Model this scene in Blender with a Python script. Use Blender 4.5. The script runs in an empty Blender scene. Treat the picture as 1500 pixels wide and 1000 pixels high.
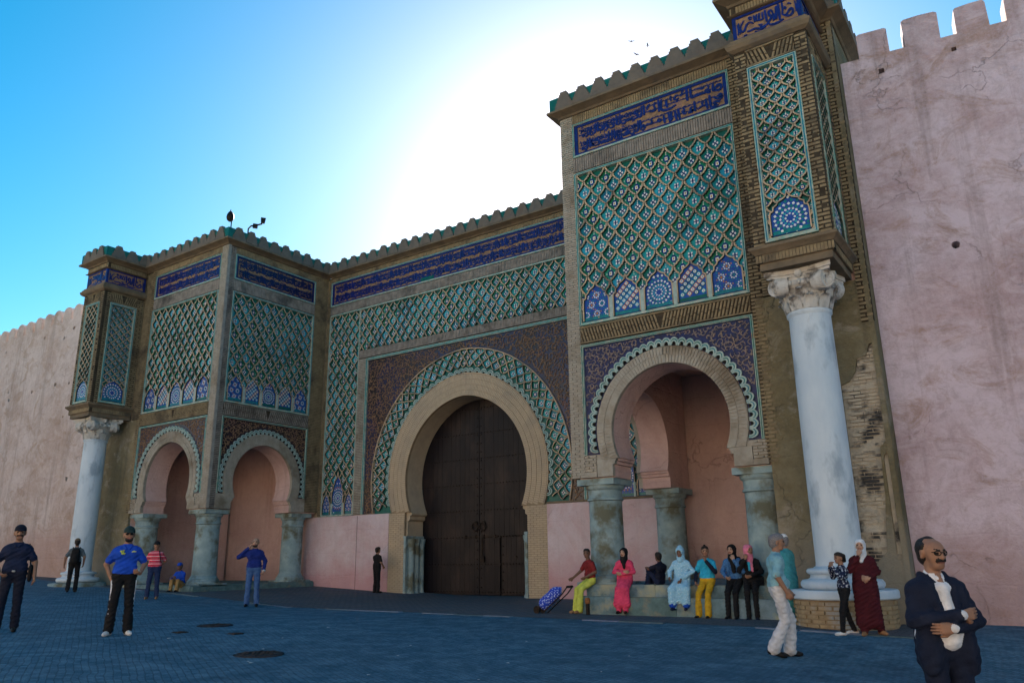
import bpy, bmesh, math, random
import numpy as np
from mathutils import Vector, Matrix
from mathutils.geometry import tessellate_polygon

PI = math.pi
R = math.radians
scene = bpy.context.scene
COL = scene.collection

# ------------------------------------------------------------------ camera
cam_d = bpy.data.cameras.new('camera')
cam_d.sensor_width = 36.0
cam_d.lens = 1135.8 / 1500.0 * 36.0
cam_d.clip_start = 0.1
cam_d.clip_end = 3000.0
cam = bpy.data.objects.new('camera', cam_d)
COL.objects.link(cam)
CAM = Vector((16.809, -21.447, 1.28))
cam.matrix_world = (Matrix.Translation(CAM) @ Matrix.Rotation(R(34.332), 4, 'Z')
                    @ Matrix.Rotation(R(90 + 15.596), 4, 'X') @ Matrix.Rotation(R(-0.853), 4, 'Z'))
scene.camera = cam

# ------------------------------------------------------------------ sky, sun, exposure
SUN_EL = R(25.5)
SUN_DIR_H = Vector((-0.452, 0.892, 0)).normalized()          # towards the sun, behind the right tower
SUN_DIR = Vector((SUN_DIR_H.x * math.cos(SUN_EL), SUN_DIR_H.y * math.cos(SUN_EL), math.sin(SUN_EL)))
world = bpy.data.worlds.new('World')
scene.world = world
world.use_nodes = True
wn = world.node_tree.nodes
wl = world.node_tree.links
bg = wn['Background']
sky = wn.new('ShaderNodeTexSky')
sky.sky_type = 'NISHITA'
sky.sun_disc = False
sky.sun_elevation = SUN_EL
sky.sun_rotation = math.atan2(SUN_DIR_H.x, SUN_DIR_H.y)
sky.altitude = 500.0
sky.air_density = 1.0
sky.dust_density = 0.75
sky.ozone_density = 1.3
vivid = wn.new('ShaderNodeHueSaturation')                    # the photograph's vivid colour rendering, over the whole sky alike
vivid.inputs['Hue'].default_value = 0.48
vivid.inputs['Saturation'].default_value = 1.62
wl.new(sky.outputs['Color'], vivid.inputs['Color'])
wl.new(vivid.outputs['Color'], bg.inputs['Color'])
bg.inputs['Strength'].default_value = 0.05

sun_d = bpy.data.lights.new('sun', 'SUN')
sun_d.energy = 5.0
sun_d.angle = R(0.53)
sun_d.color = (1.0, 0.93, 0.82)
sun = bpy.data.objects.new('sun', sun_d)
COL.objects.link(sun)
sun.location = (0, 30, 30)
sun.rotation_euler = (-SUN_DIR).to_track_quat('-Z', 'Y').to_euler()

scene.view_settings.view_transform = 'Standard'
scene.view_settings.look = 'None'
scene.view_settings.gamma = 1.0
scene.view_settings.exposure = 2.1
scene.view_settings.use_curve_mapping = False

# ------------------------------------------------------------------ materials
def mat(name, c1, c2=None, scale=3.0, rough=0.85, bump=0.0, bscale=40.0, c3=None, detail=6.0, spec=0.12,
        contrast=(0.35, 0.65), vary=0.0, stretch=None, coat=0.0, metallic=0.0, mask3=(0.55, 0.7), scale3=None, bdist=0.02, space='world'):
    m = bpy.data.materials.new(name)
    m.use_nodes = True
    nt = m.node_tree
    N, L = nt.nodes, nt.links
    b = N['Principled BSDF']
    b.inputs['Roughness'].default_value = rough
    b.inputs['Specular IOR Level'].default_value = spec
    b.inputs['Metallic'].default_value = metallic
    if coat:
        b.inputs['Coat Weight'].default_value = coat
        b.inputs['Coat Roughness'].default_value = 0.12
    if space == 'world':
        vec = N.new('ShaderNodeNewGeometry').outputs['Position']
    else:
        vec = N.new('ShaderNodeTexCoord').outputs['Object']
    if stretch:
        mp = N.new('ShaderNodeMapping')
        mp.inputs['Scale'].default_value = stretch
        L.new(vec, mp.inputs['Vector'])
        vec = mp.outputs['Vector']
    def noise(sc, det=detail, ro=0.6):
        n = N.new('ShaderNodeTexNoise')
        n.inputs['Scale'].default_value = sc
        n.inputs['Detail'].default_value = det
        n.inputs['Roughness'].default_value = ro
        L.new(vec, n.inputs['Vector'])
        return n.outputs['Fac']
    def ramp(fac, lo, hi):
        r = N.new('ShaderNodeMapRange')
        r.inputs['From Min'].default_value = lo
        r.inputs['From Max'].default_value = hi
        L.new(fac, r.inputs['Value'])
        return r.outputs['Result']
    def mix(f, a, bb):
        x = N.new('ShaderNodeMix')
        x.data_type = 'RGBA'
        L.new(f, x.inputs['Factor'])
        for s, v in ((6, a), (7, bb)):
            if isinstance(v, tuple):
                x.inputs[s].default_value = (*v, 1)
            else:
                L.new(v, x.inputs[s])
        return x.outputs[2]
    col = None
    if c2:
        col = mix(ramp(noise(scale), *contrast), tuple(c1), tuple(c2))
        if c3:
            col = mix(ramp(noise(scale3 or scale * 0.35), *mask3), col, tuple(c3))
    if vary:
        oi = N.new('ShaderNodeObjectInfo')
        hsv = N.new('ShaderNodeHueSaturation')
        mr = N.new('ShaderNodeMapRange')
        mr.inputs['To Min'].default_value = 1 - vary
        mr.inputs['To Max'].default_value = 1 + vary
        L.new(oi.outputs['Random'], mr.inputs['Value'])
        L.new(mr.outputs['Result'], hsv.inputs['Value'])
        mr2 = N.new('ShaderNodeMapRange')
        mr2.inputs['To Min'].default_value = 0.5 - vary * 0.1
        mr2.inputs['To Max'].default_value = 0.5 + vary * 0.1
        L.new(oi.outputs['Random'], mr2.inputs['Value'])
        L.new(mr2.outputs['Result'], hsv.inputs['Hue'])
        if col is None:
            hsv.inputs['Color'].default_value = (*c1, 1)
        else:
            L.new(col, hsv.inputs['Color'])
        col = hsv.outputs['Color']
    if col is None:
        b.inputs['Base Color'].default_value = (*c1, 1)
    else:
        L.new(col, b.inputs['Base Color'])
    if bump:
        bn = N.new('ShaderNodeBump')
        bn.inputs['Strength'].default_value = bump
        bn.inputs['Distance'].default_value = bdist
        L.new(noise(bscale, 5.0), bn.inputs['Height'])
        L.new(bn.outputs['Normal'], b.inputs['Normal'])
    return m

def graph(name, rough=0.85, spec=0.3):
    """bare material with shorthand constructors, for the surfaces that need more layers"""
    m = bpy.data.materials.new(name)
    m.use_nodes = True
    nt = m.node_tree
    N, L = nt.nodes, nt.links
    b = N['Principled BSDF']
    b.inputs['Roughness'].default_value = rough
    b.inputs['Specular IOR Level'].default_value = spec
    class G:
        pass
    g = G()
    g.m, g.N, g.L, g.b = m, N, L, b
    g.pos = N.new('ShaderNodeNewGeometry').outputs['Position']
    def mapped(scale=(1, 1, 1), rot=(0, 0, 0), loc=(0, 0, 0), src=None):
        mp = N.new('ShaderNodeMapping')
        mp.inputs['Scale'].default_value = scale
        mp.inputs['Rotation'].default_value = rot
        mp.inputs['Location'].default_value = loc
        L.new(src or g.pos, mp.inputs['Vector'])
        return mp.outputs['Vector']
    def noise(sc, vec=None, det=6.0, ro=0.6, dist=0.0):
        n = N.new('ShaderNodeTexNoise')
        n.inputs['Scale'].default_value = sc
        n.inputs['Detail'].default_value = det
        n.inputs['Roughness'].default_value = ro
        n.inputs['Distortion'].default_value = dist
        L.new(vec or g.pos, n.inputs['Vector'])
        return n.outputs['Fac']
    def ramp(fac, lo, hi, a=0.0, bb=1.0):
        r = N.new('ShaderNodeMapRange')
        r.inputs['From Min'].default_value = lo
        r.inputs['From Max'].default_value = hi
        r.inputs['To Min'].default_value = a
        r.inputs['To Max'].default_value = bb
        L.new(fac, r.inputs['Value'])
        return r.outputs['Result']
    def mix(f, a, bb, blend='MIX'):
        x = N.new('ShaderNodeMix')
        x.data_type = 'RGBA'
        x.blend_type = blend
        if isinstance(f, float):
            x.inputs['Factor'].default_value = f
        else:
            L.new(f, x.inputs['Factor'])
        for s, v in ((6, a), (7, bb)):
            if isinstance(v, tuple):
                x.inputs[s].default_value = (*v, 1)
            else:
                L.new(v, x.inputs[s])
        return x.outputs[2]
    def math_(op, a, bb):
        x = N.new('ShaderNodeMath')
        x.operation = op
        for s, v in ((0, a), (1, bb)):
            if isinstance(v, (int, float)):
                x.inputs[s].default_value = v
            else:
                L.new(v, x.inputs[s])
        return x.outputs[0]
    def sep(src=None):
        s = N.new('ShaderNodeSeparateXYZ')
        L.new(src or g.pos, s.inputs[0])
        return s.outputs
    def comb(x, y, z):
        c = N.new('ShaderNodeCombineXYZ')
        for s, v in ((0, x), (1, y), (2, z)):
            if isinstance(v, (int, float)):
                c.inputs[s].default_value = v
            else:
                L.new(v, c.inputs[s])
        return c.outputs[0]
    def brick(vec, w, h, mortar, off=0.5):
        n = N.new('ShaderNodeTexBrick')
        n.inputs['Scale'].default_value = 1.0
        n.inputs['Brick Width'].default_value = w
        n.inputs['Row Height'].default_value = h
        n.inputs['Mortar Size'].default_value = mortar
        n.inputs['Mortar Smooth'].default_value = 0.3
        n.inputs['Color1'].default_value = (0, 0, 0, 1)
        n.inputs['Color2'].default_value = (1, 1, 1, 1)
        n.offset = off
        L.new(vec, n.inputs['Vector'])
        return n.outputs['Color'], n.outputs['Fac']
    def color(c):
        L.new(c, b.inputs['Base Color'])
    def bump(h, strength=0.5, dist=0.02, prev=None):
        bn = N.new('ShaderNodeBump')
        bn.inputs['Strength'].default_value = strength
        bn.inputs['Distance'].default_value = dist
        L.new(h, bn.inputs['Height'])
        if prev:
            L.new(prev, bn.inputs['Normal'])
        L.new(bn.outputs['Normal'], b.inputs['Normal'])
        return bn.outputs['Normal']
    g.mapped, g.noise, g.ramp, g.mix, g.math, g.sep, g.comb, g.brick, g.color, g.bump = mapped, noise, ramp, mix, math_, sep, comb, brick, color, bump
    return g

def plaster_mat(name, base, pale, brown, dark, foot, zfoot=1.2, stain=(0.52, 0.66), streak=True, amount=1.0):
    """old rammed-earth plaster: lifts, patches, rain streaks, hairline cracks, damp foot, trowel relief"""
    g = graph(name, 0.92, 0.15)
    big = g.noise(0.42, det=9, ro=0.68, dist=0.7)
    c = g.mix(g.ramp(big, 0.42, 0.58), base, pale)
    rub = g.noise(0.8, g.mapped((1, 1, 2.6), loc=(1, 13, 4)), det=9, ro=0.7, dist=1.4)
    c = g.mix(g.ramp(rub, 0.50, 0.62, 0, 0.55 * amount), c, pale)
    mid = g.noise(0.75, g.mapped((1, 1, 1.5), loc=(3, 7, 1)), det=9, ro=0.72, dist=1.0)
    c = g.mix(g.ramp(mid, stain[0], stain[1], 0, 0.75 * amount), c, brown)
    mott = g.noise(3.4, g.mapped(loc=(11, 3, 5)), det=9, ro=0.76, dist=0.6)
    c = g.mix(g.ramp(mott, 0.46, 0.70, 0, 0.48 * amount), c, dark)
    if streak:
        st = g.noise(1.0, g.mapped((2.4, 2.4, 0.13), loc=(5, 1, 2)), det=5, ro=0.65)
        c = g.mix(g.ramp(st, 0.52, 0.70, 0, 0.6 * amount), c, dark)
    crk = g.N.new('ShaderNodeTexVoronoi')
    crk.feature = 'DISTANCE_TO_EDGE'
    crk.inputs['Scale'].default_value = 0.55
    wv = g.N.new('ShaderNodeVectorMath'); wv.operation = 'ADD'
    nz = g.N.new('ShaderNodeTexNoise'); nz.inputs['Scale'].default_value = 2.2; nz.inputs['Detail'].default_value = 6
    g.L.new(g.pos, nz.inputs['Vector']); g.L.new(g.pos, wv.inputs[0]); g.L.new(nz.outputs['Color'], wv.inputs[1])
    g.L.new(wv.outputs[0], crk.inputs['Vector'])
    cm = g.math('MULTIPLY', g.ramp(crk.outputs['Distance'], 0.0, 0.010, 1.0, 0.0), g.ramp(g.noise(0.6, g.mapped(loc=(2, 9, 9))), 0.50, 0.56))
    c = g.mix(g.math('MULTIPLY', cm, 0.6), c, dark)
    fine = g.noise(14.0, det=7, ro=0.75)
    c = g.mix(g.ramp(fine, 0.35, 0.70, 0, 0.40), c, pale)
    pit = g.noise(34.0, g.mapped(loc=(7, 7, 7)), det=4, ro=0.7)
    c = g.mix(g.ramp(pit, 0.62, 0.72, 0, 0.45), c, dark)
    z = g.sep()[2]
    zz = g.math('ADD', z, g.math('MULTIPLY', g.noise(1.4, det=6), -1.6))
    c = g.mix(g.ramp(zz, zfoot - 1.2, zfoot - 0.2, 0.7, 0.0), c, foot)
    g.color(c)
    lift = g.math('PINGPONG', g.math('ADD', z, g.math('MULTIPLY', g.noise(0.9), 0.25)), 0.42)
    h = g.math('ADD', g.math('MULTIPLY', g.noise(2.2, det=9, ro=0.7), 1.0), g.math('MULTIPLY', g.noise(22.0, det=6, ro=.7), 0.25))
    h = g.math('ADD', h, g.math('MULTIPLY', g.ramp(lift, 0.0, 0.03), 0.10))
    h = g.math('SUBTRACT', h, g.math('MULTIPLY', cm, 0.25))
    g.bump(h, 0.75, 0.10)
    return g.m

M = {}
M['rampart'] = plaster_mat('rampart_plaster', (0.42, 0.30, 0.315), (0.60, 0.50, 0.56), (0.31, 0.185, 0.12), (0.20, 0.145, 0.13), (0.36, 0.235, 0.225), stain=(0.52, 0.64))
M['rampart_tan'] = plaster_mat('tan_pink_rampart_plaster', (0.45, 0.34, 0.29), (0.58, 0.49, 0.46), (0.33, 0.22, 0.145), (0.24, 0.18, 0.145), (0.40, 0.26, 0.22), 2.6, (0.52, 0.64))
M['dado'] = plaster_mat('pink_dado_plaster', (0.52, 0.37, 0.38), (0.60, 0.51, 0.54), (0.46, 0.27, 0.25), (0.36, 0.30, 0.29), (0.48, 0.24, 0.25), 1.0, (0.60, 0.74), amount=.6)
M['salmon'] = plaster_mat('salmon_loggia_plaster', (0.54, 0.36, 0.325), (0.60, 0.43, 0.40), (0.38, 0.24, 0.20), (0.30, 0.19, 0.16), (0.34, 0.22, 0.20), 1.0, (0.60, 0.76), amount=.6)
M['ochre'] = plaster_mat('ochre_peeling_plaster', (0.16, 0.13, 0.07), (0.22, 0.19, 0.12), (0.31, 0.275, 0.215), (0.05, 0.045, 0.038), (0.28, 0.25, 0.20), 1.6, (0.53, 0.60))

def brick_mat(name, c1, c2, c3, rough=0.9):
    return mat(name, c1, c2, 5.0, rough, 0.5, 60.0, c3=c3, scale3=1.3, mask3=(0.5, 0.72))
M['brick'] = brick_mat('tan_brick', (0.27, 0.21, 0.125), (0.18, 0.14, 0.085), (0.055, 0.048, 0.041))
M['brick_pale'] = brick_mat('pale_brick', (0.46, 0.375, 0.265), (0.40, 0.33, 0.235), (0.33, 0.285, 0.22))
M['brick_white'] = brick_mat('limewashed_brick', (0.36, 0.34, 0.29), (0.28, 0.255, 0.21), (0.17, 0.14, 0.10))
M['brick_grey'] = brick_mat('sooty_brick', (0.17, 0.155, 0.135), (0.28, 0.25, 0.22), (0.06, 0.058, 0.055))
M['mortar'] = mat('dark_mortar', (0.035, 0.028, 0.02), (0.065, 0.052, 0.036), 6.0, 0.95)
M['mortar_pale'] = mat('pale_mortar', (0.30, 0.23, 0.15), (0.22, 0.17, 0.11), 6.0, 0.95)
M['stone'] = mat('weathered_stone', (0.18, 0.14, 0.095), (0.12, 0.098, 0.07), 3.0, 0.9, 0.5, 30.0, c3=(0.10, 0.09, 0.08), scale3=1.1)
M['stone_merlon'] = mat('grey_merlon_stone', (0.15, 0.13, 0.11), (0.11, 0.10, 0.09), 4.0, 0.9, 0.5, 40.0, c3=(0.13, 0.10, 0.08), scale3=1.5)
M['trim'] = mat('chipped_green_white_trim', (0.16, 0.34, 0.30), (0.42, 0.44, 0.38), 7.0, 0.55, 0.4, 50.0, c3=(0.30, 0.22, 0.13), scale3=3.0)
M['rib'] = mat('sebka_rib_brick', (0.50, 0.37, 0.23), (0.38, 0.31, 0.24), 6.0, 0.85, 0.4, 50.0, c3=(0.13, 0.11, 0.095), scale3=0.9, mask3=(0.48, 0.66))
M['teal'] = mat('teal_glaze', (0.006, 0.205, 0.205), (0.006, 0.11, 0.13), 9.0, 0.28, 0.25, 30.0, vary=0.5, spec=0.28)
M['teal_back'] = mat('dark_teal_glaze', (0.005, 0.085, 0.08), (0.007, 0.12, 0.10), 8.0, 0.35, 0.3, 30.0, spec=0.25)
M['green'] = mat('green_glaze', (0.008, 0.20, 0.115), (0.012, 0.14, 0.09), 9.0, 0.3, 0.25, 30.0, vary=0.3, spec=0.28)
M['turq'] = mat('turquoise_glaze', (0.02, 0.33, 0.40), (0.015, 0.24, 0.32), 9.0, 0.28, 0.25, 30.0, vary=0.3, spec=0.28)
M['niche_blue'] = mat('bright_blue_glaze', (0.012, 0.075, 0.36), (0.012, 0.045, 0.24), 9.0, 0.35, 0.2, 30.0, spec=.28)
M['cobalt'] = mat('cobalt_glaze', (0.008, 0.022, 0.17), (0.008, 0.014, 0.085), 7.0, 0.3, 0.25, 30.0, spec=0.28)
M['navy'] = mat('navy_glaze', (0.007, 0.016, 0.095), (0.008, 0.011, 0.045), 7.0, 0.33, 0.3, 30.0, spec=0.25)
M['umber'] = mat('dark_umber_glaze', (0.022, 0.014, 0.012), (0.03, 0.018, 0.03), 5.0, 0.35, 0.3, 30.0, spec=0.25)
M['brick_white_joint'] = mat('grey_lime_joint', (0.30, 0.29, 0.26), (0.22, 0.21, 0.19), 6.0, .95)
M['white'] = mat('white_glaze', (0.66, 0.68, 0.66), (0.52, 0.55, 0.54), 9.0, 0.3, 0.2, 30.0, spec=0.25)
M['lobe_white'] = mat('pale_green_white_stucco', (0.36, 0.45, 0.42), (0.24, 0.34, 0.32), 7.0, 0.7, 0.3, 40.0, c3=(0.25, 0.22, 0.17), scale3=2.0)
M['scraped'] = mat('scraped_clay', (0.28, 0.175, 0.10), (0.16, 0.105, 0.08), 9.0, 0.85, 0.4, 50.0, c3=(0.22, 0.13, 0.12), scale3=2.0)
M['scraped_pale'] = mat('scraped_pale_clay', (0.30, 0.23, 0.18), (0.16, 0.13, 0.14), 9.0, 0.85, 0.4, 50.0)
M['ochre_tile'] = mat('ochre_glaze', (0.45, 0.22, 0.06), (0.36, 0.17, 0.05), 9.0, 0.35)
M['void'] = mat('void_black', (0.012, 0.011, 0.010), None, rough=0.95)  # flat black painting in the dark inside holes, pockets and gaps; also joints

# ------------------------------------------------------------------ mesh helpers
ROOT = {}                                                    # object name -> world location of its thing

class Fr:
    """a flat working plane: u along, v up, n outward"""
    def __init__(s, o, u, v, n):
        s.o, s.u, s.v, s.n = Vector(o), Vector(u), Vector(v), Vector(n)
    def P(s, a, b, c=0.0):
        return s.o + s.u * a + s.v * b + s.n * c
    def M(s, a, b, c=0.0, rot=0.0, su=1.0, sv=1.0, sn=1.0):
        cr, sr = math.cos(rot), math.sin(rot)
        U = (s.u * cr + s.v * sr) * su
        V = (s.v * cr - s.u * sr) * sv
        Nn = s.n * sn
        p = s.P(a, b, c)
        return Matrix(((U.x, V.x, Nn.x, p.x), (U.y, V.y, Nn.y, p.y), (U.z, V.z, Nn.z, p.z), (0, 0, 0, 1)))

def front(y):
    return Fr((0, y, 0), (1, 0, 0), (0, 0, 1), (0, -1, 0))
def facing_right(x):
    return Fr((x, 0, 0), (0, 1, 0), (0, 0, 1), (1, 0, 0))
def facing_left(x):
    return Fr((x, 0, 0), (0, -1, 0), (0, 0, 1), (-1, 0, 0))
FLAT = Fr((0, 0, 0), (1, 0, 0), (0, 1, 0), (0, 0, 1))

def area2(p):
    return sum(p[i - 1][0] * p[i][1] - p[i][0] * p[i - 1][1] for i in range(len(p)))

def offset_line(pts, w, closed=False):
    """left and right offset polylines of a 2-D path (miter limited)"""
    n = len(pts)
    Lp, Rp = [], []
    for i in range(n):
        if closed:
            a, b = pts[i - 1], pts[(i + 1) % n]
        else:
            a, b = pts[max(i - 1, 0)], pts[min(i + 1, n - 1)]
        p = pts[i]
        d1 = (p[0] - a[0], p[1] - a[1])
        d2 = (b[0] - p[0], b[1] - p[1])
        l1, l2 = math.hypot(*d1), math.hypot(*d2)
        if l1 < 1e-9: d1, l1 = d2, l2
        if l2 < 1e-9: d2, l2 = d1, l1
        l1, l2 = max(l1, 1e-9), max(l2, 1e-9)
        n1 = (-d1[1] / l1, d1[0] / l1)
        n2 = (-d2[1] / l2, d2[0] / l2)
        m = (n1[0] + n2[0], n1[1] + n2[1])
        ml = math.hypot(*m)
        if ml < 0.3:
            m, k = n1, 1.0
        else:
            m = (m[0] / ml, m[1] / ml)
            k = min(1.6, 1.0 / max(0.3, m[0] * n1[0] + m[1] * n1[1]))
        ww = w[i] if isinstance(w, (list, tuple)) else w
        Lp.append((p[0] + m[0] * ww * 0.5 * k, p[1] + m[1] * ww * 0.5 * k))
        Rp.append((p[0] - m[0] * ww * 0.5 * k, p[1] - m[1] * ww * 0.5 * k))
    return Lp, Rp

class MB:
    def __init__(s):
        s.v, s.f, s.m = [], [], []
    def face(s, pts, mi=0):
        n = len(s.v)
        s.v.extend(pts)
        s.f.append(tuple(range(n, n + len(pts))))
        s.m.append(mi)
    def prism(s, fr, poly, c0, c1, mi=0, ms=None, back=False, open_edges=()):
        if area2(poly) < 0:
            poly = poly[::-1]
        k = len(poly)
        n = len(s.v)
        s.v.extend(fr.P(a, b, c1) for a, b in poly)
        s.v.extend(fr.P(a, b, c0) for a, b in poly)
        s.f.append(tuple(range(n, n + k)))
        s.m.append(mi)
        if back:
            s.f.append(tuple(range(n + 2 * k - 1, n + k - 1, -1)))
            s.m.append(mi)
        ms = mi if ms is None else ms
        for i in range(k):
            j = (i + 1) % k
            s.f.append((n + j, n + i, n + k + i, n + k + j))
            s.m.append(ms)
    def box(s, fr, u0, u1, v0, v1, n0, n1, mi=0, back=False):
        s.prism(fr, [(u0, v0), (u1, v0), (u1, v1), (u0, v1)], n0, n1, mi, back=back)
    def holed(s, fr, outer, holes, c, mi=0, depth=0.0, md=None, floor=None):
        """flat face with holes; every hole gets walls of the given depth and a floor"""
        loops = [outer] + holes
        tri = tessellate_polygon([[Vector((a, b, 0)) for a, b in lp] for lp in loops])
        flat = [p for lp in loops for p in lp]
        n = len(s.v)
        s.v.extend(fr.P(a, b, c) for a, b in flat)
        for t in tri:
            a, b, d = (flat[i] for i in t)
            if (b[0] - a[0]) * (d[1] - a[1]) - (b[1] - a[1]) * (d[0] - a[0]) < 0:
                t = t[::-1]
            s.f.append(tuple(n + i for i in t))
            s.m.append(mi)
        md = mi if md is None else md
        for h in holes:
            if area2(h) < 0:
                h = h[::-1]
            k = len(h)
            for i in range(k):
                j = (i + 1) % k
                s.face([fr.P(*h[i], c), fr.P(*h[j], c), fr.P(*h[j], c - depth), fr.P(*h[i], c - depth)], md)
            s.face([fr.P(a, b, c - depth) for a, b in h], md if floor is None else floor)
    def ribbon(s, fr, pts, w, c0, c1, mi=0, closed=False, ms=None, fmap=None, caps=True):
        if len(pts) < 2:
            return
        if fmap:
            pts = [fmap(*p) for p in pts]
        Lp, Rp = offset_line(pts, w, closed)
        k = len(pts)
        n = len(s.v)
        for a, b in Lp: s.v.append(fr.P(a, b, c1))
        for a, b in Rp: s.v.append(fr.P(a, b, c1))
        for a, b in Lp: s.v.append(fr.P(a, b, c0))
        for a, b in Rp: s.v.append(fr.P(a, b, c0))
        ms = mi if ms is None else ms
        for i in range(k if closed else k - 1):
            j = (i + 1) % k
            s.f.append((n + k + i, n + k + j, n + j, n + i)); s.m.append(mi)
            s.f.append((n + i, n + j, n + 2 * k + j, n + 2 * k + i)); s.m.append(ms)
            s.f.append((n + k + j, n + k + i, n + 3 * k + i, n + 3 * k + j)); s.m.append(ms)
        if caps and not closed:
            s.f.append((n + k, n, n + 2 * k, n + 3 * k)); s.m.append(ms)
            e = k - 1
            s.f.append((n + e, n + k + e, n + 3 * k + e, n + 2 * k + e)); s.m.append(ms)
    def lathe(s, c, prof, seg=32, mi=0, a0=0.0, a1=2 * PI, sx=1.0, sy=1.0):
        n = len(s.v)
        full = abs(a1 - a0 - 2 * PI) < 1e-6
        ns = seg if full else seg + 1
        for r, z in prof:
            for i in range(ns):
                a = a0 + (a1 - a0) * i / seg
                s.v.append(Vector((c[0] + r * math.cos(a) * sx, c[1] + r * math.sin(a) * sy, c[2] + z)))
        for j in range(len(prof) - 1):
            for i in range(seg):
                i2 = (i + 1) % ns
                s.f.append((n + j * ns + i, n + j * ns + i2, n + (j + 1) * ns + i2, n + (j + 1) * ns + i))
                s.m.append(mi)
        if full:
            s.f.append(tuple(n + (len(prof) - 1) * ns + i for i in range(ns))); s.m.append(mi)
            s.f.append(tuple(n + i for i in range(ns - 1, -1, -1))); s.m.append(mi)
    def sweep(s, path, prof, mi=0, closed=False):
        """profile (offset to the right of the walking direction, z) swept along a plan path with mitred corners"""
        k = len(path)
        offs = []
        for i in range(k):
            a, p, b = path[max(i - 1, 0)], path[i], path[min(i + 1, k - 1)]
            d1 = Vector((p[0] - a[0], p[1] - a[1])); d2 = Vector((b[0] - p[0], b[1] - p[1]))
            if d1.length < 1e-9: d1 = d2
            if d2.length < 1e-9: d2 = d1
            d1.normalize(); d2.normalize()
            n1 = Vector((d1.y, -d1.x)); n2 = Vector((d2.y, -d2.x))
            m = (n1 + n2)
            m.normalize()
            offs.append(m / max(0.2, m.dot(n1)))
        n = len(s.v)
        q = len(prof)
        for i in range(k):
            for o, z in prof:
                s.v.append(Vector((path[i][0] + offs[i].x * o, path[i][1] + offs[i].y * o, z)))
        for i in range(k - 1):
            for j in range(q - 1):
                s.f.append((n + i * q + j, n + (i + 1) * q + j, n + (i + 1) * q + j + 1, n + i * q + j + 1)); s.m.append(mi)
        s.f.append(tuple(n + j for j in range(q - 1, -1, -1))); s.m.append(mi)
        s.f.append(tuple(n + (k - 1) * q + j for j in range(q))); s.m.append(mi)
    def mesh(s, name, mats):
        me = bpy.data.meshes.new(name)
        me.from_pydata([tuple(v) for v in s.v], [], s.f)
        for m in mats:
            me.materials.append(M[m] if isinstance(m, str) else m)
        if len(mats) > 1:
            me.polygons.foreach_set('material_index', s.m)
        me.update()
        return me
    def build(s, name, mats, parent=None, smooth=None, kind=None, label=None):
        if isinstance(mats, str):
            mats = [mats]
        off = ROOT.get(parent.name, Vector()) if parent else Vector()
        if off.length > 0:
            s.v = [Vector(v) - off for v in s.v]
        me = s.mesh(name, mats)
        return link(name, me, parent, smooth=smooth, kind=kind, label=label)

def link(name, me, parent=None, M4=None, smooth=None, kind=None, label=None):
    o = bpy.data.objects.new(name, me)
    COL.objects.link(o)
    if parent:
        o.parent = parent
        ROOT[o.name] = ROOT.get(parent.name, Vector())
    if M4 is not None:
        off = ROOT.get(parent.name, Vector()) if parent else Vector()
        o.matrix_basis = Matrix.Translation(-off) @ M4
    if smooth is not None:
        me.shade_smooth() if smooth else None
        if smooth and smooth is not True:
            try:
                me.set_sharp_from_angle(angle=R(smooth))
            except Exception:
                pass
    if kind: o['kind'] = kind
    if label: o['label'] = label
    return o

def thing(name, label, cat, loc=(0, 0, 0), group=None):
    o = bpy.data.objects.new(name, None)
    COL.objects.link(o)
    o.location = loc
    o.empty_display_size = 0.3
    o['label'] = label
    o['category'] = cat
    if group: o['group'] = group
    ROOT[o.name] = Vector(loc)
    return o

def tag(o, label, cat, group=None):
    o['label'] = label
    o['category'] = cat
    if group: o['group'] = group
    return o

# ------------------------------------------------------------------ 2-D pattern helpers
def arch_pts(cx, zc, Rr, e, z0, n=20, z1=None):
    """left foot over the apex to the right foot of a (slightly pointed) horseshoe arch"""
    a0 = math.asin(max(-1, min(1, (z0 - zc) / Rr)))
    a1 = math.acos(e / Rr)
    right = [(cx - e + Rr * math.cos(a0 + (a1 - a0) * i / n), zc + Rr * math.sin(a0 + (a1 - a0) * i / n)) for i in range(n + 1)]
    left = [(2 * cx - x, z) for x, z in right]
    return left + right[::-1][1:]

def clip_half(poly, ax, val, keep_greater):
    out = []
    k = len(poly)
    for i in range(k):
        a, b = poly[i], poly[(i + 1) % k]
        ia = (a[ax] >= val) == keep_greater or a[ax] == val
        ib = (b[ax] >= val) == keep_greater or b[ax] == val
        if ia: out.append(a)
        if ia != ib:
            t = (val - a[ax]) / (b[ax] - a[ax])
            out.append((a[0] + (b[0] - a[0]) * t, a[1] + (b[1] - a[1]) * t))
    return out

def inside(p, poly):
    x, y = p
    r = False
    j = len(poly) - 1
    for i in range(len(poly)):
        xi, yi = poly[i]
        xj, yj = poly[j]
        if (yi > y) != (yj > y) and x < (xj - xi) * (y - yi) / (yj - yi) + xi:
            r = not r
        j = i
    return r

def circle(cx, cy, r, n=12, a0=0.0):
    return [(cx + r * math.cos(a0 + 2 * PI * i / n), cy + r * math.sin(a0 + 2 * PI * i / n)) for i in range(n)]

# one cell of the sebka lattice: E2 bulges below, E1 is its mirror shifted, so the cells tile
E2 = [(1, 0), (.95, -.12), (.85, -.16), (.86, -.34), (.72, -.40), (.68, -.56), (.50, -.62), (.42, -.77), (.22, -.83), (.13, -.93), (0, -1)]
E1 = [(1 - x, 1 + y) for x, y in E2]                          # (0,1) -> (1,0)
CELL = E1[::-1][::-1] + E2[1:] + [(-x, y) for x, y in E2[::-1][1:]] + [(-x, y) for x, y in E1[::-1][1:-1]]

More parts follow.
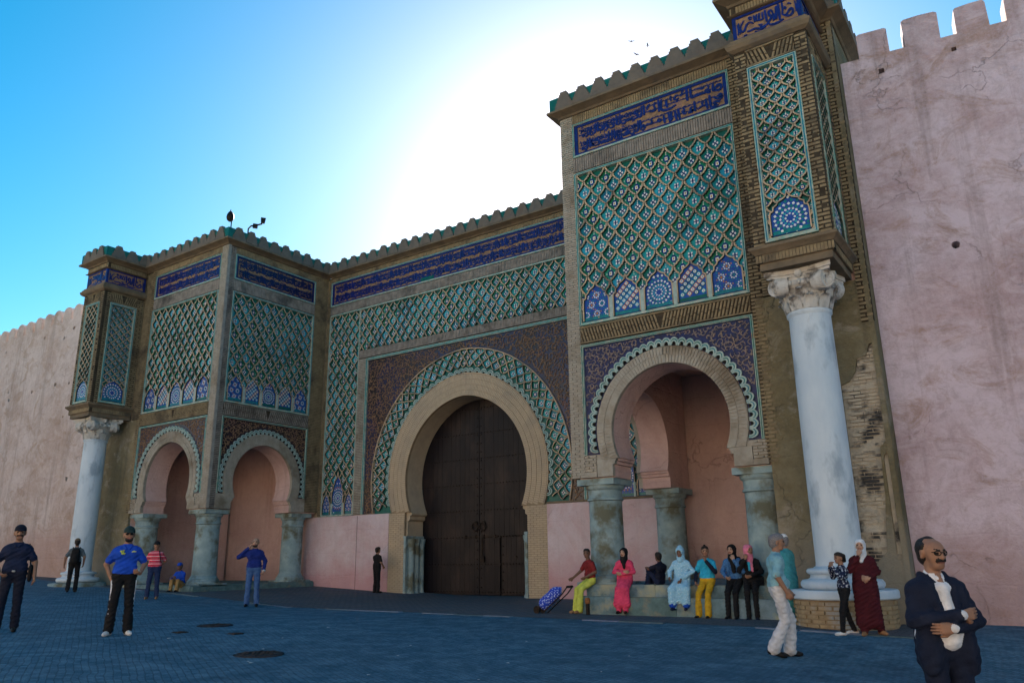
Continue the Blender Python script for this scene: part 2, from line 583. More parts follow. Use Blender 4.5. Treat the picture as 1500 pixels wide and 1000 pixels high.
TILES = {}
def tile_mesh(variant, half=None):
    """a glazed star tile that fills one lattice cell (unit size 2 x 2), with its painted flower in relief"""
    key = (variant, half)
    if key in TILES:
        return TILES[key]
    mb = MB()
    k = 0.94
    poly = [(x * k, y * k) for x, y in CELL]
    def clipped(p):
        if half == 'L': p = clip_half(p, 0, 0.02, False)
        if half == 'R': p = clip_half(p, 0, -0.02, True)
        if half == 'B': p = clip_half(p, 1, 0.0, False)
        return p
    poly = clipped(poly)
    mb.prism(FLAT, poly, 0.0, 0.6, 0)
    def bit(p, mi, h=0.85):
        p = clipped(p)
        if len(p) > 2 and abs(area2(p)) > 0.004:
            mb.prism(FLAT, p, 0.6, h, mi)
    oy = -0.18
    if variant < 2:
        bit([(-.30, oy - .22), (.30, oy - .22), (.30, oy + .22), (-.30, oy + .22)], 2, 0.75)
        for a in range(4):
            an = a * PI / 2 + (PI / 4 if variant else 0)
            bit(circle(math.cos(an) * .25, oy + math.sin(an) * .20, .13, 4, an), 1, 0.95)
        bit(circle(0, oy, .09, 4), 3, 0.95)
        for y in (.25, .45):
            bit(circle(0, y, .07, 4), 1, 0.9)
    else:
        bit(circle(0, oy, .38, 8, PI / 8), 2, 0.75)
        bit(circle(0, oy, .24, 4, PI / 4), 1, 0.9)
        bit(circle(0, oy, .12, 4), 3, 1.0)
        for a in range(4):
            an = a * PI / 2
            bit(circle(math.cos(an) * .52, oy + math.sin(an) * .45, .08, 4), 1, 0.9)
        bit(circle(0, .48, .08, 4), 1, 0.9)
    base = ['teal', 'turq', 'green'][variant]
    TILES[key] = mb.mesh('star_tile', [base, 'white', 'cobalt', 'ochre_tile' if variant == 2 else 'navy'])
    return TILES[key]

def put_tile(fr, parent, a, b, c, hw, hh, rng, half=None, rot=0.0):
    v = rng.choices((0, 1, 2), (5, 3, 3))[0]
    link('star_tile', tile_mesh(v, half), parent, fr.M(a, b, c, rot, hw, hh, 0.03))

def niche_poly(cx, v0, hw, hs, ht):
    """scalloped ogee niche outline: straight sides to hs, tip at ht"""
    k = ht - hs
    half = [(hw, v0), (hw, hs), (hw * .97, hs + .16 * k), (hw * .80, hs + .24 * k), (hw * .78, hs + .40 * k), (hw * .58, hs + .50 * k),
            (hw * .52, hs + .62 * k), (hw * .28, hs + .70 * k), (hw * .10, hs + .80 * k), (hw * .06, hs + .92 * k), (0, ht)]
    half = [(cx + x, y) for x, y in half]
    return half + [(2 * cx - x, y) for x, y in half[::-1][1:]]

def zellij(mb, fr, poly, style, c, rng):
    """cut-tile mosaic inside a niche: small raised pieces, material slots: 0 ground 1 white 2 teal 3 ochre 4 cobalt"""
    us = [p[0] for p in poly]; vs = [p[1] for p in poly]
    u0, u1, v0, v1 = min(us), max(us), min(vs), max(vs)
    cx = (u0 + u1) / 2
    W = u1 - u0
    mb.prism(fr, poly, c - 0.03, c, 4)
    inner = [(cx + (a - cx) * .9, v0 + (b - v0) * .95 + .05 * (v1 - v0) * .4) for a, b in poly]
    def piece(p, mi, h=0.006):
        q = (sum(x for x, _ in p) / len(p), sum(y for _, y in p) / len(p))
        if inside(q, inner):
            mb.prism(fr, p, c, c + h + rng.random() * .003, mi)
    mb.box(fr, u0 + .01, u1 - .01, v0 + .01, v0 + .09, c, c + .008, 2)
    def rosette(x, y, r, col, petals=8):
        piece(circle(x, y, r * .22, 8), col)
        for i in range(petals):
            a = 2 * PI * i / petals
            piece(circle(x + math.cos(a) * r * .5, y + math.sin(a) * r * .5, r * .17, 4, a), 1)
        for i in range(petals):
            a = 2 * PI * (i + .5) / petals
            piece(circle(x + math.cos(a) * r * .85, y + math.sin(a) * r * .85, r * .16, 4, a), 2 if i % 2 else col)
    if style == 0:
        r = W * .2
        y = v0 + .16
        row = 0
        while y < v1:
            for i in range(-2, 3):
                rosette(cx + (i + (row % 2) * .5) * r * 2.1, y, r, (3, 2)[(i + row) % 2])
            y += r * 1.75
            row += 1
    elif style == 1:
        s = W * .2
        for j in range(1, 14):
            for i in range(-4, 5):
                if (i + j) % 2:
                    continue
                x, y = cx + i * s * .62, v0 + .09 + j * s * .62
                piece(circle(x, y, s * .50, 4), (2, 0, 3)[(i * 2 + j) % 3])
                piece([(x + a * .45, y + b * .45) for a, b in circle(0, 0, s * .62, 8)], 1, .010)
                piece(circle(x, y, s * .12, 4), 4, .014)
    else:
        y = v0 + (v1 - v0) * .38
        piece(circle(cx, y, W * .06, 8), 4, .012)
        for k, (rr, n, sz, col) in enumerate(((.12, 8, .035, 1), (.19, 12, .04, 0), (.26, 16, .04, 1), (.33, 16, .05, 2), (.41, 20, .045, 1), (.50, 20, .05, 2), (.6, 24, .05, 1), (.7, 24, .05, 3), (.82, 26, .05, 2), (.95, 28, .05, 1))):
            for i in range(n):
                a = 2 * PI * (i + .5 * (k % 2)) / n
                piece(circle(cx + math.cos(a) * rr * W, y + math.sin(a) * rr * W, sz * W, 4, a), col)

def bond(mb, fr, u0, u1, v0, v1, n0, n1, rng, L=.23, h=.045, gap=.020, mi=0, holes=None):
    """running-bond brickwork, each brick proud of the joint"""
    v = v0
    row = 0
    while v + h <= v1 + 1e-6:
        u = u0 - (L * .5 if row % 2 else 0)
        while u < u1 - .02:
            a, b = max(u, u0), min(u + L - gap, u1)
            if b - a > .03 and not (holes and holes((a + b) / 2, v + h / 2)):
                mb.box(fr, a, b, v, v + h, n0, n1 - rng.random() * .007, mi)
            u += L
        v += h + gap
        row += 1

def slant(mb, fr, u0, u1, v0, v1, n0, n1, rng, w=.046, gap=.040, lean=.10, mi=0):
    """soldier bricks leaning outwards from the middle"""
    c = (u0 + u1) / 2
    half = (u1 - u0) / 2
    k = int(half / (w + gap))
    H = v1 - v0
    for s in (-1, 1):
        for i in range(k + 2):
            x = i * (w + gap) + .02
            cut = .55 if i % 2 else .40
            for b0, b1 in ((0.0, cut - .03), (cut + .03, 1.0)):
                pts = []
                for q, bb in ((x, b0), (x + w, b0), (x + w, b1), (x, b1)):
                    xx = min(q + lean * (bb - .0) , half)
                    pts.append((c + s * xx, v0 + H * bb))
                if abs(pts[0][0] - pts[1][0]) < .008 and abs(pts[2][0] - pts[3][0]) < .008:
                    continue
                mb.prism(fr, pts, n0, n1 - rng.random() * .006, mi)

def scrolls(mb, fr, poly, c0, c1, rng, r=.11, step=.17, w=.022, mi=0, keep=None):
    """leaf scrolls carved over a spandrel: hooked spirals and small leaves on a jittered grid"""
    us = [p[0] for p in poly]; vs = [p[1] for p in poly]
    v = min(vs) + step * .4
    row = 0
    while v < max(vs):
        u = min(us) + step * (.4 + .5 * (row % 2))
        while u < max(us):
            x, y = u + rng.uniform(-.25, .25) * step, v + rng.uniform(-.25, .25) * step
            if inside((x, y), poly) and (keep is None or keep(x, y)):
                s = rng.choice((-1, 1))
                a0 = rng.uniform(0, 2 * PI)
                rr = r * rng.uniform(.75, 1.1)
                pts = []
                for i in range(11):
                    t = i / 10
                    a = a0 + s * t * 1.55 * PI
                    q = rr * (1.0 - .72 * t)
                    pts.append((x + q * math.cos(a), y + q * math.sin(a)))
                pts = [p for p in pts if inside(p, poly)]
                if len(pts) > 3:
                    mb.ribbon(fr, pts, [w * (.55 + .9 * math.sin(PI * (i + .6) / len(pts))) for i in range(len(pts))], c0, c1, mi)
                b = a0 + PI * .5
                tip = (x + rr * 1.15 * math.cos(b), y + rr * 1.15 * math.sin(b))
                if inside(tip, poly):
                    m = (x + rr * .8 * math.cos(b + .5), y + rr * .8 * math.sin(b + .5))
                    mb.ribbon(fr, [(x + rr * .45 * math.cos(b), y + rr * .45 * math.sin(b)), m, tip], [w * .6, w * 1.6, w * .4], c0, c1 - .002, mi)
            u += step
        v += step * .86
        row += 1

# brush strokes of the inscription bands, in units of the line height, written right to left
GLY = {
    'alif': (.16, [[(0, .02), (.01, .5), (-.02, 1.0)]]),
    'lam': (.24, [[(0, 1.0), (0, .18), (-.06, .04), (-.18, .02), (-.26, .12)]]),
    'bowl': (.42, [[(0, .30), (-.01, .10), (-.10, -.06), (-.24, -.08), (-.36, .04), (-.38, .24)]]),
    'waw': (.28, [[(-.02, .32), (-.10, .44), (-.18, .34), (-.10, .24), (0, .30), (-.03, .10), (-.16, -.06), (-.26, -.06)]]),
    'ra': (.22, [[(0, .34), (-.01, .12), (-.10, -.04), (-.22, -.08)]]),
    'sad': (.50, [[(-.16, .06), (-.02, .12), (.0, .28), (-.10, .36), (-.22, .24), (-.28, .06), (-.40, .06), (-.46, .22)], [(.0, .10), (-.28, .06)]]),
    'ta': (.40, [[(-.24, .06), (-.04, .08), (0, .24), (-.10, .32), (-.24, .20), (-.28, .06)], [(-.24, .06), (-.22, .95)]]),
    'kaf': (.42, [[(-.02, .82), (-.22, .70), (-.30, .62), (-.12, .44), (.0, .28), (-.02, .08), (-.20, .02), (-.40, .04)]]),
    'teeth': (.44, [[(0, .28), (-.01, .08), (-.10, .06), (-.12, .26)], [(-.12, .10), (-.22, .06), (-.24, .30)], [(-.24, .10), (-.34, .06), (-.42, .20)]]),
    'ha': (.30, [[(0, .06), (-.06, .30), (-.18, .36), (-.22, .18), (-.10, .10), (-.04, .24), (-.16, .30)]]),
    'ya': (.44, [[(0, .36), (-.14, .40), (-.20, .28), (-.06, .18), (-.02, .04), (-.16, -.08), (-.34, -.04), (-.42, .10)]]),
    'mim': (.24, [[(0, .08), (-.04, .26), (-.14, .22), (-.12, .08), (-.02, .08)], [(-.12, .08), (-.22, .06)]]),
    'ayn': (.32, [[(-.02, .42), (-.14, .46), (-.20, .34), (-.06, .26), (-.18, .22), (-.24, .06), (-.10, -.08), (.0, -.06)]]),
}
def write_line(mb, fr, u0, u1, v0, H, words, c0, c1, rng, w=.11, mi=0):
    """lay a line of letters from right to left until the band is full"""
    u = u1
    i = 0
    while u > u0 + .12 * H:
        name = words[i % len(words)]
        i += 1
        adv, strokes = GLY[name]
        if u - adv * H < u0:
            break
        for st in strokes:
            pts = [(u + x * H, v0 + (.16 + y * .80) * H) for x, y in st]
            fine = []
            for a, b in zip(pts, pts[1:]):
                fine += [a, ((a[0] + b[0]) / 2, (a[1] + b[1]) / 2)]
            fine.append(pts[-1])
            n = len(fine)
            sm = [fine[0]] + [tuple((fine[k - 1][d] + 2 * fine[k][d] + fine[k + 1][d]) / 4 for d in (0, 1)) for k in range(1, n - 1)] + [fine[-1]]
            mb.ribbon(fr, sm, [w * H * (.55 + .65 * math.sin(PI * (k + .8) / (n + .6))) for k in range(n)], c0, c1 - rng.random() * .007, mi)
        for _ in range(rng.choice((0, 1, 1, 2))):
            x, y = u - rng.uniform(.0, adv) * H, v0 + rng.choice((.55, .66, .78, .9, .06)) * H
            if x > u0 + .03 and y < v0 + H * 1.02:
                if rng.random() < .5:
                    mb.prism(fr, circle(x, y, w * H * .5, 4), c0, c1 - .008 - rng.random() * .004, mi)
                else:
                    a = rng.uniform(-.5, .5)
                    d = H * .11
                    mb.ribbon(fr, [(x - d, y - a * d), (x, y + .3 * d), (x + d, y + a * d)], [w * H * .4, w * H * .8, w * H * .3], c0, c1 - .008 - rng.random() * .004, mi)
        u -= (adv + .03) * H
WORDS = [['ta', 'alif', 'ha', 'ra', 'alif', 'lam', 'ayn', 'bowl', 'alif', 'lam', 'mim', 'ya', 'kaf', 'alif', 'lam', 'lam', 'ha', 'waw', 'sad', 'ra'],
         ['waw', 'alif', 'lam', 'bowl', 'sad', 'ra', 'waw', 'alif', 'lam', 'lam', 'teeth', 'kaf', 'ha', 'alif', 'lam', 'mim', 'ya', 'ayn', 'alif', 'ta'],
         ['alif', 'lam', 'kaf', 'teeth', 'bowl', 'lam', 'alif', 'ya', 'waw', 'sad', 'alif', 'lam', 'ayn', 'ra', 'mim', 'ha', 'alif', 'lam', 'bowl', 'ta']]

ACCENT = [['ha', 'ra', 'mim', 'waw', 'ya', 'ra', 'ayn', 'mim'], ['mim', 'ya', 'ra', 'ha', 'waw', 'ayn', 'ra', 'ha']]
# strokes copied by eye from the band on the right pier (one line) and the right end of the tower band (two lines); units: band width, band height
def _from_view(strokes, TL, TR, BL, BR):
    out = []
    for wd, st in strokes:
        pts = []
        for x, y in st:
            a = (x - TL[0]) / (TR[0] - TL[0])
            yt = TL[1] + (TR[1] - TL[1]) * a
            yb = BL[1] + (BR[1] - BL[1]) * a
            pts.append((a, (yb - y) / (yb - yt)))
        out.append((wd, pts))
    return out
PIER_TEXT = _from_view([
    (1.0, [(1060, 232), (1110, 246), (1180, 250), (1245, 222), (1272, 172), (1238, 148), (1192, 172), (1165, 215), (1120, 240)]),
    (.8, [(1075, 70), (1082, 130), (1080, 190), (1060, 236)]), (.6, [(1150, 150), (1130, 168), (1112, 158), (1124, 138), (1150, 150)]),
    (1.1, [(1004, 108), (1008, 200), (1012, 300)]), (1.1, [(962, 140), (958, 220), (944, 300)]), (.9, [(908, 232), (902, 280), (890, 322)]),
    (.9, [(1082, 290), (1000, 328), (900, 358), (820, 376), (800, 360)]),
    (1.0, [(880, 262), (895, 225), (870, 190), (830, 195), (808, 230), (830, 262), (872, 262), (840, 300), (800, 335), (770, 372), (700, 398), (620, 408)]),
    (1.0, [(748, 190), (756, 260), (768, 335)]), (.8, [(700, 222), (690, 262), (700, 305)]), (.8, [(640, 236), (628, 280), (620, 322)]), (.8, [(590, 250), (572, 290), (570, 332)]),
    (.7, [(700, 305), (640, 322), (570, 335)]), (.9, [(532, 268), (536, 310), (542, 350)]),
    (.9, [(505, 372), (450, 352), (400, 372), (352, 418), (318, 486), (262, 492), (246, 460), (262, 410), (330, 340)]),
    (.7, [(490, 300), (455, 286), (425, 300), (440, 322), (480, 318)]), (.9, [(372, 482), (440, 470), (505, 440), (560, 430), (640, 440), (740, 395)]),
    (.7, [(520, 470), (560, 478), (610, 462)]), (.6, [(680, 370), (640, 385), (600, 380)]), (.6, [(1180, 100), (1210, 90), (1240, 100)]), (.6, [(1310, 60), (1330, 120), (1320, 190)]), (.6, [(1345, 90), (1338, 150), (1350, 210)]),
    (.6, [(190, 400), (210, 460), (196, 540)]), (.6, [(225, 380), (215, 440), (240, 520)]), (.5, [(300, 540), (340, 530), (370, 515)])],
    (150, 340), (1365, 0), (160, 600), (1380, 240))
TOWER_TEXT = _from_view([
    (1.0, [(738, 386), (765, 380), (805, 380), (832, 345), (822, 312), (795, 312), (770, 340), (758, 378)]), (.9, [(746, 288), (744, 340), (740, 386)]),
    (.9, [(712, 392), (700, 362), (672, 362), (664, 392), (690, 402), (716, 396)]), (.7, [(690, 305), (700, 335), (694, 352)]), (.8, [(655, 335), (630, 350), (600, 340), (575, 350)]),
    (.9, [(662, 402), (610, 412), (560, 432), (514, 452)]), (1.0, [(508, 318), (510, 390), (512, 452)]), (1.0, [(470, 328), (470, 410), (472, 482)]), (.8, [(440, 352), (412, 372), (430, 398), (396, 416)]),
    (.8, [(372, 402), (345, 420), (322, 452), (352, 462), (382, 442)]), (.8, [(300, 410), (285, 440), (300, 470)]), (1.0, [(248, 455), (240, 500), (252, 545)]), (1.0, [(192, 440), (188, 510), (178, 580), (232, 578), (290, 562), (345, 520)]),
    (1.0, [(158, 448), (162, 520), (160, 592)]), (.8, [(120, 470), (100, 520), (130, 560), (90, 590), (40, 580)]), (.8, [(60, 490), (40, 530), (20, 560)]),
    (.9, [(830, 455), (824, 425), (800, 428), (798, 458), (830, 456), (815, 476), (770, 482), (742, 460)]), (.9, [(800, 520), (760, 508), (738, 538), (778, 552), (740, 560), (712, 588)]), (1.0, [(700, 432), (702, 500), (706, 580)]),
    (1.0, [(660, 476), (664, 540), (672, 592)]), (.8, [(640, 505), (612, 520), (630, 548), (600, 566), (568, 592)]), (1.0, [(540, 496), (542, 560), (546, 612)]), (.9, [(522, 560), (496, 566), (492, 596), (520, 602), (528, 575), (512, 622), (466, 628)]),
    (.8, [(445, 545), (412, 560), (440, 590), (402, 604), (420, 640), (452, 628)]), (1.0, [(364, 566), (368, 630), (376, 694)]), (1.0, [(330, 588), (334, 650), (342, 704)]), (.9, [(300, 600), (280, 640), (300, 690), (262, 716)]), (1.0, [(258, 602), (264, 660), (270, 722)]),
    (1.0, [(204, 640), (208, 690), (216, 732)]), (.8, [(176, 690), (150, 676), (134, 704), (160, 716), (180, 695)]), (.8, [(90, 660), (60, 690), (84, 720), (40, 742), (10, 735)])],
    (0, 478), (852, 205), (0, 815), (890, 545))
def trace(mb, fr, strokes, u0, u1, v0, v1, w, c0, c1, rng):
    for wd, st in strokes:
        pts = [(u0 + a * (u1 - u0), v0 + b * (v1 - v0)) for a, b in st]
        fine = []
        for a, b in zip(pts, pts[1:]):
            fine += [a, ((a[0] + b[0]) / 2, (a[1] + b[1]) / 2)]
        fine.append(pts[-1])
        n = len(fine)
        sm = [fine[0]] + [tuple((fine[k - 1][d] + 2 * fine[k][d] + fine[k + 1][d]) / 4 for d in (0, 1)) for k in range(1, n - 1)] + [fine[-1]]
        mb.ribbon(fr, sm, [w * wd * (.65 + .5 * math.sin(PI * (k + .8) / (n + .6))) for k in range(n)], c0, c1 - rng.random() * .006)

# ------------------------------------------------------------------ layout (metres)
W_, TR, YT, YP = 7.29, 14.40, -5.01, -6.70
PA, PB = 12.66, 14.16                                        # pier, X range
GZ_BACK = [(-200, 2.0), (-60, 1.6), (-24, .95), (-18, .76), (-13, .52), (-7, .34), (-1, .06), (8, .05), (12, .05), (14.5, .0), (18, -.03), (60, -.3), (200, -.3)]
GZ_FRONT = [(-200, 2.0), (-60, 1.6), (-24, .95), (-10, .45), (0, .20), (4, .14), (8, .0), (13.5, -.14), (16.5, -.33), (20, -.40), (60, -.5), (200, -.5)]
def _lerp(T, x):
    for (a, za), (b, zb) in zip(T, T[1:]):
        if x <= b:
            return za + (zb - za) * max(0.0, (x - a) / (b - a))
    return T[-1][1]
def gz(x, y=-5.0):
    """height of the paving: it falls gently to the right and towards the near right corner"""
    t = min(1.0, max(0.0, (-6.5 - y) / 4.5))
    t = t * t * (3 - 2 * t)
    return _lerp(GZ_BACK, x) * (1 - t) + _lerp(GZ_FRONT, x) * t
Z = dict(imp=3.08, f0=3.63, f1=6.37, p0=6.88, p1=11.10, i0=11.59, i1=12.53, top=12.86, led=12.92)

# ------------------------------------------------------------------ ground
def ground_mats():
    g = graph('blue_grey_setts', 0.75, 0.15)
    warp = g.N.new('ShaderNodeVectorMath'); warp.operation = 'ADD'
    nz = g.N.new('ShaderNodeTexNoise'); nz.inputs['Scale'].default_value = 1.7; nz.inputs['Detail'].default_value = 3
    g.L.new(g.pos, nz.inputs['Vector'])
    sc = g.N.new('ShaderNodeVectorMath'); sc.operation = 'SCALE'; sc.inputs['Scale'].default_value = .10
    g.L.new(nz.outputs['Color'], sc.inputs[0])
    g.L.new(g.pos, warp.inputs[0]); g.L.new(sc.outputs[0], warp.inputs[1])
    vec = g.mapped((1, 1, 1), (0, 0, R(28)), src=warp.outputs[0])
    col, fac = g.brick(vec, 0.11, 0.085, 0.007)
    big = g.noise(0.30, det=7, ro=0.65, dist=0.8)
    c = g.mix(g.ramp(col, 0.0, 1.0), (0.034, 0.120, 0.190), (0.095, 0.220, 0.310))
    c = g.mix(g.ramp(big, 0.36, 0.64, 0, 0.7), c, (0.058, 0.135, 0.195))
    blot = g.noise(2.2, g.mapped(loc=(4, 2, 0)), det=8, ro=0.75)
    c = g.mix(g.ramp(blot, 0.46, 0.64, 0, 0.8), c, (0.155, 0.285, 0.37))
    c = g.mix(g.ramp(g.noise(1.1, g.mapped(loc=(9, 2, 0)), det=8, ro=0.75), 0.54, 0.72, 0, 0.75), c, (0.026, 0.062, 0.098))
    speck = g.noise(46.0, det=3)
    c = g.mix(g.ramp(speck, 0.60, 0.74, 0, 0.55), c, (0.17, 0.29, 0.36))
    c = g.mix(g.ramp(g.noise(30.0, g.mapped(loc=(1, 2, 0)), det=3), 0.58, 0.7, 0, 0.5), c, (0.025, 0.045, 0.065))
    c = g.mix(g.ramp(fac, 0.0, 1.0, 0, 0.45), c, (0.025, 0.045, 0.065))
    g.color(c)
    h = g.math('ADD', g.math('MULTIPLY', fac, -0.7), g.math('ADD', g.math('MULTIPLY', g.noise(9.0, det=7, ro=.7), 1.6), g.math('MULTIPLY', col, 0.5)))
    g.bump(h, 1.0, 0.04)
    M['setts'] = g.m
    g = graph('brown_apron_pavers', 0.8, 0.3)
    vec = g.mapped((1, 1, 1), (0, 0, 0))
    col, fac = g.brick(vec, 0.24, 0.12, 0.012)
    c = g.mix(g.ramp(col, 0.0, 1.0), (0.080, 0.085, 0.098), (0.135, 0.125, 0.13))
    c = g.mix(g.ramp(g.noise(1.2, det=7, ro=0.7), 0.4, 0.65, 0, 0.8), c, (0.075, 0.10, 0.13))
    c = g.mix(g.ramp(fac, 0.0, 1.0, 0, 0.8), c, (0.035, 0.034, 0.035))
    g.color(c)
    g.bump(g.math('ADD', g.math('MULTIPLY', fac, -1.0), g.noise(9.0)), 0.8, 0.02)
    M['apron'] = g.m
ground_mats()

def sheet(name, xs, ys, dz, m, y_lo=None):
    me = MB()
    nx, ny = len(xs), len(ys)
    for x in xs:
        for y in ys:
            yy = max(y, y_lo(x)) if y_lo else y
            me.v.append(Vector((x, yy, gz(x, yy) + dz)))
    for i in range(nx - 1):
        for j in range(ny - 1):
            me.f.append((i * ny + j, (i + 1) * ny + j, (i + 1) * ny + j + 1, i * ny + j + 1)); me.m.append(0)
    o = me.build(name, m, smooth=True)
    o['kind'] = 'structure'
    return o
XS = [-400, -200, -100, -60, -45, -30, -24] + [-20 + i for i in range(0, 41)] + [22, 26, 30, 60, 120, 200, 400]
YS = [-300, -120, -60, -40, -30, -25, -21, -18, -16, -14, -12.5, -11, -10.4, -9.8, -9.2, -8.6, -8, -7.4, -6.9, -6.5, -5, 0, 6, 40, 120, 300]
sheet('square_ground', XS, YS, 0.0, 'setts')
def apron_edge(x):                                           # front edge of the paved apron, in plan
    return -6.35 - .055 * x
AX = [-20 + i * .5 for i in range(0, 71)]
sheet('apron_pavement', AX, [-7.4, -7.2, -7.0, -6.8, -6.5, -6, -5, -3, 0, 1.4], .006, 'apron', apron_edge)
# kerb stones flush along the apron edge, each a piece of its own
M['kerb'] = mat('worn_kerb_stone', (0.13, 0.18, 0.22), (0.085, 0.12, 0.15), 5.0, 0.8, 0.4, 40.0, vary=0.4)
x = -17.0
krng = random.Random(5)
root = bpy.data.objects.new('kerb_line', None); COL.objects.link(root); root['kind'] = 'structure'; ROOT[root.name] = Vector()
kb = MB(); kb.box(FLAT, -.5, .5, -.07, .07, -.06, 0.0)
kmesh = kb.mesh('kerb_stone', ['kerb'])
while x < 14.6:
    L = krng.uniform(.75, 1.05)
    if krng.random() < .6:
        y0, y1 = apron_edge(x) - .07, apron_edge(x + L) - .07
        sl = math.atan((gz(x + L, y1) - gz(x, y0)) / L)
        m4 = Matrix.Translation((x + L / 2, (y0 + y1) / 2, gz(x + L / 2, y0) + .012 + krng.random() * .008)) @ Matrix.Rotation(math.atan2(y1 - y0, L), 4, 'Z') @ Matrix.Rotation(-sl, 4, 'Y') @ Matrix.Diagonal((L - .03, 1, 1, 1))
        link('kerb_stone', kmesh, root, m4)
    x += L

M['rib_flank_shade'] = mat('shaded_green_rib_flank', (0.012, 0.075, 0.062), (0.05, 0.05, 0.035), 6.0, 0.5, 0.3, 40.0)  # dark green rib sides, with the shade between ribs painted into the colour

# ------------------------------------------------------------------ shared facade pieces
def lattice_edges(fr, mb, u0, u1, v0, v1, cw, ch, ub, vb, w, c0, c1, blockers=(), fmap=None, mi=0, ms=1):
    hw, hh = cw / 2, ch / 2
    k0, k1 = int((v0 - vb) / hh) - 2, int((v1 - vb) / hh) + 2
    i0, i1 = int((u0 - ub) / cw) - 2, int((u1 - ub) / cw) + 2
    for k in range(k0, k1):
        for i in range(i0, i1):
            x = ub + (i + .5 * (k % 2)) * cw
            y = vb + k * hh
            for s in (1, -1):
                run = []
                for ex, ey in E1:
                    p = (x + s * ex * hw, y + ey * hh)
                    ok = u0 - .004 <= p[0] <= u1 + .004 and v0 - .004 <= p[1] <= v1 + .004 and not any(inside(p, b) for b in blockers)
                    if ok:
                        run.append(p)
                    else:
                        if len(run) > 1:
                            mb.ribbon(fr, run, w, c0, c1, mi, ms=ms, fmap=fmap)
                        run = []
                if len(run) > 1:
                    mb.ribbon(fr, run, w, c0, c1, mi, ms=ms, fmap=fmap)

def sebka(par, fr, u0, u1, v0, v1, cw, ch, ub, vb, niches=(), styles=(0, 1, 2, 1, 0), seed=1, rib=.036, tiles='single', skip=None):
    """recessed tile panel: glazed ground, star tiles, brick lattice standing proud, mosaic niches along the foot"""
    rng = random.Random(seed)
    mb = MB()
    mb.box(fr, u0, u1, v0, v1, -.14, -.10)
    panel = mb.build('tile_panel', 'teal_back', par)
    polys = [niche_poly(*n) for n in niches]
    grown = [niche_poly(n[0], n[1] - .3, n[2] + .02, n[3], n[4] + .02) for n in niches]
    blockers = grown + ([skip] if skip else [])
    mb = MB()
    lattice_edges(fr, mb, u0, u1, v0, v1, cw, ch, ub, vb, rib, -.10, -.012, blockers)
    for n in niches:
        p = niche_poly(n[0], n[1], n[2] + .015, n[3], n[4] + .03)
        mb.ribbon(fr, p, rib * .95, -.10, -.004, ms=1)
    mb.build('sebka_lattice', ['rib', 'rib_flank_shade'], panel)
    hw, hh = cw / 2, ch / 2
    joined = MB() if tiles == 'joined' else None
    for k in range(int((v0 - vb) / hh) - 1, int((v1 - vb) / hh) + 2):
        for i in range(int((u0 - ub) / cw) - 1, int((u1 - ub) / cw) + 2):
            x, y = ub + (i + .5 * (k % 2)) * cw, vb + k * hh
            if y - hh * .5 < v0 or y > v1 + .01 or x < u0 - .02 or x > u1 + .02:
                continue
            if any(inside((x, y), b) for b in blockers) or any(inside((x, y - hh * .45), b) for b in blockers):
                continue
            half = None
            if x - hw < u0 - .02: half = 'R'
            elif x + hw > u1 + .02: half = 'L'
            elif y + hh * .6 > v1: half = 'B'
            if tiles == 'single':
                put_tile(fr, panel, x, y, -.10, hw, hh, rng, half)
            else:
                me = tile_mesh(rng.choice((0, 0, 1, 2)), half)
                m4 = fr.M(x, y, -.10, 0, hw, hh, .03)
                n = len(joined.v)
                joined.v.extend(m4 @ v.co for v in me.vertices)
                for p in me.polygons:
                    joined.f.append(tuple(n + q for q in p.vertices)); joined.m.append(p.material_index)
    if joined and joined.v:
        joined.build('star_tiles', ['teal', 'white', 'cobalt', 'navy'], panel, kind='stuff')
    for j, p in enumerate(polys):
        nb = MB()
        zellij(nb, fr, p, styles[j % len(styles)], -.055, rng)
        nb.build('mosaic_niche', ['turq', 'white', 'teal', 'ochre_tile', 'niche_blue'], panel)
    # little posts between the niches
    if len(niches) > 1:
        pb = MB()
        ns = sorted(niches)
        for a, b in zip(ns, ns[1:]):
            x = (a[0] + b[0]) / 2
            g = (b[0] - b[2]) - (a[0] + a[2])
            pb.box(fr, x - g * .30, x + g * .30, v0, min(a[3], b[3]) + .05, -.10, -.002)
        pb.build('niche_posts', 'lobe_white', panel)
    return panel

def trim_frame(par, fr, u0, u1, v0, v1, w=.055, n1=.012, m='trim', bottom=True):
    mb = MB()
    mb.box(fr, u0, u0 + w, v0, v1, -.14, n1)
    mb.box(fr, u1 - w, u1, v0, v1, -.14, n1)
    mb.box(fr, u0 + w, u1 - w, v1 - w, v1, -.14, n1 + .003)
    if bottom:
        mb.box(fr, u0 + w, u1 - w, v0, v0 + w, -.14, n1 + .003)
    k = w * .34
    mb2 = MB()
    mb2.box(fr, u0 + k, u0 + 2 * k, v0 + k, v1 - k, n1, n1 + .008)
    mb2.box(fr, u1 - 2 * k, u1 - k, v0 + k, v1 - k, n1, n1 + .008)
    mb2.box(fr, u0 + 2 * k, u1 - 2 * k, v1 - 2 * k, v1 - k, n1 + .003, n1 + .010)
    f = mb.build('tile_border', m, par)
    mb2.build('border_fillet', 'teal', f)
    return f

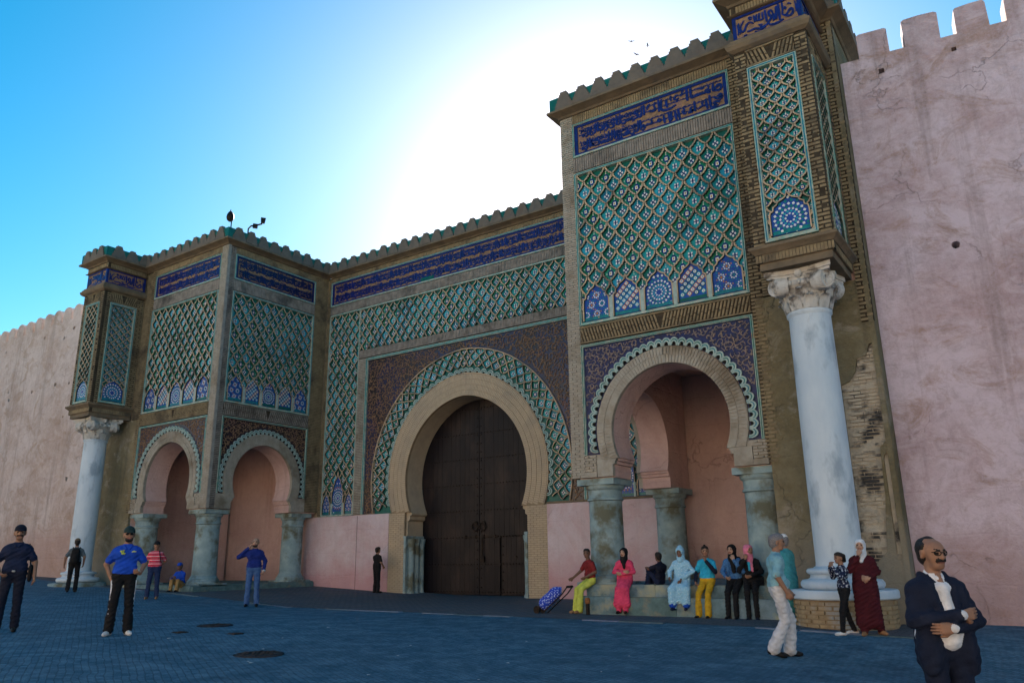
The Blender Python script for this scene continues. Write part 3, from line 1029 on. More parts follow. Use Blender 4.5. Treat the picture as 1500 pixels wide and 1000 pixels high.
def inscription(par, fr, u0, u1, v0, v1, lines, seed, fields=('cobalt', 'scraped'), text=None):
    """two-line carved band: blue glaze lettering left standing on scraped clay"""
    rng = random.Random(seed)
    mb = MB()
    mb.box(fr, u0, u1, v0, v1, -.14, -.05)
    band = mb.build('inscription_band', fields[1], par)
    lt = MB()
    bw = .055 * (v1 - v0) + .02
    for a, b, c, d in ((u0, u0 + bw * 1.4, v0, v1), (u1 - bw * 1.4, u1, v0, v1), (u0 + bw * 1.4, u1 - bw * 1.4, v0, v0 + bw), (u0 + bw * 1.4, u1 - bw * 1.4, v1 - bw, v1)):
        lt.box(fr, a, b, c, d, -.05, -.022)
    H = (v1 - v0 - 2 * bw) / lines
    ua = u0 + bw * 1.7
    ub = u1 - bw * 2.2
    if text == 'pier':
        trace(lt, fr, PIER_TEXT, u0 + bw, u1 - bw, v0 + bw, v1 - bw, .045, -.05, -.024, rng)
    else:
        if text == 'tower':
            um = u0 + (u1 - u0) * .49
            trace(lt, fr, TOWER_TEXT, um, u1 - bw * 1.2, v0 + bw, v1 - bw * .6, .058, -.05, -.024, rng)
            ub = um - .02
        for k in range(lines):
            write_line(lt, fr, ua, ub, v0 + bw + k * H, H * .98, WORDS[(seed + k) % 3], -.05, -.024, rng, w=.135)
            write_line(lt, fr, ua, ub - .11, v0 + bw + k * H + H * .46, H * .50, ACCENT[(seed + k) % 2], -.05, -.034, rng, w=.19)
            write_line(lt, fr, ua, u1 - bw * 2.6, v0 + bw + k * H + H * .30, H * .26, ACCENT[(seed + k + 1) % 2], -.05, -.040, rng, w=.20)
            write_line(lt, fr, ua, u1 - bw * 2.0, v0 + bw + k * H + H * .68, H * .26, ACCENT[(seed + k) % 2], -.05, -.041, rng, w=.20)
    lt.build('lettering', fields[0], band)
    return band

def voussoirs(mb, fr, cx, zc, R0, R1, e, z0, n0, n1, rng, w=.062, gap=.016, rows=3, mi=0):
    """radial ring of thin bricks on a pointed horseshoe"""
    dr = (R1 - R0) / rows
    for s in (1, -1):
        for r in range(rows):
            ra, rb = R0 + r * dr, R0 + (r + 1) * dr - gap
            a = math.asin(max(-1, (z0 - zc) / rb))
            a1 = math.acos(e / rb)
            da = (w + gap) / ((ra + rb) / 2)
            a += da * .5 * (r % 2)
            while a < a1:
                b = min(a + w / ((ra + rb) / 2), a1)
                pts = []
                for q, t in ((ra, a), (rb, a), (rb, b), (ra, b)):
                    pts.append((cx + s * (-e + q * math.cos(t)), zc + q * math.sin(t)))
                if min(p[1] for p in pts) > z0 - .02:
                    mb.prism(fr, pts, n0, n1 - rng.random() * .005, mi)
                a += da

def ring_poly(cx, zc, R0, R1, e, z0, n=20):
    o = arch_pts(cx, zc, R1, e, z0, n)
    i = arch_pts(cx, zc, R0, e, z0, n)
    return o + i[::-1]

LOBE = None
def lobe_mesh():
    """one scallop of the arch border: two pale rolls with green between them round a dark pocket"""
    global LOBE
    if LOBE: return LOBE
    mb = MB()
    def half_ring(r0, r1, c0, c1, mi, n=9):
        out = [(r1 * math.cos(a), r1 * math.sin(a)) for a in np.linspace(-.15, PI + .15, n)]
        inn = [(r0 * math.cos(a), r0 * math.sin(a)) for a in np.linspace(PI + .15, -.15, n)]
        mb.prism(FLAT, out + inn, c0, c1, mi)
    half_ring(.80, 1.0, 0, .9, 0)
    half_ring(.64, .80, 0, .65, 1)
    half_ring(.42, .64, 0, .9, 0)
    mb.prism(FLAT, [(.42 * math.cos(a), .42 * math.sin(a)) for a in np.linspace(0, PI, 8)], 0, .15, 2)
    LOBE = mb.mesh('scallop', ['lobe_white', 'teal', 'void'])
    return LOBE

def horseshoe_face(par, fr, a, b, c, Ri, zc, seed, spand, scroll, brick_ring='brick_white', lobes=True):
    """spandrel, scalloped border and brick ring of a loggia arch"""
    rng = random.Random(seed)
    e = .03
    R1, R2 = Ri + .40, Ri + .62
    zf0, zf1 = Z['f0'], Z['f1']
    trim_frame(par, fr, a, b, zf0, zf1, .06, bottom=False)
    i0, i1 = a + .06, b - .06
    arc = arch_pts(c, zc, R1 + .02, e, zf0, 18)
    poly = [(i0, zf0), (i0, zf1 - .06), (i1, zf1 - .06), (i1, zf0)] + arc[::-1]
    mb = MB()
    mb.prism(fr, poly, -.14, -.045)
    sp = mb.build('spandrel', spand, par)
    arc2 = arch_pts(c, zc, R2 + .03, e, zf0, 18)
    poly2 = [(i0 + .03, zf0 + .02), (i0 + .03, zf1 - .09), (i1 - .03, zf1 - .09), (i1 - .03, zf0 + .02)] + arc2[::-1]
    sm = MB()
    scrolls(sm, fr, poly2, -.045, -.024, rng, r=.082, step=.135, w=.0135)
    sm.build('leaf_scrolls', scroll, sp, kind='stuff')
    rb = MB()
    rb.prism(fr, ring_poly(c, zc, Ri, R1, e, Z['f0'] - .12), -.12, -.02)
    ring = rb.build('arch_ring', 'mortar_pale' if brick_ring != 'brick_white' else 'brick_white', par)
    vb = MB()
    voussoirs(vb, fr, c, zc, Ri + .004, R1 - .004, e, zf0 - .10, -.02, .0, rng, rows=2)
    vb.build('voussoir_bricks', brick_ring, ring, kind='stuff')
    if lobes:
        n = int((R1 + .1) * 3.75 / .205)
        a0 = math.asin((zf0 + .05 - zc) / (R1 + .1))
        for i in range(n):
            t = a0 + (PI - 2 * a0) * (i + .5) / n
            x, y = c + (R1 + .015) * math.cos(t), zc + (R1 + .015) * math.sin(t)
            link('scallop', lobe_mesh(), ring, fr.M(x, y, -.03, t - PI / 2, .125, .18, .045))

def merlons(par, path, zbase, rng, first=.28, pitch=.56, parent_name='parapet'):
    """stepped merlons along a plan path, walking with the outside on the right"""
    for (xa, ya), (xb, yb) in zip(path, path[1:]):
        d = Vector((xb - xa, yb - ya, 0))
        L = d.length
        d.normalize()
        n = Vector((d.y, -d.x, 0))
        k = max(1, int(round(L / pitch)))
        fr = Fr((xa, ya, 0), d, (0, 0, 1), n)
        for i in range(k):
            u = (i + .5) * L / k
            link('merlon', MERLON, par, fr.M(u, zbase + rng.uniform(-.012, .012), .20, rng.uniform(-.02, .02), rng.uniform(.94, 1.05), rng.uniform(.83, .92), 1))
mm = MB()
mm.prism(FLAT, [(-.275, 0), (.275, 0), (.275, .13), (.24, .13), (.24, .22), (.205, .22), (.205, .31), (.17, .31), (.17, .40), (.135, .40), (.135, .47), (.10, .47), (.10, .545), (-.10, .545), (-.10, .47), (-.135, .47), (-.135, .40), (-.17, .40), (-.17, .31), (-.205, .31), (-.205, .22), (-.24, .22), (-.24, .13), (-.275, .13)], -.10, .045, back=True)
MERLON = mm.mesh('merlon', ['stone_merlon'])

def crown(par, path, rng, dz=0.0):
    """cornice ledge, glazed parapet and merlons"""
    mb = MB()
    z = Z['led'] + dz
    mb.sweep(path, [(-.20, z - .08), (.02, z - .06), (.06, z - .02), (.20, z + .03), (.27, z + .05), (.27, z + .11), (.21, z + .13), (-.2, z + .13)])
    mb.build('cornice', 'stone', par)
    mb = MB()
    mb.sweep(path, [(-.25, z + .13), (.20, z + .131), (.20, z + .515), (.10, z + .53), (-.25, z + .53)])
    pp = mb.build('parapet', 'teal_back', par)
    merlons(pp, path, z + .125, rng)

def pilaster(par, fr, u0, u1, v0, v1, rng, m='brick', mortar='mortar', n1=.0, deep=False):
    mb = MB()
    mb.box(fr, u0, u1, v0, v1, -.14, n1 - .026)
    p = mb.build('pilaster', mortar, par)
    b = MB()
    if deep:
        bond(b, fr, u0, u1, v0 + .01, v1 - .01, n1 - .026, n1, rng, L=.25, h=.05, gap=.034)
    else:
        bond(b, fr, u0, u1, v0 + .01, v1 - .01, n1 - .026, n1, rng, L=.24, h=.046, gap=.016)
    b.build('brickwork', m, p, kind='stuff')
    return p

def strip(par, fr, u0, u1, v0, v1, rng, m='brick', mortar='mortar', n1=.0, plain=False, name='brick_strip'):
    mb = MB()
    mb.box(fr, u0, u1, v0, v1, -.14, n1 - .03)
    p = mb.build(name, mortar, par)
    b = MB()
    if plain:
        u = u0 + .005
        while u < u1 - .03:
            b.box(fr, u, min(u + .052, u1), v0 + .01, v1 - .012, n1 - .03, n1 - rng.random() * .008)
            u += .052 + .014
    else:
        b.box(fr, u0, u1, v0, v0 + .035, n1 - .03, n1 + .006)
        b.box(fr, u0, u1, v1 - .035, v1, n1 - .03, n1 + .006)
        slant(b, fr, u0 + .02, u1 - .02, v0 + .045, v1 - .045, n1 - .03, n1, rng)
    b.build('brickwork', m, p, kind='stuff')
    return p

def five_niches(u0, u1, v0, n=5):
    cw2 = (u1 - u0) / n
    return [(u0 + (j + .5) * cw2, v0 + .05, cw2 * .5 - .075, v0 + .52, v0 + 1.02) for j in range(n)]

# ------------------------------------------------------------------ gate towers
def tower(s, label):
    rng = random.Random(11 if s > 0 else 23)
    t = thing('gate_tower', label, 'tower', (s * 10.8, -2.5, gz(s * 10.8)), 'towers flanking the gate')
    F = front(YT)
    SIDE = facing_left(W_) if s > 0 else facing_right(-W_)
    def iv(a, b):
        return (a, b) if s > 0 else (-b, -a)
    zg = -.6
    TH = .95                                                 # arcade wall thickness
    # --- arcade walls
    c = s * 9.84
    Ri, zc, e = 1.47, 4.13, .03
    arc = arch_pts(c, zc, Ri, e, 3.53, 20)
    foot = [(1.45, Z['imp']), (1.45, 3.37), (1.39, 3.38), (1.39, 3.45), (1.34, 3.46), (1.34, 3.52)]
    op = [(c - x, z) for x, z in foot] + arc + [(c + x, z) for x, z in foot[::-1]]
    out_lo, out_hi = iv(12.05, TR)
    if s > 0:
        poly = [(W_ + .15, Z['imp'])] + op + [(12.05, Z['imp']), (12.05, zg), (TR - .06, zg), (TR - .06, Z['top']), (W_ + .15, Z['top'])]
    else:
        poly = [(-W_ - .15, Z['imp'])] + op[::-1] + [(-12.05, Z['imp']), (-12.05, zg), (-TR + .06, zg), (-TR + .06, Z['top']), (-W_ - .15, Z['top'])]
    mb = MB()
    mb.prism(F, poly, -TH, -.12, 0, back=True)
    mb.build('front_wall', 'salmon', t)
    # side arcade (faces the gate)
    cs = -2.66 if s < 0 else 2.66
    Rs = 1.36
    arc = arch_pts(cs, zc, Rs, e, 3.53, 20)
    foot2 = [(x - .11, z) for x, z in foot]
    ops = [(cs - x, z) for x, z in foot2] + arc + [(cs + x, z) for x, z in foot2[::-1]]
    ya, yb = (YT + TH + .005, -.005) if s < 0 else (.005, -YT - TH - .005)
    # the pier of wall at the front corner belongs to the front wall; side wall starts behind it
    pl = [(min(ya, yb), Z['imp'])] + [p for p in ops if min(ya, yb) < p[0] < max(ya, yb)] + [(max(ya, yb), Z['imp']), (max(ya, yb), Z['top']), (min(ya, yb), Z['top'])]
    mb = MB()
    mb.prism(SIDE, pl, -TH, -.12, 0, back=True)
    mb.build('side_wall', 'salmon', t)
    # plaster on the front jamb of the side arch: the strip of front wall end seen inside the opening
    mb = MB()
    y0 = YT + .12
    xo0, xo1 = iv(12.9, TR - .02)
    mb.box(FLAT, xo0, xo1, YT + TH + .003, 0, zg, Z['top'] - .01)      # outer wall
    mb.build('outer_wall', 'salmon', t)
    xc0, xc1 = iv(W_ + .13, TR - .03)
    mb = MB()
    mb.box(FLAT, xc0, xc1, YT + .2, 5.5, 6.42, Z['top'] - .02, back=True)
    mb.build('upper_storey', 'salmon', t)
    xb0, xb1 = iv(W_ - .5, TR - .03)
    mb = MB()
    mb.box(FLAT, iv(W_ + .3, TR - .03)[0], iv(W_ + .3, TR - .03)[1], .16, 5.5, zg, 6.41)
    mb.build('rear_wall', 'salmon', t)
    # --- front decoration
    a, b = iv(7.66, 11.99)
    horseshoe_face(t, F, a, b, c, Ri, zc, 31 + s, 'navy_umber' if s < 0 else 'navy', 'scraped_pale' if s > 0 else 'scraped')
    # impost blocks under the ring
    for sg in (-1, 1):
        x0, x1 = sorted((c + sg * 1.50, c + sg * 2.22))
        mb = MB(); mb.box(F, x0, x1, Z['imp'] + .03, 3.66, -.12, -.05); mb.build('impost_backing', 'brick_white', t)
    for sg in (-1, 1):
        x0, x1 = c + sg * 1.37, c + sg * 2.16
        mb = MB()
        pts = [(c + sg * x, z) for x, z in ((1.45, Z['imp'] + .02), (1.45, 3.37), (1.39, 3.38), (1.39, 3.45), (1.36, 3.46), (1.36, 3.50), (1.86, 3.50), (1.86, Z['imp'] + .02))]
        mb.prism(F, pts, -.12, -.004)
        ib = mb.build('impost', 'brick_white', t)
        bb = MB()
        x0, x1 = sorted((c + sg * 1.88, c + sg * 2.18))
        bond(bb, F, x0, x1, Z['imp'] + .16, 3.61, -.12, -.002, rng)
        bb.box(F, x0 - .01, x1 + .01, Z['imp'] + .02, Z['imp'] + .14, -.12, .02)
        bb.build('impost_bricks', 'brick_white', ib, kind='stuff')
    strip(t, F, a, b, Z['f1'] + .04, Z['p0'] - .035, rng, 'brick', 'mortar', .015)
    n5 = five_niches(a + .06, b - .06, Z['p0'] + .05)
    cw = (b - a - .12) / 10
    trim_frame(t, F, a, b, Z['p0'], Z['p1'], .06)
    sebka(t, F, a + .06, b - .06, Z['p0'] + .05, Z['p1'] - .06, cw, .53, a + .06, Z['p0'] + .05 + .70, n5, seed=41 + s)
    strip(t, F, a, b, Z['p1'] + .03, Z['i0'] - .03, rng, 'brick_grey', 'mortar', .0, plain=True)
    trim_frame(t, F, a, b, Z['i0'] - .02, Z['i1'] + .04, .05)
    inscription(t, F, a + .05, b - .05, Z['i0'] + .03, Z['i1'] - .01, 2, 51 + s, text='tower' if s > 0 else None)
    strip(t, F, a, b, Z['i1'] + .06, Z['top'] - .01, rng, 'brick', 'mortar', .0, plain=True)
    u0, u1 = iv(W_, 7.655)
    pilaster(t, F, u0, u1, 3.10, Z['top'], rng, 'brick_white', 'brick_white_joint')
    u0, u1 = iv(11.995, 12.26)
    pilaster(t, F, u0, u1, 3.12, Z['top'], rng, 'brick', deep=True)
    u0, u1 = iv(12.265, PA - .004)
    pilaster(t, F, u0, u1, 6.72, Z['top'], rng, 'brick', deep=False)
    u0, u1 = iv(PB + .004, TR)
    pilaster(t, F, u0, u1, 5.8, Z['top'], rng, 'brick', deep=True)
    # --- side decoration (the face towards the gate)
    a, b = (-4.64, -.70) if s < 0 else (.70, 4.64)
    horseshoe_face(t, SIDE, a, b, cs, Rs, zc, 61 + s, 'umber' if s < 0 else 'navy', 'scraped')
    for sg in (-1, 1):
        mb = MB()
        pts = [(cs + sg * x, z) for x, z in ((1.34, Z['imp'] + .02), (1.34, 3.37), (1.28, 3.38), (1.28, 3.45), (1.25, 3.46), (1.25, 3.50), (1.60, 3.50), (1.60, 3.56), (1.70, 3.62), (2.0, 3.62), (2.0, Z['imp'] + .02))]
        mb.prism(SIDE, pts, -.12, -.004)
        mb.build('impost', 'brick_white', t)
    strip(t, SIDE, a, b, Z['f1'] + .04, Z['p0'] - .035, rng, 'brick_grey', 'mortar', .012)
    cw = (b - a - .12) / 10
    trim_frame(t, SIDE, a, b, Z['p0'], Z['p1'], .06)
    n5 = five_niches(a + .06, b - .06, Z['p0'] + .05)
    sebka(t, SIDE, a + .06, b - .06, Z['p0'] + .05, Z['p1'] - .06, cw, .53, a + .06, Z['p0'] + .05 + .70, n5, seed=71 + s, tiles='single' if s < 0 else 'joined')
    strip(t, SIDE, a, b, Z['p1'] + .03, Z['i0'] - .03, rng, 'brick_grey', 'mortar', .0, plain=True)
    trim_frame(t, SIDE, a, b, Z['i0'] - .02, Z['i1'] + .04, .05)
    inscription(t, SIDE, a + .05, b - .05, Z['i0'] + .03, Z['i1'] - .01, 2, 81 + s, ('navy', 'scraped'))
    strip(t, SIDE, a, b, Z['i1'] + .06, Z['top'] - .01, rng, 'brick', 'mortar', .0, plain=True)
    pa = (-4.978, -4.645) if s < 0 else (4.645, 4.978)
    pb_ = (-.695, -.005) if s < 0 else (.005, .695)
    pilaster(t, SIDE, *pa, 3.10, Z['top'], rng, 'brick_grey', 'mortar', n1=-.003)
    pilaster(t, SIDE, *pb_, 3.12, Z['top'], rng, 'brick', 'mortar', n1=-.003)
    # --- projecting pier on the outer side
    FP = front(YP)
    p0, p1 = iv(PA, PB)
    mb = MB()
    mb.box(FLAT, p0 + .13, p1 - .13, YP + .13, YT + .1, 7.06, Z['top'] - .005, back=True)
    pier = mb.build('pier', 'brick', t)
    faces = [(FP, p0, p1, 'single', 'front'), (facing_right(p1), YP + .005, YT - .005, 'joined', 'r'), (facing_left(p0), -YT + .005, -YP - .005, 'joined', 'l')]
    for fr, u0, u1, tl, nm in faces:
        if nm == 'l' and s < 0 or nm == 'r' and s > 0:
            tl = 'joined'
        if s < 0: tl = 'joined'
        w = .24 if nm == 'front' else .30
        n1 = .0 if nm == 'front' else -.003
        if nm == 'front':
            u0, u1 = u0 + .0, u1 - .0
        pilaster(t, fr, u0, u0 + w, 7.2, 11.68, rng, 'brick', n1=n1, deep=True)
        pilaster(t, fr, u1 - w, u1, 7.2, 11.68, rng, 'brick', n1=n1, deep=True)
        strip(t, fr, u0 + w + .003, u1 - w - .003, 11.27, 11.68, rng, 'brick', 'mortar', n1)
        trim_frame(t, fr, u0 + w, u1 - w, 7.25, 11.25, .07)
        a, b = u0 + w + .07, u1 - w - .07
        cw = (b - a) / 3
        nic = [((a + b) / 2, 7.37, (b - a) / 2 - .07, 7.78, 8.20)]
        sebka(t, fr, a, b, 7.32, 11.18, cw, .30, a + cw / 2, 8.30, nic, (2,), seed=91 + s, rib=.028, tiles=tl)
        inscription(t, fr, u0 + .03, u1 - .03, 12.0, 12.6, 1, 5 + s, ('cobalt', 'scraped'), 'pier')
        strip(t, fr, u0, u1, 12.64, Z['top'] - .01, rng, 'brick', 'mortar', n1, plain=True)
    # ledge under the inscription and the corbelled foot
    pth = [(p0, YT), (p0, YP), (p1, YP), (p1, YT)]
    mb = MB()
    mb.sweep(pth, [(-.14, 11.685), (.02, 11.69), (.10, 11.74), (.14, 11.82), (.14, 11.86), (.09, 11.88), (.09, 11.93), (.05, 11.95), (.05, 11.99), (-.14, 11.995)])
    mb.sweep(pth, [(-.14, 12.605), (.03, 12.61), (.07, 12.625), (.03, 12.64), (-.14, 12.645)])
    mb.build('pier_ledge', 'stone', t)
    mb = MB()
    mb.sweep(pth, [(-.14, 7.02), (.0, 7.025), (.05, 7.08), (.10, 7.12), (.10, 7.18), (.0, 7.20), (-.14, 7.205)])
    mb.box(FLAT, p0 + .06, p1 - .06, YP + .06, YT, 6.70, 6.85, back=True)
    cb = mb.build('corbel', 'stone', t)
    for fr, u0, u1, tl, nm in faces:
        strip(cb, fr, u0 + (.0 if nm == 'front' else .004), u1 - (.0 if nm == 'front' else .004), 6.85, 7.02, rng, 'brick', 'mortar', .0 if nm == 'front' else -.003, plain=True, name='brick_course')
    mb = MB()
    mb.box(FLAT, p0 + .02, p1 - .02, YP + .02, YT, 6.849, 7.06, back=True)
    mb.build('corbel_core', 'stone', cb)
    # --- plaster field behind the column, pale render fallen off in one patch
    u0, u1 = iv(12.07, TR)
    pf = [(u0, zg), (u1, zg), (u1, 6.70), (u0, 6.70)]
    if s > 0:
        patch = [(13.62, 4.55), (13.80, 4.62), (13.92, 4.80), (13.98, 5.05), (14.16, 5.10), (14.24, 5.32), (14.39, 5.36), (14.39, 3.45), (14.18, 3.25), (14.15, 2.3), (14.10, 1.86), (14.05, 1.30), (13.85, 1.10), (13.62, 1.20)]
        fb = MB()
        fb.holed(F, [(u0, zg), (u1 + .001, zg), (u1 + .001, 5.78), (u0, 5.78)], [patch, [(14.215, 1.25), (14.345, 1.25), (14.345, 3.02), (14.325, 3.10), (14.28, 3.13), (14.235, 3.10), (14.215, 3.02)]], -.02, 0, .065, 0, 1)
        pl = fb.build('plaster_field', ['ochre', 'bare_wall'], t)
        bb = MB()
        bond(bb, F, 13.45, 14.38, 1.12, 5.34, -.066, -.050, rng, L=.26, h=.05, gap=.02, holes=lambda x, y: not inside((x, y), patch) or rng.random() < .25)
        bb.build('exposed_bricks', 'brick_patch', pl, kind='stuff')
        nb = MB()
        nb.box(F, u0, PB, 5.781, 6.70, -.12, -.022)
        nb.build('plaster_band', 'ochre', pl)
    else:
        fb = MB()
        fb.box(F, u0, u1, zg, 6.70, -.12, -.02)
        fb.build('plaster_field', 'ochre', t)
    # outer return of the tower
    OUT = facing_right(TR) if s > 0 else facing_left(-TR)
    ua, ub = (YT + .002, 5.5) if s > 0 else (-5.5, -YT - .002)
    mb = MB()
    mb.box(OUT, ua, ub, zg, Z['top'], -.1, -.012)
    mb.build('outer_face', 'ochre', t)
    # crown
    if s > 0:
        path = [(W_, .0), (W_, YT), (PA, YT), (PA, YP), (PB, YP), (PB, YT), (TR, YT), (TR, 1.5)]
    else:
        path = [(-TR, 1.5), (-TR, YT), (-PB, YT), (-PB, YP), (-PA, YP), (-PA, YT), (-W_, YT), (-W_, .0)]
    crown(t, path, rng)
    mb = MB()
    mb.box(FLAT, xc0, xc1, YT + .1, 5.5, Z['top'] - .015, Z['led'] + .1)
    mb.box(FLAT, p0 + .05, p1 - .05, YP + .05, YT + .09, Z['top'] - .015, Z['led'] + .1)
    mb.build('roof_slab', 'stone', t)
    return t

M['navy_umber'] = mat('worn_navy_glaze', (0.010, 0.014, 0.055), (0.02, 0.015, 0.02), 3.0, 0.35, 0.3, 30.0, spec=0.5)
M['bare_wall'] = mat('bare_rubble_wall', (0.50, 0.45, 0.36), (0.36, 0.32, 0.25), 4.0, 0.95, 0.8, 22.0, c3=(0.05, 0.05, 0.05), scale3=1.7, mask3=(0.52, 0.62))
M['brick_patch'] = mat('bare_patch_brick', (0.50, 0.44, 0.34), (0.38, 0.32, 0.24), 5.0, 0.95, 0.6, 40.0, c3=(0.055, 0.055, 0.055), scale3=1.4, mask3=(0.5, 0.6))
tower(1, 'tall right tower of the gate with pink-walled horseshoe loggia and blue inscription band')
tower(-1, 'smaller-looking left tower of the gate showing two horseshoe arches at its corner')

# ------------------------------------------------------------------ gate wall between the towers
def gate_wall():
    rng = random.Random(7)
    t = thing('gate_wall', 'recessed central gate wall with great tiled horseshoe arch above wooden doors', 'gate wall', (0, .5, gz(0)))
    F = front(0)
    zc, e = 4.08, .15
    Ri, R1, R2 = 2.82, 3.62, 4.55
    zs = 2.90
    arc = arch_pts(0, zc, Ri, e, zs, 28)
    op = [(-2.62, -.3), (-2.62, 1.98), (-2.60, 2.0), (-2.60, 2.62), (-2.50, 2.68), (-2.50, 2.80), (-2.42, 2.84)] + arc + [(2.42, 2.84), (2.50, 2.80), (2.50, 2.68), (2.60, 2.62), (2.60, 2.0), (2.62, 1.98), (2.62, -.3)]
    poly = [(-W_ - .3, -.3)] + op + [(W_ + .3, -.3), (W_ + .3, Z['top']), (-W_ - .3, Z['top'])]
    mb = MB()
    mb.prism(F, poly, -.95, -.12, 0)
    mb.build('arch_wall', 'brick_pale', t)
    mb = MB()
    mb.box(FLAT, -W_ - .1, W_ + .1, 1.45, 5.5, 6.9, Z['top'] - .02, back=True)
    mb.box(FLAT, -W_ - .1, -3.2, 1.30, 5.5, -.3, 6.895)
    mb.box(FLAT, 3.2, W_ + .1, 1.30, 5.5, -.3, 6.895)
    mb.box(FLAT, -3.19, 3.19, 1.30, 5.5, -.3, 6.89)  # unseen passage filled solid, added to stop sun leaking round the door
    mb.build('rear_mass', 'salmon', t)
    # dado
    for s in (-1, 1):
        mb = MB()
        a, b = sorted((s * 3.42, s * (W_ + .6)))
        mb.prism(F, [(a, -.3), (b, -.3), (b, 2.93), (a, 2.93)], -.12, .015 if s < 0 else .012)
        mb.build('dado', 'dado', t)
        if s > 0:
            cc = MB(); cc.box(F, 3.42, W_ + .6, 2.935, 3.0, -.12, .03); cc.build('dado_coping', 'stone', t)
    mb = MB()
    for x in (-5.03,):
        mb.box(F, x - .008, x + .008, 0.0, 2.9, .015, .0165)
    mb.build('dado_joint', 'void', t)
    # brick jambs and ring
    for s in (-1, 1):
        a, b = sorted((s * 2.66, s * 3.415))
        mb = MB()
        mb.box(F, a, b, -.2, 2.93, -.12, -.012)
        j = mb.build('brick_jamb', 'mortar_pale', t)
        bb = MB()
        bond(bb, F, a, b, .02, 2.92, -.012, .004, rng, L=.24, h=.055, gap=.014)
        bb.build('brickwork', 'brick_pale', j, kind='stuff')
        # stone guard at the foot of the jamb, on the reveal
        gb = MB()
        xa, xb = sorted((s * 2.56, s * 2.655))
        gb.box(F, xa, xb, -.2, 2.02, -.95, .02, back=True)
        gb.box(F, xa - .02, xb + .02, 2.02, 2.10, -.95, .035, back=True)
        gb.build('jamb_guard', 'column_stone', t)
        for k, yy in enumerate((.24, .50, .76)):
            cb = MB()
            cb.lathe((s * 2.50, yy, 0), [(.15, -.2), (.15, .12), (.125, .16), (.115, .22), (.115, 1.72), (.13, 1.76), (.12, 1.80), (.15, 1.90), (.16, 2.0)], 16)
            cb.build('colonnette', 'column_stone', t, smooth=40)
    mb = MB()
    mb.prism(F, ring_poly(0, zc, Ri, R1, e, zs + .03, 28), -.12, -.014)
    ring = mb.build('brick_ring', 'mortar_pale', t)
    vb = MB()
    voussoirs(vb, F, 0, zc, Ri + .006, R1 - .006, e, zs + .03, -.014, .004, rng, w=.058, gap=.012, rows=4)
    vb.build('voussoir_bricks', 'brick_pale', ring, kind='stuff')
    # glazed ring
    mb = MB()
    mb.prism(F, ring_poly(0, zc, R1, R2, e, 2.94, 28), -.14, -.10)
    tr_ = mb.build('tile_ring', 'teal_back', t)
    mb = MB()
    for rr in (R1 + .015, R2 - .012):
        mb.ribbon(F, arch_pts(0, zc, rr, e, 2.95, 40), .035, -.10, .004)
    # lattice bent round the ring: a runs along the arc, b across it
    a_end = math.asin((2.98 - zc) / R2)
    span = (PI - 2 * a_end)
    NC = 36
    cw = span * (R1 + R2) / 2 / NC
    def bend(a, b):
        t_ = a_end + span * (1 - a / (cw * NC))
        r = R1 + .24 + b
        ee = e * (1 if t_ < PI / 2 else -1) * min(1, abs(t_ - PI / 2) / .12)
        return (-ee + r * math.cos(t_), zc + r * math.sin(t_))
    ch = .42
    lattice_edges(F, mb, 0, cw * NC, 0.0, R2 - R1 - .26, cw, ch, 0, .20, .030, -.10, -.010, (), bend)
    mb.build('ring_lattice', ['rib', 'rib_flank_shade'], tr_)
    rg = random.Random(3)
    for k in range(0, 4):
        for i in range(NC + 1):
            a, b = (i + .5 * (k % 2)) * cw, .20 + (k - 0) * ch / 2
            if a < .1 or a > cw * NC - .1 or b > .66:
                continue
            x, y = bend(a, b)
            t_ = a_end + span * (1 - a / (cw * NC))
            half = 'B' if b > .5 else None
            put_tile(F, tr_, x, y, -.10, cw / 2 * .98, ch / 2, rg, half, rot=t_ - PI / 2)
    n = 44
    for i in range(n):
        t_ = a_end + span * (i + .5) / n
        ee = e * (1 if t_ < PI / 2 else -1) * min(1, abs(t_ - PI / 2) / .12)
        x, y = -ee + (R1 + .02) * math.cos(t_), zc + (R1 + .02) * math.sin(t_)
        link('scallop', lobe_mesh(), tr_, F.M(x, y, -.09, t_ - PI / 2, .155, .20, .07))
    # spandrel
    SU, SV = 4.80, 8.93
    arcp = arch_pts(0, zc, R2, e, 2.95, 28)
    # the arc foot must stay inside the panel
    poly = [(-SU, 2.95), (-SU, SV), (SU, SV), (SU, 2.95)] + arcp[::-1]
    mb = MB()
    mb.prism(F, poly, -.14, -.055)
    sp = mb.build('spandrel', 'spandrel_glaze', t)
    arc2 = arch_pts(0, zc, R2 + .05, e, 2.95, 28)
    poly2 = [(-SU + .03, 2.98), (-SU + .03, SV - .04), (SU - .03, SV - .04), (SU - .03, 2.98)] + arc2[::-1]
    sm = MB()
    scrolls(sm, F, poly2, -.055, -.030, rng, r=.098, step=.165, w=.016)
    sm.build('leaf_scrolls', 'scraped', sp, kind='stuff')
    trim_frame(t, F, -SU - .10, SU + .10, 2.96, SV + .10, .10, bottom=False)
    # brick frame round the alfiz
    strip(t, F, -5.30, 5.30, 9.06, 9.40, rng, 'brick_grey', 'mortar', .03, plain=True)
    for s in (-1, 1):
        a, b = sorted((s * 4.905, s * 5.30))
        pilaster(t, F, a, b, 2.96, 9.055, rng, 'brick_white' if s < 0 else 'brick', 'mortar', n1=.02)
    # tile field: side strips and the band over the arch
    cw, ch = .42, .53
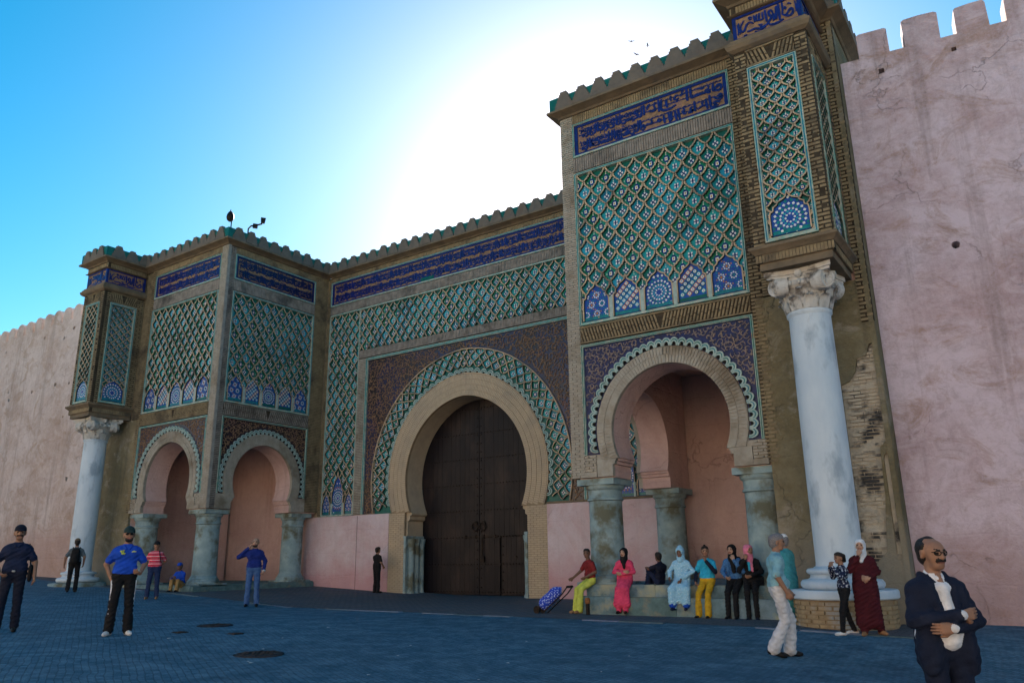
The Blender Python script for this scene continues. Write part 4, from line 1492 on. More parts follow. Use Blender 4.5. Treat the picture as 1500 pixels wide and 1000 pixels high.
    for s in (-1, 1):
        a, b = sorted((s * 5.32, s * 7.10))
        cx = (a + b) / 2
        nic = [(cx, 3.02, .30, 3.72, 4.62), (cx - .62, 3.02, .20, 3.38, 3.90), (cx + .62, 3.02, .20, 3.38, 3.90)]
        sebka(t, F, a + .04, b - .04, 3.0, 9.41, (b - a - .08) / 4, ch, a + .04, 4.1, nic, (2, 0, 0), seed=15 + s, tiles='single' if s < 0 else 'joined')
        mb = MB()
        mb.box(F, a, a + .04, 2.96, 11.18, -.14, .0)
        mb.box(F, b - .04, b, 2.96, 11.18, -.14, .0)
        mb.box(F, a + .04, b - .04, 2.945, 3.0, -.14, .004)
        mb.build('tile_border', 'trim', t)
        a, b = sorted((s * 7.105, s * W_))
        pilaster(t, F, a, b, 2.96, Z['top'], rng, 'brick', n1=.006)
    sebka(t, F, -7.06, 7.06, 9.415, 11.14, (14.12) / 34, ch, -7.06, 9.62, (), seed=19)
    mb = MB()
    mb.box(F, -7.06, 7.06, 11.145, 11.20, -.14, .004)
    mb.build('tile_border', 'trim', t)
    strip(t, F, -7.10, 7.10, 11.21, 11.58, rng, 'brick_grey', 'mortar', .0, plain=True)
    trim_frame(t, F, -7.10, 7.10, 11.59, 12.66, .05)
    inscription(t, F, -7.05, 7.05, 11.64, 12.61, 2, 33)
    strip(t, F, -7.10, 7.10, 12.67, Z['top'] - .005, rng, 'brick', 'mortar', .0, plain=True)
    crown(t, [(-W_ + .21, 0), (W_ - .21, 0)], rng, .004)
    mb = MB()
    mb.box(FLAT, -W_, W_, .1, 5.5, Z['top'] - .012, Z['led'] + .09)
    mb.build('roof_slab', 'stone', t)
    mb = MB()
    mb.box(F, -2.1, -1.45, 11.66, 11.80, -.02, -.012)
    mb.build('repair_tile', 'teal', t)
M['column_stone'] = mat('green_grey_stone', (0.185, 0.27, 0.29), (0.28, 0.37, 0.38), 3.6, 0.7, 0.6, 30.0, c3=(0.12, 0.125, 0.09), scale3=1.6, mask3=(0.48, 0.62))
g = graph('spandrel_glaze', 0.35, 0.5)
g.color(g.mix(g.ramp(g.noise(0.8, det=5), .42, .58), (0.010, 0.013, 0.055), (0.018, 0.011, 0.013)))
g.bump(g.noise(30.0), .3, .01)
M['spandrel_glaze'] = g.m
gate_wall()

# ------------------------------------------------------------------ columns
M['marble'] = mat('blue_white_marble', (0.43, 0.52, 0.60), (0.52, 0.60, 0.66), 2.2, 0.5, 0.4, 26.0, c3=(0.27, 0.34, 0.41), scale3=2.6, mask3=(0.54, 0.70), stretch=(1, 1, .45))
M['capital'] = mat('grimy_marble', (0.52, 0.52, 0.50), (0.40, 0.39, 0.36), 6.0, 0.7, 0.5, 40.0, c3=(0.13, 0.12, 0.11), scale3=4.0, mask3=(0.52, 0.66))
M['drum_brick'] = mat('drum_brick', (0.36, 0.28, 0.17), (0.27, 0.20, 0.12), 7.0, 0.9, 0.6, 50.0, c3=(0.32, 0.34, 0.34), scale3=2.0)

def marble_column(s, label):
    x, y = s * 13.38, -5.90
    zg = gz(x)
    t = thing('marble_column', label, 'column', (x, y, zg), 'marble columns under the tower piers')
    rng = random.Random(3 + s)
    z0 = .70                                                 # top of pedestal
    if s > 0:
        mb = MB(); mb.lathe((x, y, 0), [(.84, zg - .3), (.84, .50)], 40)
        dr = mb.build('pedestal', 'mortar_pale', t)
        bb = MB()
        z = zg + .02
        row = 0
        while z < .47:
            n = 20
            for i in range(n):
                a0 = 2 * PI * (i + .5 * (row % 2)) / n
                a1 = a0 + 2 * PI / n * rng.uniform(.82, .93)
                if rng.random() < .04: continue
                r1 = .868 + rng.uniform(-.012, .008)
                q = [(x + r * math.cos(a), y + r * math.sin(a)) for r, a in ((.83, a0), (r1, a0), (r1, (a0 + a1) / 2), (r1, a1), (.83, a1))]
                bb.prism(FLAT, q, z, z + .052, back=True)
            z += .074
            row += 1
        bb.build('drum_bricks', 'drum_brick', dr, kind='stuff')
        mb = MB(); mb.lathe((x, y, 0), [(.90, .50), (.92, .52), (.92, .63), (.90, .655), (.78, .66)], 40)
        mb.build('pedestal_slab', 'marble', t, smooth=40)
    else:
        mb = MB(); mb.lathe((x, y, 0), [(.95, zg - .3), (.95, .60), (.92, .64), (.8, .655)], 40)
        mb.build('pedestal_slab', 'column_stone', t, smooth=40)
    mb = MB()
    mb.lathe((x, y, 0), [(.60, .655), (.68, .67), (.715, .72), (.715, .77), (.68, .82), (.58, .835), (.54, .86), (.53, .91), (.57, .925), (.595, .955), (.595, .985), (.57, 1.015), (.47, 1.03), (.43, 1.06)], 48)
    mb.build('base', 'marble', t, smooth=50)
    mb = MB()
    prof = [(.425, 1.04), (.415, 1.12)] + [(.415 - .02 * (k / 8) ** 2, 1.12 + 4.66 * k / 8) for k in range(1, 9)] + [(.40, 5.80), (.43, 5.83), (.43, 5.88), (.40, 5.90)]
    mb.lathe((x, y, 0), prof, 48)
    mb.build('shaft', 'marble', t, smooth=50)
    # composite capital
    mb = MB()
    mb.lathe((x, y, 0), [(.41, 5.88), (.42, 5.95), (.42, 6.10), (.44, 6.25), (.48, 6.33), (.54, 6.36), (.56, 6.41), (.54, 6.46), (.50, 6.48), (.50, 6.56)], 32)
    cap = mb.build('capital', 'capital', t, smooth=50)
    lf = MB()
    for row, (n, zb, hh, off) in enumerate(((10, 5.90, .26, 0), (10, 5.98, .34, .5))):
        for i in range(n):
            a = 2 * PI * (i + off) / n
            d = Vector((math.cos(a), math.sin(a), 0)); tt = Vector((-d.y, d.x, 0))
            r0 = .425 + .012 * row
            pr = [(r0, 0, .115), (r0 + .025, .35, .135), (r0 + .05, .65, .125), (r0 + .085, .86, .10), (r0 + .13, .95, .07), (r0 + .145, .86, .04)]
            k0 = len(lf.v)
            for r_, hz, wd in pr:
                for q in (-1, -.45, 0, .45, 1):
                    lf.v.append(Vector((x, y, zb + hz * hh)) + d * (r_ + (.022 if q == 0 else (-.02 if abs(q) < .8 else -.005))) + tt * (wd * q))
            for p in range(len(pr) - 1):
                for q in range(4):
                    b0 = k0 + p * 5 + q
                    lf.f.append((b0, b0 + 1, b0 + 6, b0 + 5)); lf.m.append(0)
    lf.build('acanthus_leaves', 'capital', cap, smooth=True)
    eg = MB()
    for i in range(20):
        a = 2 * PI * i / 20
        cx_, cy_ = x + .56 * math.cos(a), y + .56 * math.sin(a)
        eg.lathe((cx_, cy_, 6.41), [(.008, -.055), (.03, -.04), (.042, 0), (.034, .04), (.008, .055)], 8)
    eg.build('egg_moulding', 'capital', cap, smooth=True)
    for k in range(4):
        an = k * PI / 2
        d = Vector((math.cos(an), math.sin(an), 0)); tt = Vector((-d.y, d.x, 0))
        for sg in (-1, 1):
            vb = MB()
            n_ = (d * .94 + tt * sg * .34).normalized()
            u_ = Vector((0, 0, 1)).cross(n_)
            o = Vector((x, y, 0)) + d * .42 + tt * sg * .43
            fr = Fr((o.x, o.y, 6.40), u_, (0, 0, 1), n_)
            vb.prism(fr, circle(0, 0, .195, 24), -.16, .08, back=True)
            sp_ = [((.175 - .0072 * i) * math.cos(sg * (PI / 2 - i * .5)), (.175 - .0072 * i) * math.sin(PI / 2 - i * .5)) for i in range(22)]
            vb.ribbon(fr, sp_, .022, .08, .105)
            vb.prism(fr, circle(0, 0, .026, 8), .08, .115)
            vb.build('volute', 'capital', cap)
    ab = MB()
    pts = []
    for k in range(4):
        an = k * PI / 2
        d = (math.cos(an), math.sin(an)); tt = (-d[1], d[0])
        for q, r_ in ((-.60, .60), (-.52, .58), (-.25, .50), (0, .475), (.25, .50), (.52, .58)):
            pts.append((x + d[0] * r_ + tt[0] * q, y + d[1] * r_ + tt[1] * q))
    ab.prism(FLAT, pts, 6.545, 6.60, back=True)
    pts2 = [(x + (a - x) * 1.06, y + (b - y) * 1.06) for a, b in pts]
    ab.prism(FLAT, pts2, 6.602, 6.699, back=True)
    abo = ab.build('abacus', 'capital', t)
    fb = MB()
    for k in range(4):
        an = k * PI / 2
        fb.lathe((x + .52 * math.cos(an), y + .52 * math.sin(an), 6.60), [(.01, -.10), (.06, -.07), (.085, 0), (.07, .06), (.01, .085)], 12)
    fb.build('fleuron', 'capital', abo, smooth=True)
marble_column(1, 'tall bluish white marble column on round brick pedestal, in front of peeling ochre wall')
marble_column(-1, 'bluish white marble column with worn capital at the far left of the gate')

def arcade_column(x, y, zb, label, outer=False):
    t = thing('arcade_column', label, 'column', (x, y, zb), 'stout columns carrying the loggia arches')
    h = 2.93 - zb
    mb = MB()
    mb.lathe((x, y, zb), [(.53, 0), (.53, .07), (.50, .10), (.50, .13), (.455, .16), (.45, .20), (.425, .235), (.415, .26)], 40)
    mb.build('base', 'column_stone', t, smooth=40)
    mb = MB()
    mb.lathe((x, y, zb), [(.41, .25), (.405, .5), (.395, h - .42), (.395, h - .36)], 40)
    mb.build('shaft', 'column_stone', t, smooth=40)
    mb = MB()
    mb.lathe((x, y, zb), [(.40, h - .37), (.435, h - .35), (.435, h - .31), (.405, h - .29), (.41, h - .12), (.45, h - .09), (.47, h - .05), (.47, h)], 40)
    mb.build('capital', 'column_stone', t, smooth=40)
    mb = MB()
    mb.box(FLAT, x - .49, x + .49, y - .49, y + .49, 2.93, 3.078, back=True)
    mb.build('abacus', 'column_stone', t)
    mb = MB()
    mb.box(FLAT, x - .55, x + .55, y - .55, y + .55, zb - .16, zb - .0, back=False)
    mb.build('plinth', 'column_stone', t)
for s, zb in ((1, .72), (-1, .60)):
    side = 'right' if s > 0 else 'left'
    arcade_column(s * 7.86, -4.44, zb, 'stout green-grey corner column behind the seated woman in pink' if s > 0 else 'stout pale corner column between the two arches of the left tower')
    arcade_column(s * 7.90, -.66, zb, 'shaded column inside the right loggia against its pink back wall' if s > 0 else 'pale column with small holes beside the pink wall left of the gate')
    arcade_column(s * 11.68, -4.44, zb, 'green-grey column at the right side of the right loggia arch' if s > 0 else 'pale column beneath the far left arch, behind the man in stripes')

# ------------------------------------------------------------------ stone benches and floors of the loggias
M['bench_stone'] = mat('bluish_bench_stone', (0.15, 0.235, 0.26), (0.095, 0.15, 0.16), 5.0, 0.8, 0.8, 22.0, c3=(0.27, 0.27, 0.20), scale3=2.2, mask3=(0.52, 0.66), vary=.25)
def bench(s, label):
    zt, zl = (.68, .43) if s > 0 else (.56, .56)
    x0, x1 = (7.30, 12.35) if s > 0 else (-12.04, -7.30)
    t = thing('stone_bench', label, 'bench', ((x0 + x1) / 2, YT, gz((x0 + x1) / 2)))
    rng = random.Random(9)
    def course(y0, y1, z0, z1, n, xa, xb, name='stone_block'):
        xs = [xa + (xb - xa) * i / n + (rng.uniform(-.12, .12) if 0 < i < n else 0) for i in range(n + 1)]
        for a, b in zip(xs, xs[1:]):
            mb = MB()
            dx, dy, dz = rng.uniform(0, .012), rng.uniform(0, .02), rng.uniform(0, .006)
            ch = .018
            mb.box(FLAT, a + .004, b - .004, y0 + dy, y1, z0, z1 - ch - dz)
            mb.box(FLAT, a + .004 + ch, b - .004 - ch, y0 + dy + ch, y1, z1 - ch - dz - .001, z1 - dz)
            mb.build(name, 'bench_stone', t)
    if s > 0:
        course(-5.42, -5.10, -.4, zl, 4, x0 + .25, x1)
        course(-5.18, -4.9, zl - .05, zt, 5, x0 + .35, x1 - .30)
    else:
        course(-5.32, -4.9, -.1, zt, 4, x0, x1)
        # return towards the gate
        mb = MB(); mb.box(FLAT, x1 + .0, x1 + .12, -5.28, -.1, -.1, zt - .05); mb.build('stone_block', 'bench_stone', t)
    mb = MB()
    a, b = (x0 + .4, 12.9) if s > 0 else (-12.9, x1 - .01)
    mb.box(FLAT, a, b, -4.898, .1, -.3, zt - .012)
    mb.build('loggia_floor', 'bench_stone', t)
bench(1, 'bluish two-step stone bench along the foot of the right loggia')
bench(-1, 'low stone step along the foot of the left loggia')

# ------------------------------------------------------------------ ramparts
def rampart_right():
    d = Vector((.9895, .144, 0)); n = Vector((.144, -.9895, 0))
    o = Vector((14.4, -4.45, 0))
    fr = Fr(o, d, (0, 0, 1), n)
    t = thing('rampart_wall', 'tall pink plastered rampart with square merlons to the right of the gate', 'wall', tuple(o + Vector((1, 0, gz(15.3)))), 'pink ramparts')
    def hole(u, v, r, k=10, sq=False):
        if sq:
            return [(u - r, v - r), (u + r, v - r * .9), (u + r * .9, v + r), (u - r * .95, v + r)]
        rg = random.Random(int(u * 100 + v))
        return [(u + r * rg.uniform(.8, 1.15) * math.cos(a), v + r * rg.uniform(.8, 1.1) * math.sin(a)) for a in np.linspace(0, 2 * PI, k, endpoint=False)]
    holes = [hole(1.62, 7.28, .085), hole(.80, 11.6, .06, sq=True), hole(2.23, 11.68, .05, sq=True), hole(3.9, 11.2, .05, sq=True), hole(5.6, 7.0, .08), hole(4.6, 9.2, .06), hole(3.0, 4.4, .04), hole(7.9, 8.6, .08), hole(6.9, 11.3, .05, sq=True)]
    mb = MB()
    zb = -1.2
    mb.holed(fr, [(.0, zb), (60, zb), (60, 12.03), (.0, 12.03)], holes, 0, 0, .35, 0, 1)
    mb.face([fr.P(.0, 12.03, 0), fr.P(60, 12.03, 0), fr.P(60, 12.03, -1.3), fr.P(.0, 12.03, -1.3)])
    mb.face([fr.P(60, 12.03, -1.3), fr.P(60, zb, -1.3), fr.P(.0, zb, -1.3), fr.P(.0, 12.03, -1.3)])
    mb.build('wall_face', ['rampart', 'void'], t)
    rng = random.Random(4)
    u = .40
    while u < 40:
        w = .63 + rng.uniform(-.03, .07)
        h = 12.70 + rng.uniform(-.04, .05)
        m = MB()
        r = .05
        pts = [(u, 12.025), (u + w, 12.025), (u + w + rng.uniform(-.02, .02), h - r), (u + w - r, h + rng.uniform(-.02, .02)), (u + w * .5, h + rng.uniform(-.015, .02)), (u + r, h - .01), (u + rng.uniform(-.02, .02), h - r)]
        m.prism(fr, pts, -.55, -.001, back=True)
        m.build('merlon', 'rampart', t)
        u += w + .31
    return t
rampart_right()

def rampart_left():
    fr = front(-4.4)
    t = thing('rampart_wall', 'pink plastered rampart with rounded merlons receding to the left', 'wall', (-20, -4.4, gz(-20)), 'pink ramparts')
    rng = random.Random(6)
    holes = []
    for px in [(-20.57, 9.35), (-22.79, 9.28), (-25.3, 9.58), (-25.09, 9.17), (-22.31, 11.9), (-20.37, 11.55), (-26.28, 11.8), (-19.3, 9.24), (-19.43, 7.71), (-19.55, 11.9), (-18.34, 4.87), (-24.5, 11.6), (-27.5, 8.1)]:
        r = rng.uniform(.05, .13)
        holes.append([(px[0] + r * rng.uniform(.7, 1.1) * math.cos(a), px[1] + r * rng.uniform(.7, 1.1) * math.sin(a)) for a in np.linspace(0, 2 * PI, 8, endpoint=False)])
    mb = MB()
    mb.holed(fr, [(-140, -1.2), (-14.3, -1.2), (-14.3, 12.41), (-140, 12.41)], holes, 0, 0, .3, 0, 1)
    mb.face([fr.P(-140, 12.41, 0), fr.P(-14.3, 12.41, 0), fr.P(-14.3, 12.41, -1.4), fr.P(-140, 12.41, -1.4)])
    mb.face([fr.P(-14.3, 12.41, -1.4), fr.P(-14.3, -1.2, -1.4), fr.P(-140, -1.2, -1.4), fr.P(-140, 12.41, -1.4)])
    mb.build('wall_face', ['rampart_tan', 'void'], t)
    u = -14.85
    me = MB()
    me.prism(FLAT, [(-.34, 0), (.34, 0), (.34, .40), (.30, .55), (.21, .64), (.08, .68), (-.08, .68), (-.21, .64), (-.30, .55), (-.34, .40)], -.6, 0, back=True)
    me = me.mesh('merlon', ['rampart_tan'])
    while u > -138:
        link('merlon', me, t, fr.M(u, 12.40, -.002, 0, rng.uniform(.94, 1.05), rng.uniform(.93, 1.04), 1))
        u -= .925
rampart_left()

# ------------------------------------------------------------------ wooden gate
def wood(name, dark, worn):
    g = graph(name, 0.42, 0.14)
    v = g.mapped((9, 9, .5))
    grain = g.noise(2.0, v, det=8, ro=.7)
    c = g.mix(g.ramp(grain, .3, .7), dark, worn)
    oi = g.N.new('ShaderNodeObjectInfo')
    c = g.mix(g.ramp(oi.outputs['Random'], 0, 1, 0, .6), c, dark)
    wear = g.noise(.9, g.mapped((1.6, 1, .6), loc=(2, 0, 5)), det=6, ro=.65)
    c = g.mix(g.ramp(wear, .48, .66, 0, .7), c, (0.036, 0.025, 0.022))
    g.color(c)
    g.bump(grain, .35, .01)
    return g.m
M['gate_wood'] = wood('dark_gate_wood', (0.005, 0.005, 0.008), (0.016, 0.013, 0.015))
M['iron'] = mat('black_iron', (0.014, 0.013, 0.013), (0.03, 0.022, 0.018), 12.0, 0.5, 0.4, 60.0, metallic=0.6)

def wooden_gate():
    t = thing('wooden_gate', 'tall dark studded double wooden door closed under the central arch', 'door', (0, 1.0, gz(0)))
    Y = .965
    F = front(Y)
    rng = random.Random(12)
    z0 = gz(0) + .015
    pl = MB(); pl.box(F, -.5, .5, 0, 1, -.06, 0)
    me = pl.mesh('plank', ['gate_wood'])
    mb = MB(); mb.box(F, -3.0, 3.0, z0, 7.2, -.10, -.062); mb.build('backing', 'void', t)
    rows = [z0 + .10 + .915 * k + (.0 if k else 0) for k in range(0, 8)]
    for side, name in ((-1, 'door_leaf'), (1, 'door_leaf')):
        lb = MB()
        a, b = sorted((side * .012, side * 2.98))
        for z in (z0 + .02, 3.4, 6.9):
            lb.box(F, a, b, z, z + .16, -.062, -.058)
        leaf = lb.build(name, 'gate_wood', t)
        n = 14
        w = (2.97) / n
        for i in range(n):
            xa, xb = side * (.012 + i * w), side * (.012 + (i + 1) * w)
            x0, x1 = min(xa, xb), max(xa, xb)
            zz = z0 + .01
            if side > 0 and .95 < (x0 + x1) / 2 < 2.36:
                zz = 2.03
            m4 = Matrix.Translation(((x0 + x1) / 2, rng.uniform(0, .006), zz)) @ Matrix.Diagonal((w - .006, 1, 7.15 - zz, 1))
            m4 = m4 @ Matrix.Translation((0, 0, 0))
            link('plank', me, leaf, m4)
        st = MB()
        for z in rows:
            x = .10
            while x < 2.95:
                if not (side > 0 and .93 < x < 2.4 and z < 2.03):
                    st.lathe((0, 0, 0), [(.001, 0)], 3) if False else None
                    stud(st, side * x, Y, z)
                x += .135
        for z in np.arange(z0 + .25, 6.6, .155 * 2):
            stud(st, side * .085, Y, float(z))
        st.build('studs', 'iron', leaf, kind='stuff')
        # faint iron-stained rails behind each stud row
        rb = MB()
        for z in rows:
            if side > 0 and z < 2.03:
                rb.box(F, .02, .93, z - .035, z + .035, -.002, .006)
                rb.box(F, 2.40, 2.96, z - .035, z + .035, -.002, .006)
            else:
                a, b = sorted((side * .02, side * 2.96))
                rb.box(F, a, b, z - .035, z + .035, -.002, .006)
        rb.build('rail', 'gate_wood', leaf)
    # wicket
    wb = MB()
    wb.box(F, .955, 2.355, z0 + .01, 2.01, -.07, -.058)
    wk = wb.build('wicket_door', 'gate_wood', t)
    for i in range(7):
        x0 = .957 + i * .1995
        link('plank', me, wk, Matrix.Translation((x0 + .0985, .002 + rng.uniform(0, .005), z0 + .012)) @ Matrix.Diagonal((.193, 1, 1.995 - z0, 1)))
    sb = MB()
    for z in rows[:3]:
        x = 1.02
        while x < 2.33:
            stud(sb, x, Y, z); x += .13
    for z in np.arange(z0 + .2, 1.95, .28):
        stud(sb, 1.0, Y, float(z)); stud(sb, 2.31, Y, float(z))
    sb.lathe((0, 0, 0), [(.001, 0), (.001, .001)], 3)
    sb.build('studs', 'iron', wk, kind='stuff')
    kb = MB()
    stud(kb, 1.55, Y, 1.32, .05)
    kb.build('handle', 'iron', wk)
    # knockers, bolt and hanging lock
    for sx in (-.17, .17):
        nb = MB()
        fr = Fr((sx, Y, 2.45), (1, 0, 0), (0, 0, 1), (0, -1, 0))
        nb.prism(fr, circle(0, .02, .10, 16), 0, .03)
        nb.ribbon(fr, circle(0, -.08, .135, 20), .032, .03, .065, closed=True)
        nb.prism(fr, circle(0, -.22, .03, 8), .03, .08)
        nb.build('knocker', 'iron', t)
    bb = MB()
    bb.box(F, -.72, .82, 2.00, 2.045, .004, .05, back=True)
    for x in (-.6, -.15, .2, .7):
        bb.box(F, x - .03, x + .03, 1.97, 2.075, .004, .065)
    bb.build('bolt', 'iron', t)
    lk = MB()
    lk.box(F, .13, .18, 1.35, 2.0, .05, .075, back=True)
    lk.box(F, .07, .24, 1.16, 1.36, .03, .085, back=True)
    lk.build('hasp', 'iron', t)

def stud(mb, x, y, z, r=.032):
    n = len(mb.v)
    k = 6
    for i in range(k):
        a = 2 * PI * i / k
        mb.v.append(Vector((x + r * math.cos(a), y - .004, z + r * math.sin(a))))
    for i in range(k):
        a = 2 * PI * i / k
        mb.v.append(Vector((x + r * .6 * math.cos(a), y - .026, z + r * .6 * math.sin(a))))
    for i in range(k):
        j = (i + 1) % k
        mb.f.append((n + i, n + j, n + k + j, n + k + i)); mb.m.append(0)
    mb.f.append(tuple(n + k + i for i in range(k))); mb.m.append(0)
wooden_gate()

# ------------------------------------------------------------------ small things on the roof and the square
def floodlights():
    t = thing('floodlight', 'dark hooded floodlight on short pole at the corner of left tower roof', 'lamp', (-7.42, -4.9, 13.55))
    mb = MB(); mb.lathe((-7.42, -4.9, 13.3), [(.022, 0), (.022, .62)], 8); mb.build('pole', 'iron', t)
    mb = MB(); mb.lathe((-7.52, -4.9, 14.02), [(.07, -.14), (.12, -.09), (.145, .02), (.13, .12), (.08, .22), (.025, .28), (.015, .34)], 16); mb.build('hood', 'iron', t, smooth=40)
    mb = MB(); mb.box(FLAT, -7.5, -7.40, -4.92, -4.88, 13.86, 13.90, back=True); mb.build('bracket', 'iron', t)
    t = thing('spot_lamp', 'small spot lamp on bent arm at the roof edge of left tower', 'lamp', (-7.35, -4.25, 13.5))
    mb = MB()
    pts = [(-.0, 0), (.0, .22), (.10, .36), (.26, .40), (.50, .52)]
    fr = Fr((-7.25, -4.25, 13.5), (.5, .85, 0), (0, 0, 1), (.85, -.5, 0))
    mb.ribbon(fr, pts, .05, -.025, .025)
    mb.box(fr, .16, .34, .30, .46, -.06, .06, back=True)
    mb.build('arm', 'iron', t)
    mb = MB(); mb.prism(fr, [(.46, .56), (.60, .56), (.63, .76), (.44, .76)], -.07, .07, back=True); mb.build('lamp_head', 'iron', t)
    t = thing('lamp_arm', 'thin dark lamp arm leaning over the parapet beside the left pier', 'lamp', (-12.6, -3.8, 13.5))
    mb = MB()
    fr = Fr((-12.1, -4.2, 13.35), (1, 0, 0), (0, 0, 1), (0, -1, 0))
    mb.ribbon(fr, [(.1, .0), (-.25, .36), (-.95, .82)], .035, -.018, .018)
    mb.build('arm', 'iron', t)
    mb = MB(); mb.prism(fr, [(-1.16, .80), (-.88, .76), (-.86, .88), (-1.0, .93)], -.06, .06, back=True); mb.build('lamp_head', 'iron', t)
floodlights()

def bird(x, y, z, s, yaw, label):
    mb = MB()
    ca, sa = math.cos(yaw), math.sin(yaw)
    def P(a, b, c): return Vector((x + (a * ca - b * sa) * s, y + (a * sa + b * ca) * s, z + c * s))
    for a, b, c in ((1, 0, 0),):
        pass
    body = [P(0, .5, 0), P(.08, .1, .03), P(.05, -.4, .02), P(0, -.62, .0), P(-.05, -.4, .02), P(-.08, .1, .03)]
    mb.face(body)
    mb.face([P(0, .5, 0), P(-.08, .1, -.05), P(0, -.62, 0), P(.08, .1, -.05)])
    for sg in (-1, 1):
        mb.face([P(.06 * sg, .22, .02), P(.5 * sg, .30, .26), P(1.05 * sg, .0, .12), P(.5 * sg, .04, .24), P(.06 * sg, -.12, .02)])
        mb.face([P(.06 * sg, -.12, .0), P(.5 * sg, .04, .22), P(1.05 * sg, .0, .11), P(.5 * sg, .30, .24), P(.06 * sg, .22, .0)])
    o = mb.build('bird', 'iron')
    tag(o, label, 'bird', 'birds over the right tower')
bird(5.58, 4.0, 21.6, .17, .6, 'topmost small dark bird flying over the right tower')
bird(6.70, 3.0, 20.32, .16, 2.0, 'small dark bird flying nearest the pier of the right tower')
bird(6.65, 2.0, 19.35, .18, 1.2, 'lowest small dark bird flying just over the merlons')

M['manhole'] = mat('rusty_cast_iron', (0.018, 0.017, 0.02), (0.05, 0.042, 0.04), 16.0, 0.55, 0.6, 60.0, metallic=.4)
M['asphalt_ring'] = mat('dark_cement', (0.022, 0.024, 0.03), (0.04, 0.042, 0.05), 9.0, .9, .5, 50.0)
def manhole(x, y, r, label):
    z = gz(x, y)
    t = thing('manhole_cover', label, 'manhole', (x, y, z), 'manhole covers on the square')
    mb = MB(); mb.lathe((x, y, z), [(r * 1.12, -.03), (r * 1.12, .008), (r * 1.02, .014)], 32); mb.build('rim', 'asphalt_ring', t)
    mb = MB(); mb.lathe((x, y, z), [(r, -.02), (r, .018), (r * .97, .02)], 32); c = mb.build('cover', 'manhole', t)
    mb = MB()
    k = int(r * 2 / .11)
    for i in range(-k, k + 1):
        for j in range(-k, k + 1):
            a, b = i * .09, j * .09
            if math.hypot(a, b) < r * .9:
                if (i + j) % 2: mb.box(FLAT, x + a - .032, x + a + .032, y + b - .012, y + b + .012, z + .02, z + .027)
                else: mb.box(FLAT, x + a - .012, x + a + .012, y + b - .032, y + b + .032, z + .02, z + .027)
    mb.build('tread', 'manhole', c, kind='stuff')
manhole(7.22, -13.85, .31, 'larger nearer round iron manhole cover on the blue paving')
manhole(3.53, -11.96, .29, 'farther dark round manhole cover on the blue paving')
for x, y, lb in ((4.1, -13.05, 'small dark drain lid left of the farther manhole, toward the viewer'), (4.95, -12.56, 'small dark drain lid right of the farther manhole')):
    z = gz(x, y)
    mb = MB(); mb.box(FLAT, x - .10, x + .10, y - .1, y + .1, z - .02, z + .012)
    for k in range(5):
        mb.box(FLAT, x - .09, x + .09, y - .08 + k * .036, y - .064 + k * .036, z + .012, z + .018)
    tag(mb.build('drain_lid', 'manhole'), lb, 'drain', 'drain lids')

M['paper'] = mat('litter_paper', (0.62, 0.62, 0.60), None, rough=.9)
lr = random.Random(21)
lm = MB(); lm.face([Vector((-.5, -.3, 0)), Vector((.45, -.35, .12)), Vector((.5, .3, .02)), Vector((-.4, .36, .16))]); lm.face([Vector((-.4, .36, .16)), Vector((.5, .3, .02)), Vector((.45, -.35, .12)), Vector((-.5, -.3, 0))])
lmesh = lm.mesh('paper_scrap', ['paper'])
LIT = [(9.9, -14.3), (9.0, -12.9), (8.2, -11.6), (10.9, -13.4), (7.0, -13.2), (11.6, -14.6), (6.0, -12.2), (8.0, -14.6), (7.7, -14.4), (12.0, -12.0), (10.3, -12.2), (5.2, -11.0), (13.6, -13.2), (11.2, -11.0), (9.4, -10.2), (5.0, -13.4)]
pieces = bpy.data.objects.new('litter', None); COL.objects.link(pieces)
pieces['label'] = 'tiny white paper scraps scattered over the blue paving'; pieces['category'] = 'litter'; pieces['kind'] = 'stuff'; ROOT['litter'] = Vector()
for x, y in LIT:
    x += lr.uniform(-.3, .3); y += lr.uniform(-.3, .3)
    link('paper_scrap', lmesh, pieces, Matrix.Translation((x, y, gz(x, y) + .004)) @ Matrix.Rotation(lr.uniform(0, 6), 4, 'Z') @ Matrix.Scale(lr.uniform(.03, .06), 4))

# short post by the bench
M['rust'] = mat('rusty_orange_paint', (0.30, 0.12, 0.04), (0.14, 0.07, 0.04), 20.0, .8)
t = thing('bollard', 'short dark post with rusty orange head before the bench corner', 'bollard', (7.92, -5.62, gz(7.7)))
mb = MB(); mb.lathe((7.92, -5.62, gz(7.7)), [(.045, -.05), (.045, .24)], 12); mb.build('post', 'iron', t, smooth=40)
mb = MB(); mb.lathe((7.92, -5.62, gz(7.7)), [(.05, .24), (.06, .26), (.06, .33), (.045, .36), (.01, .37)], 12); mb.build('head', 'rust', t, smooth=40)

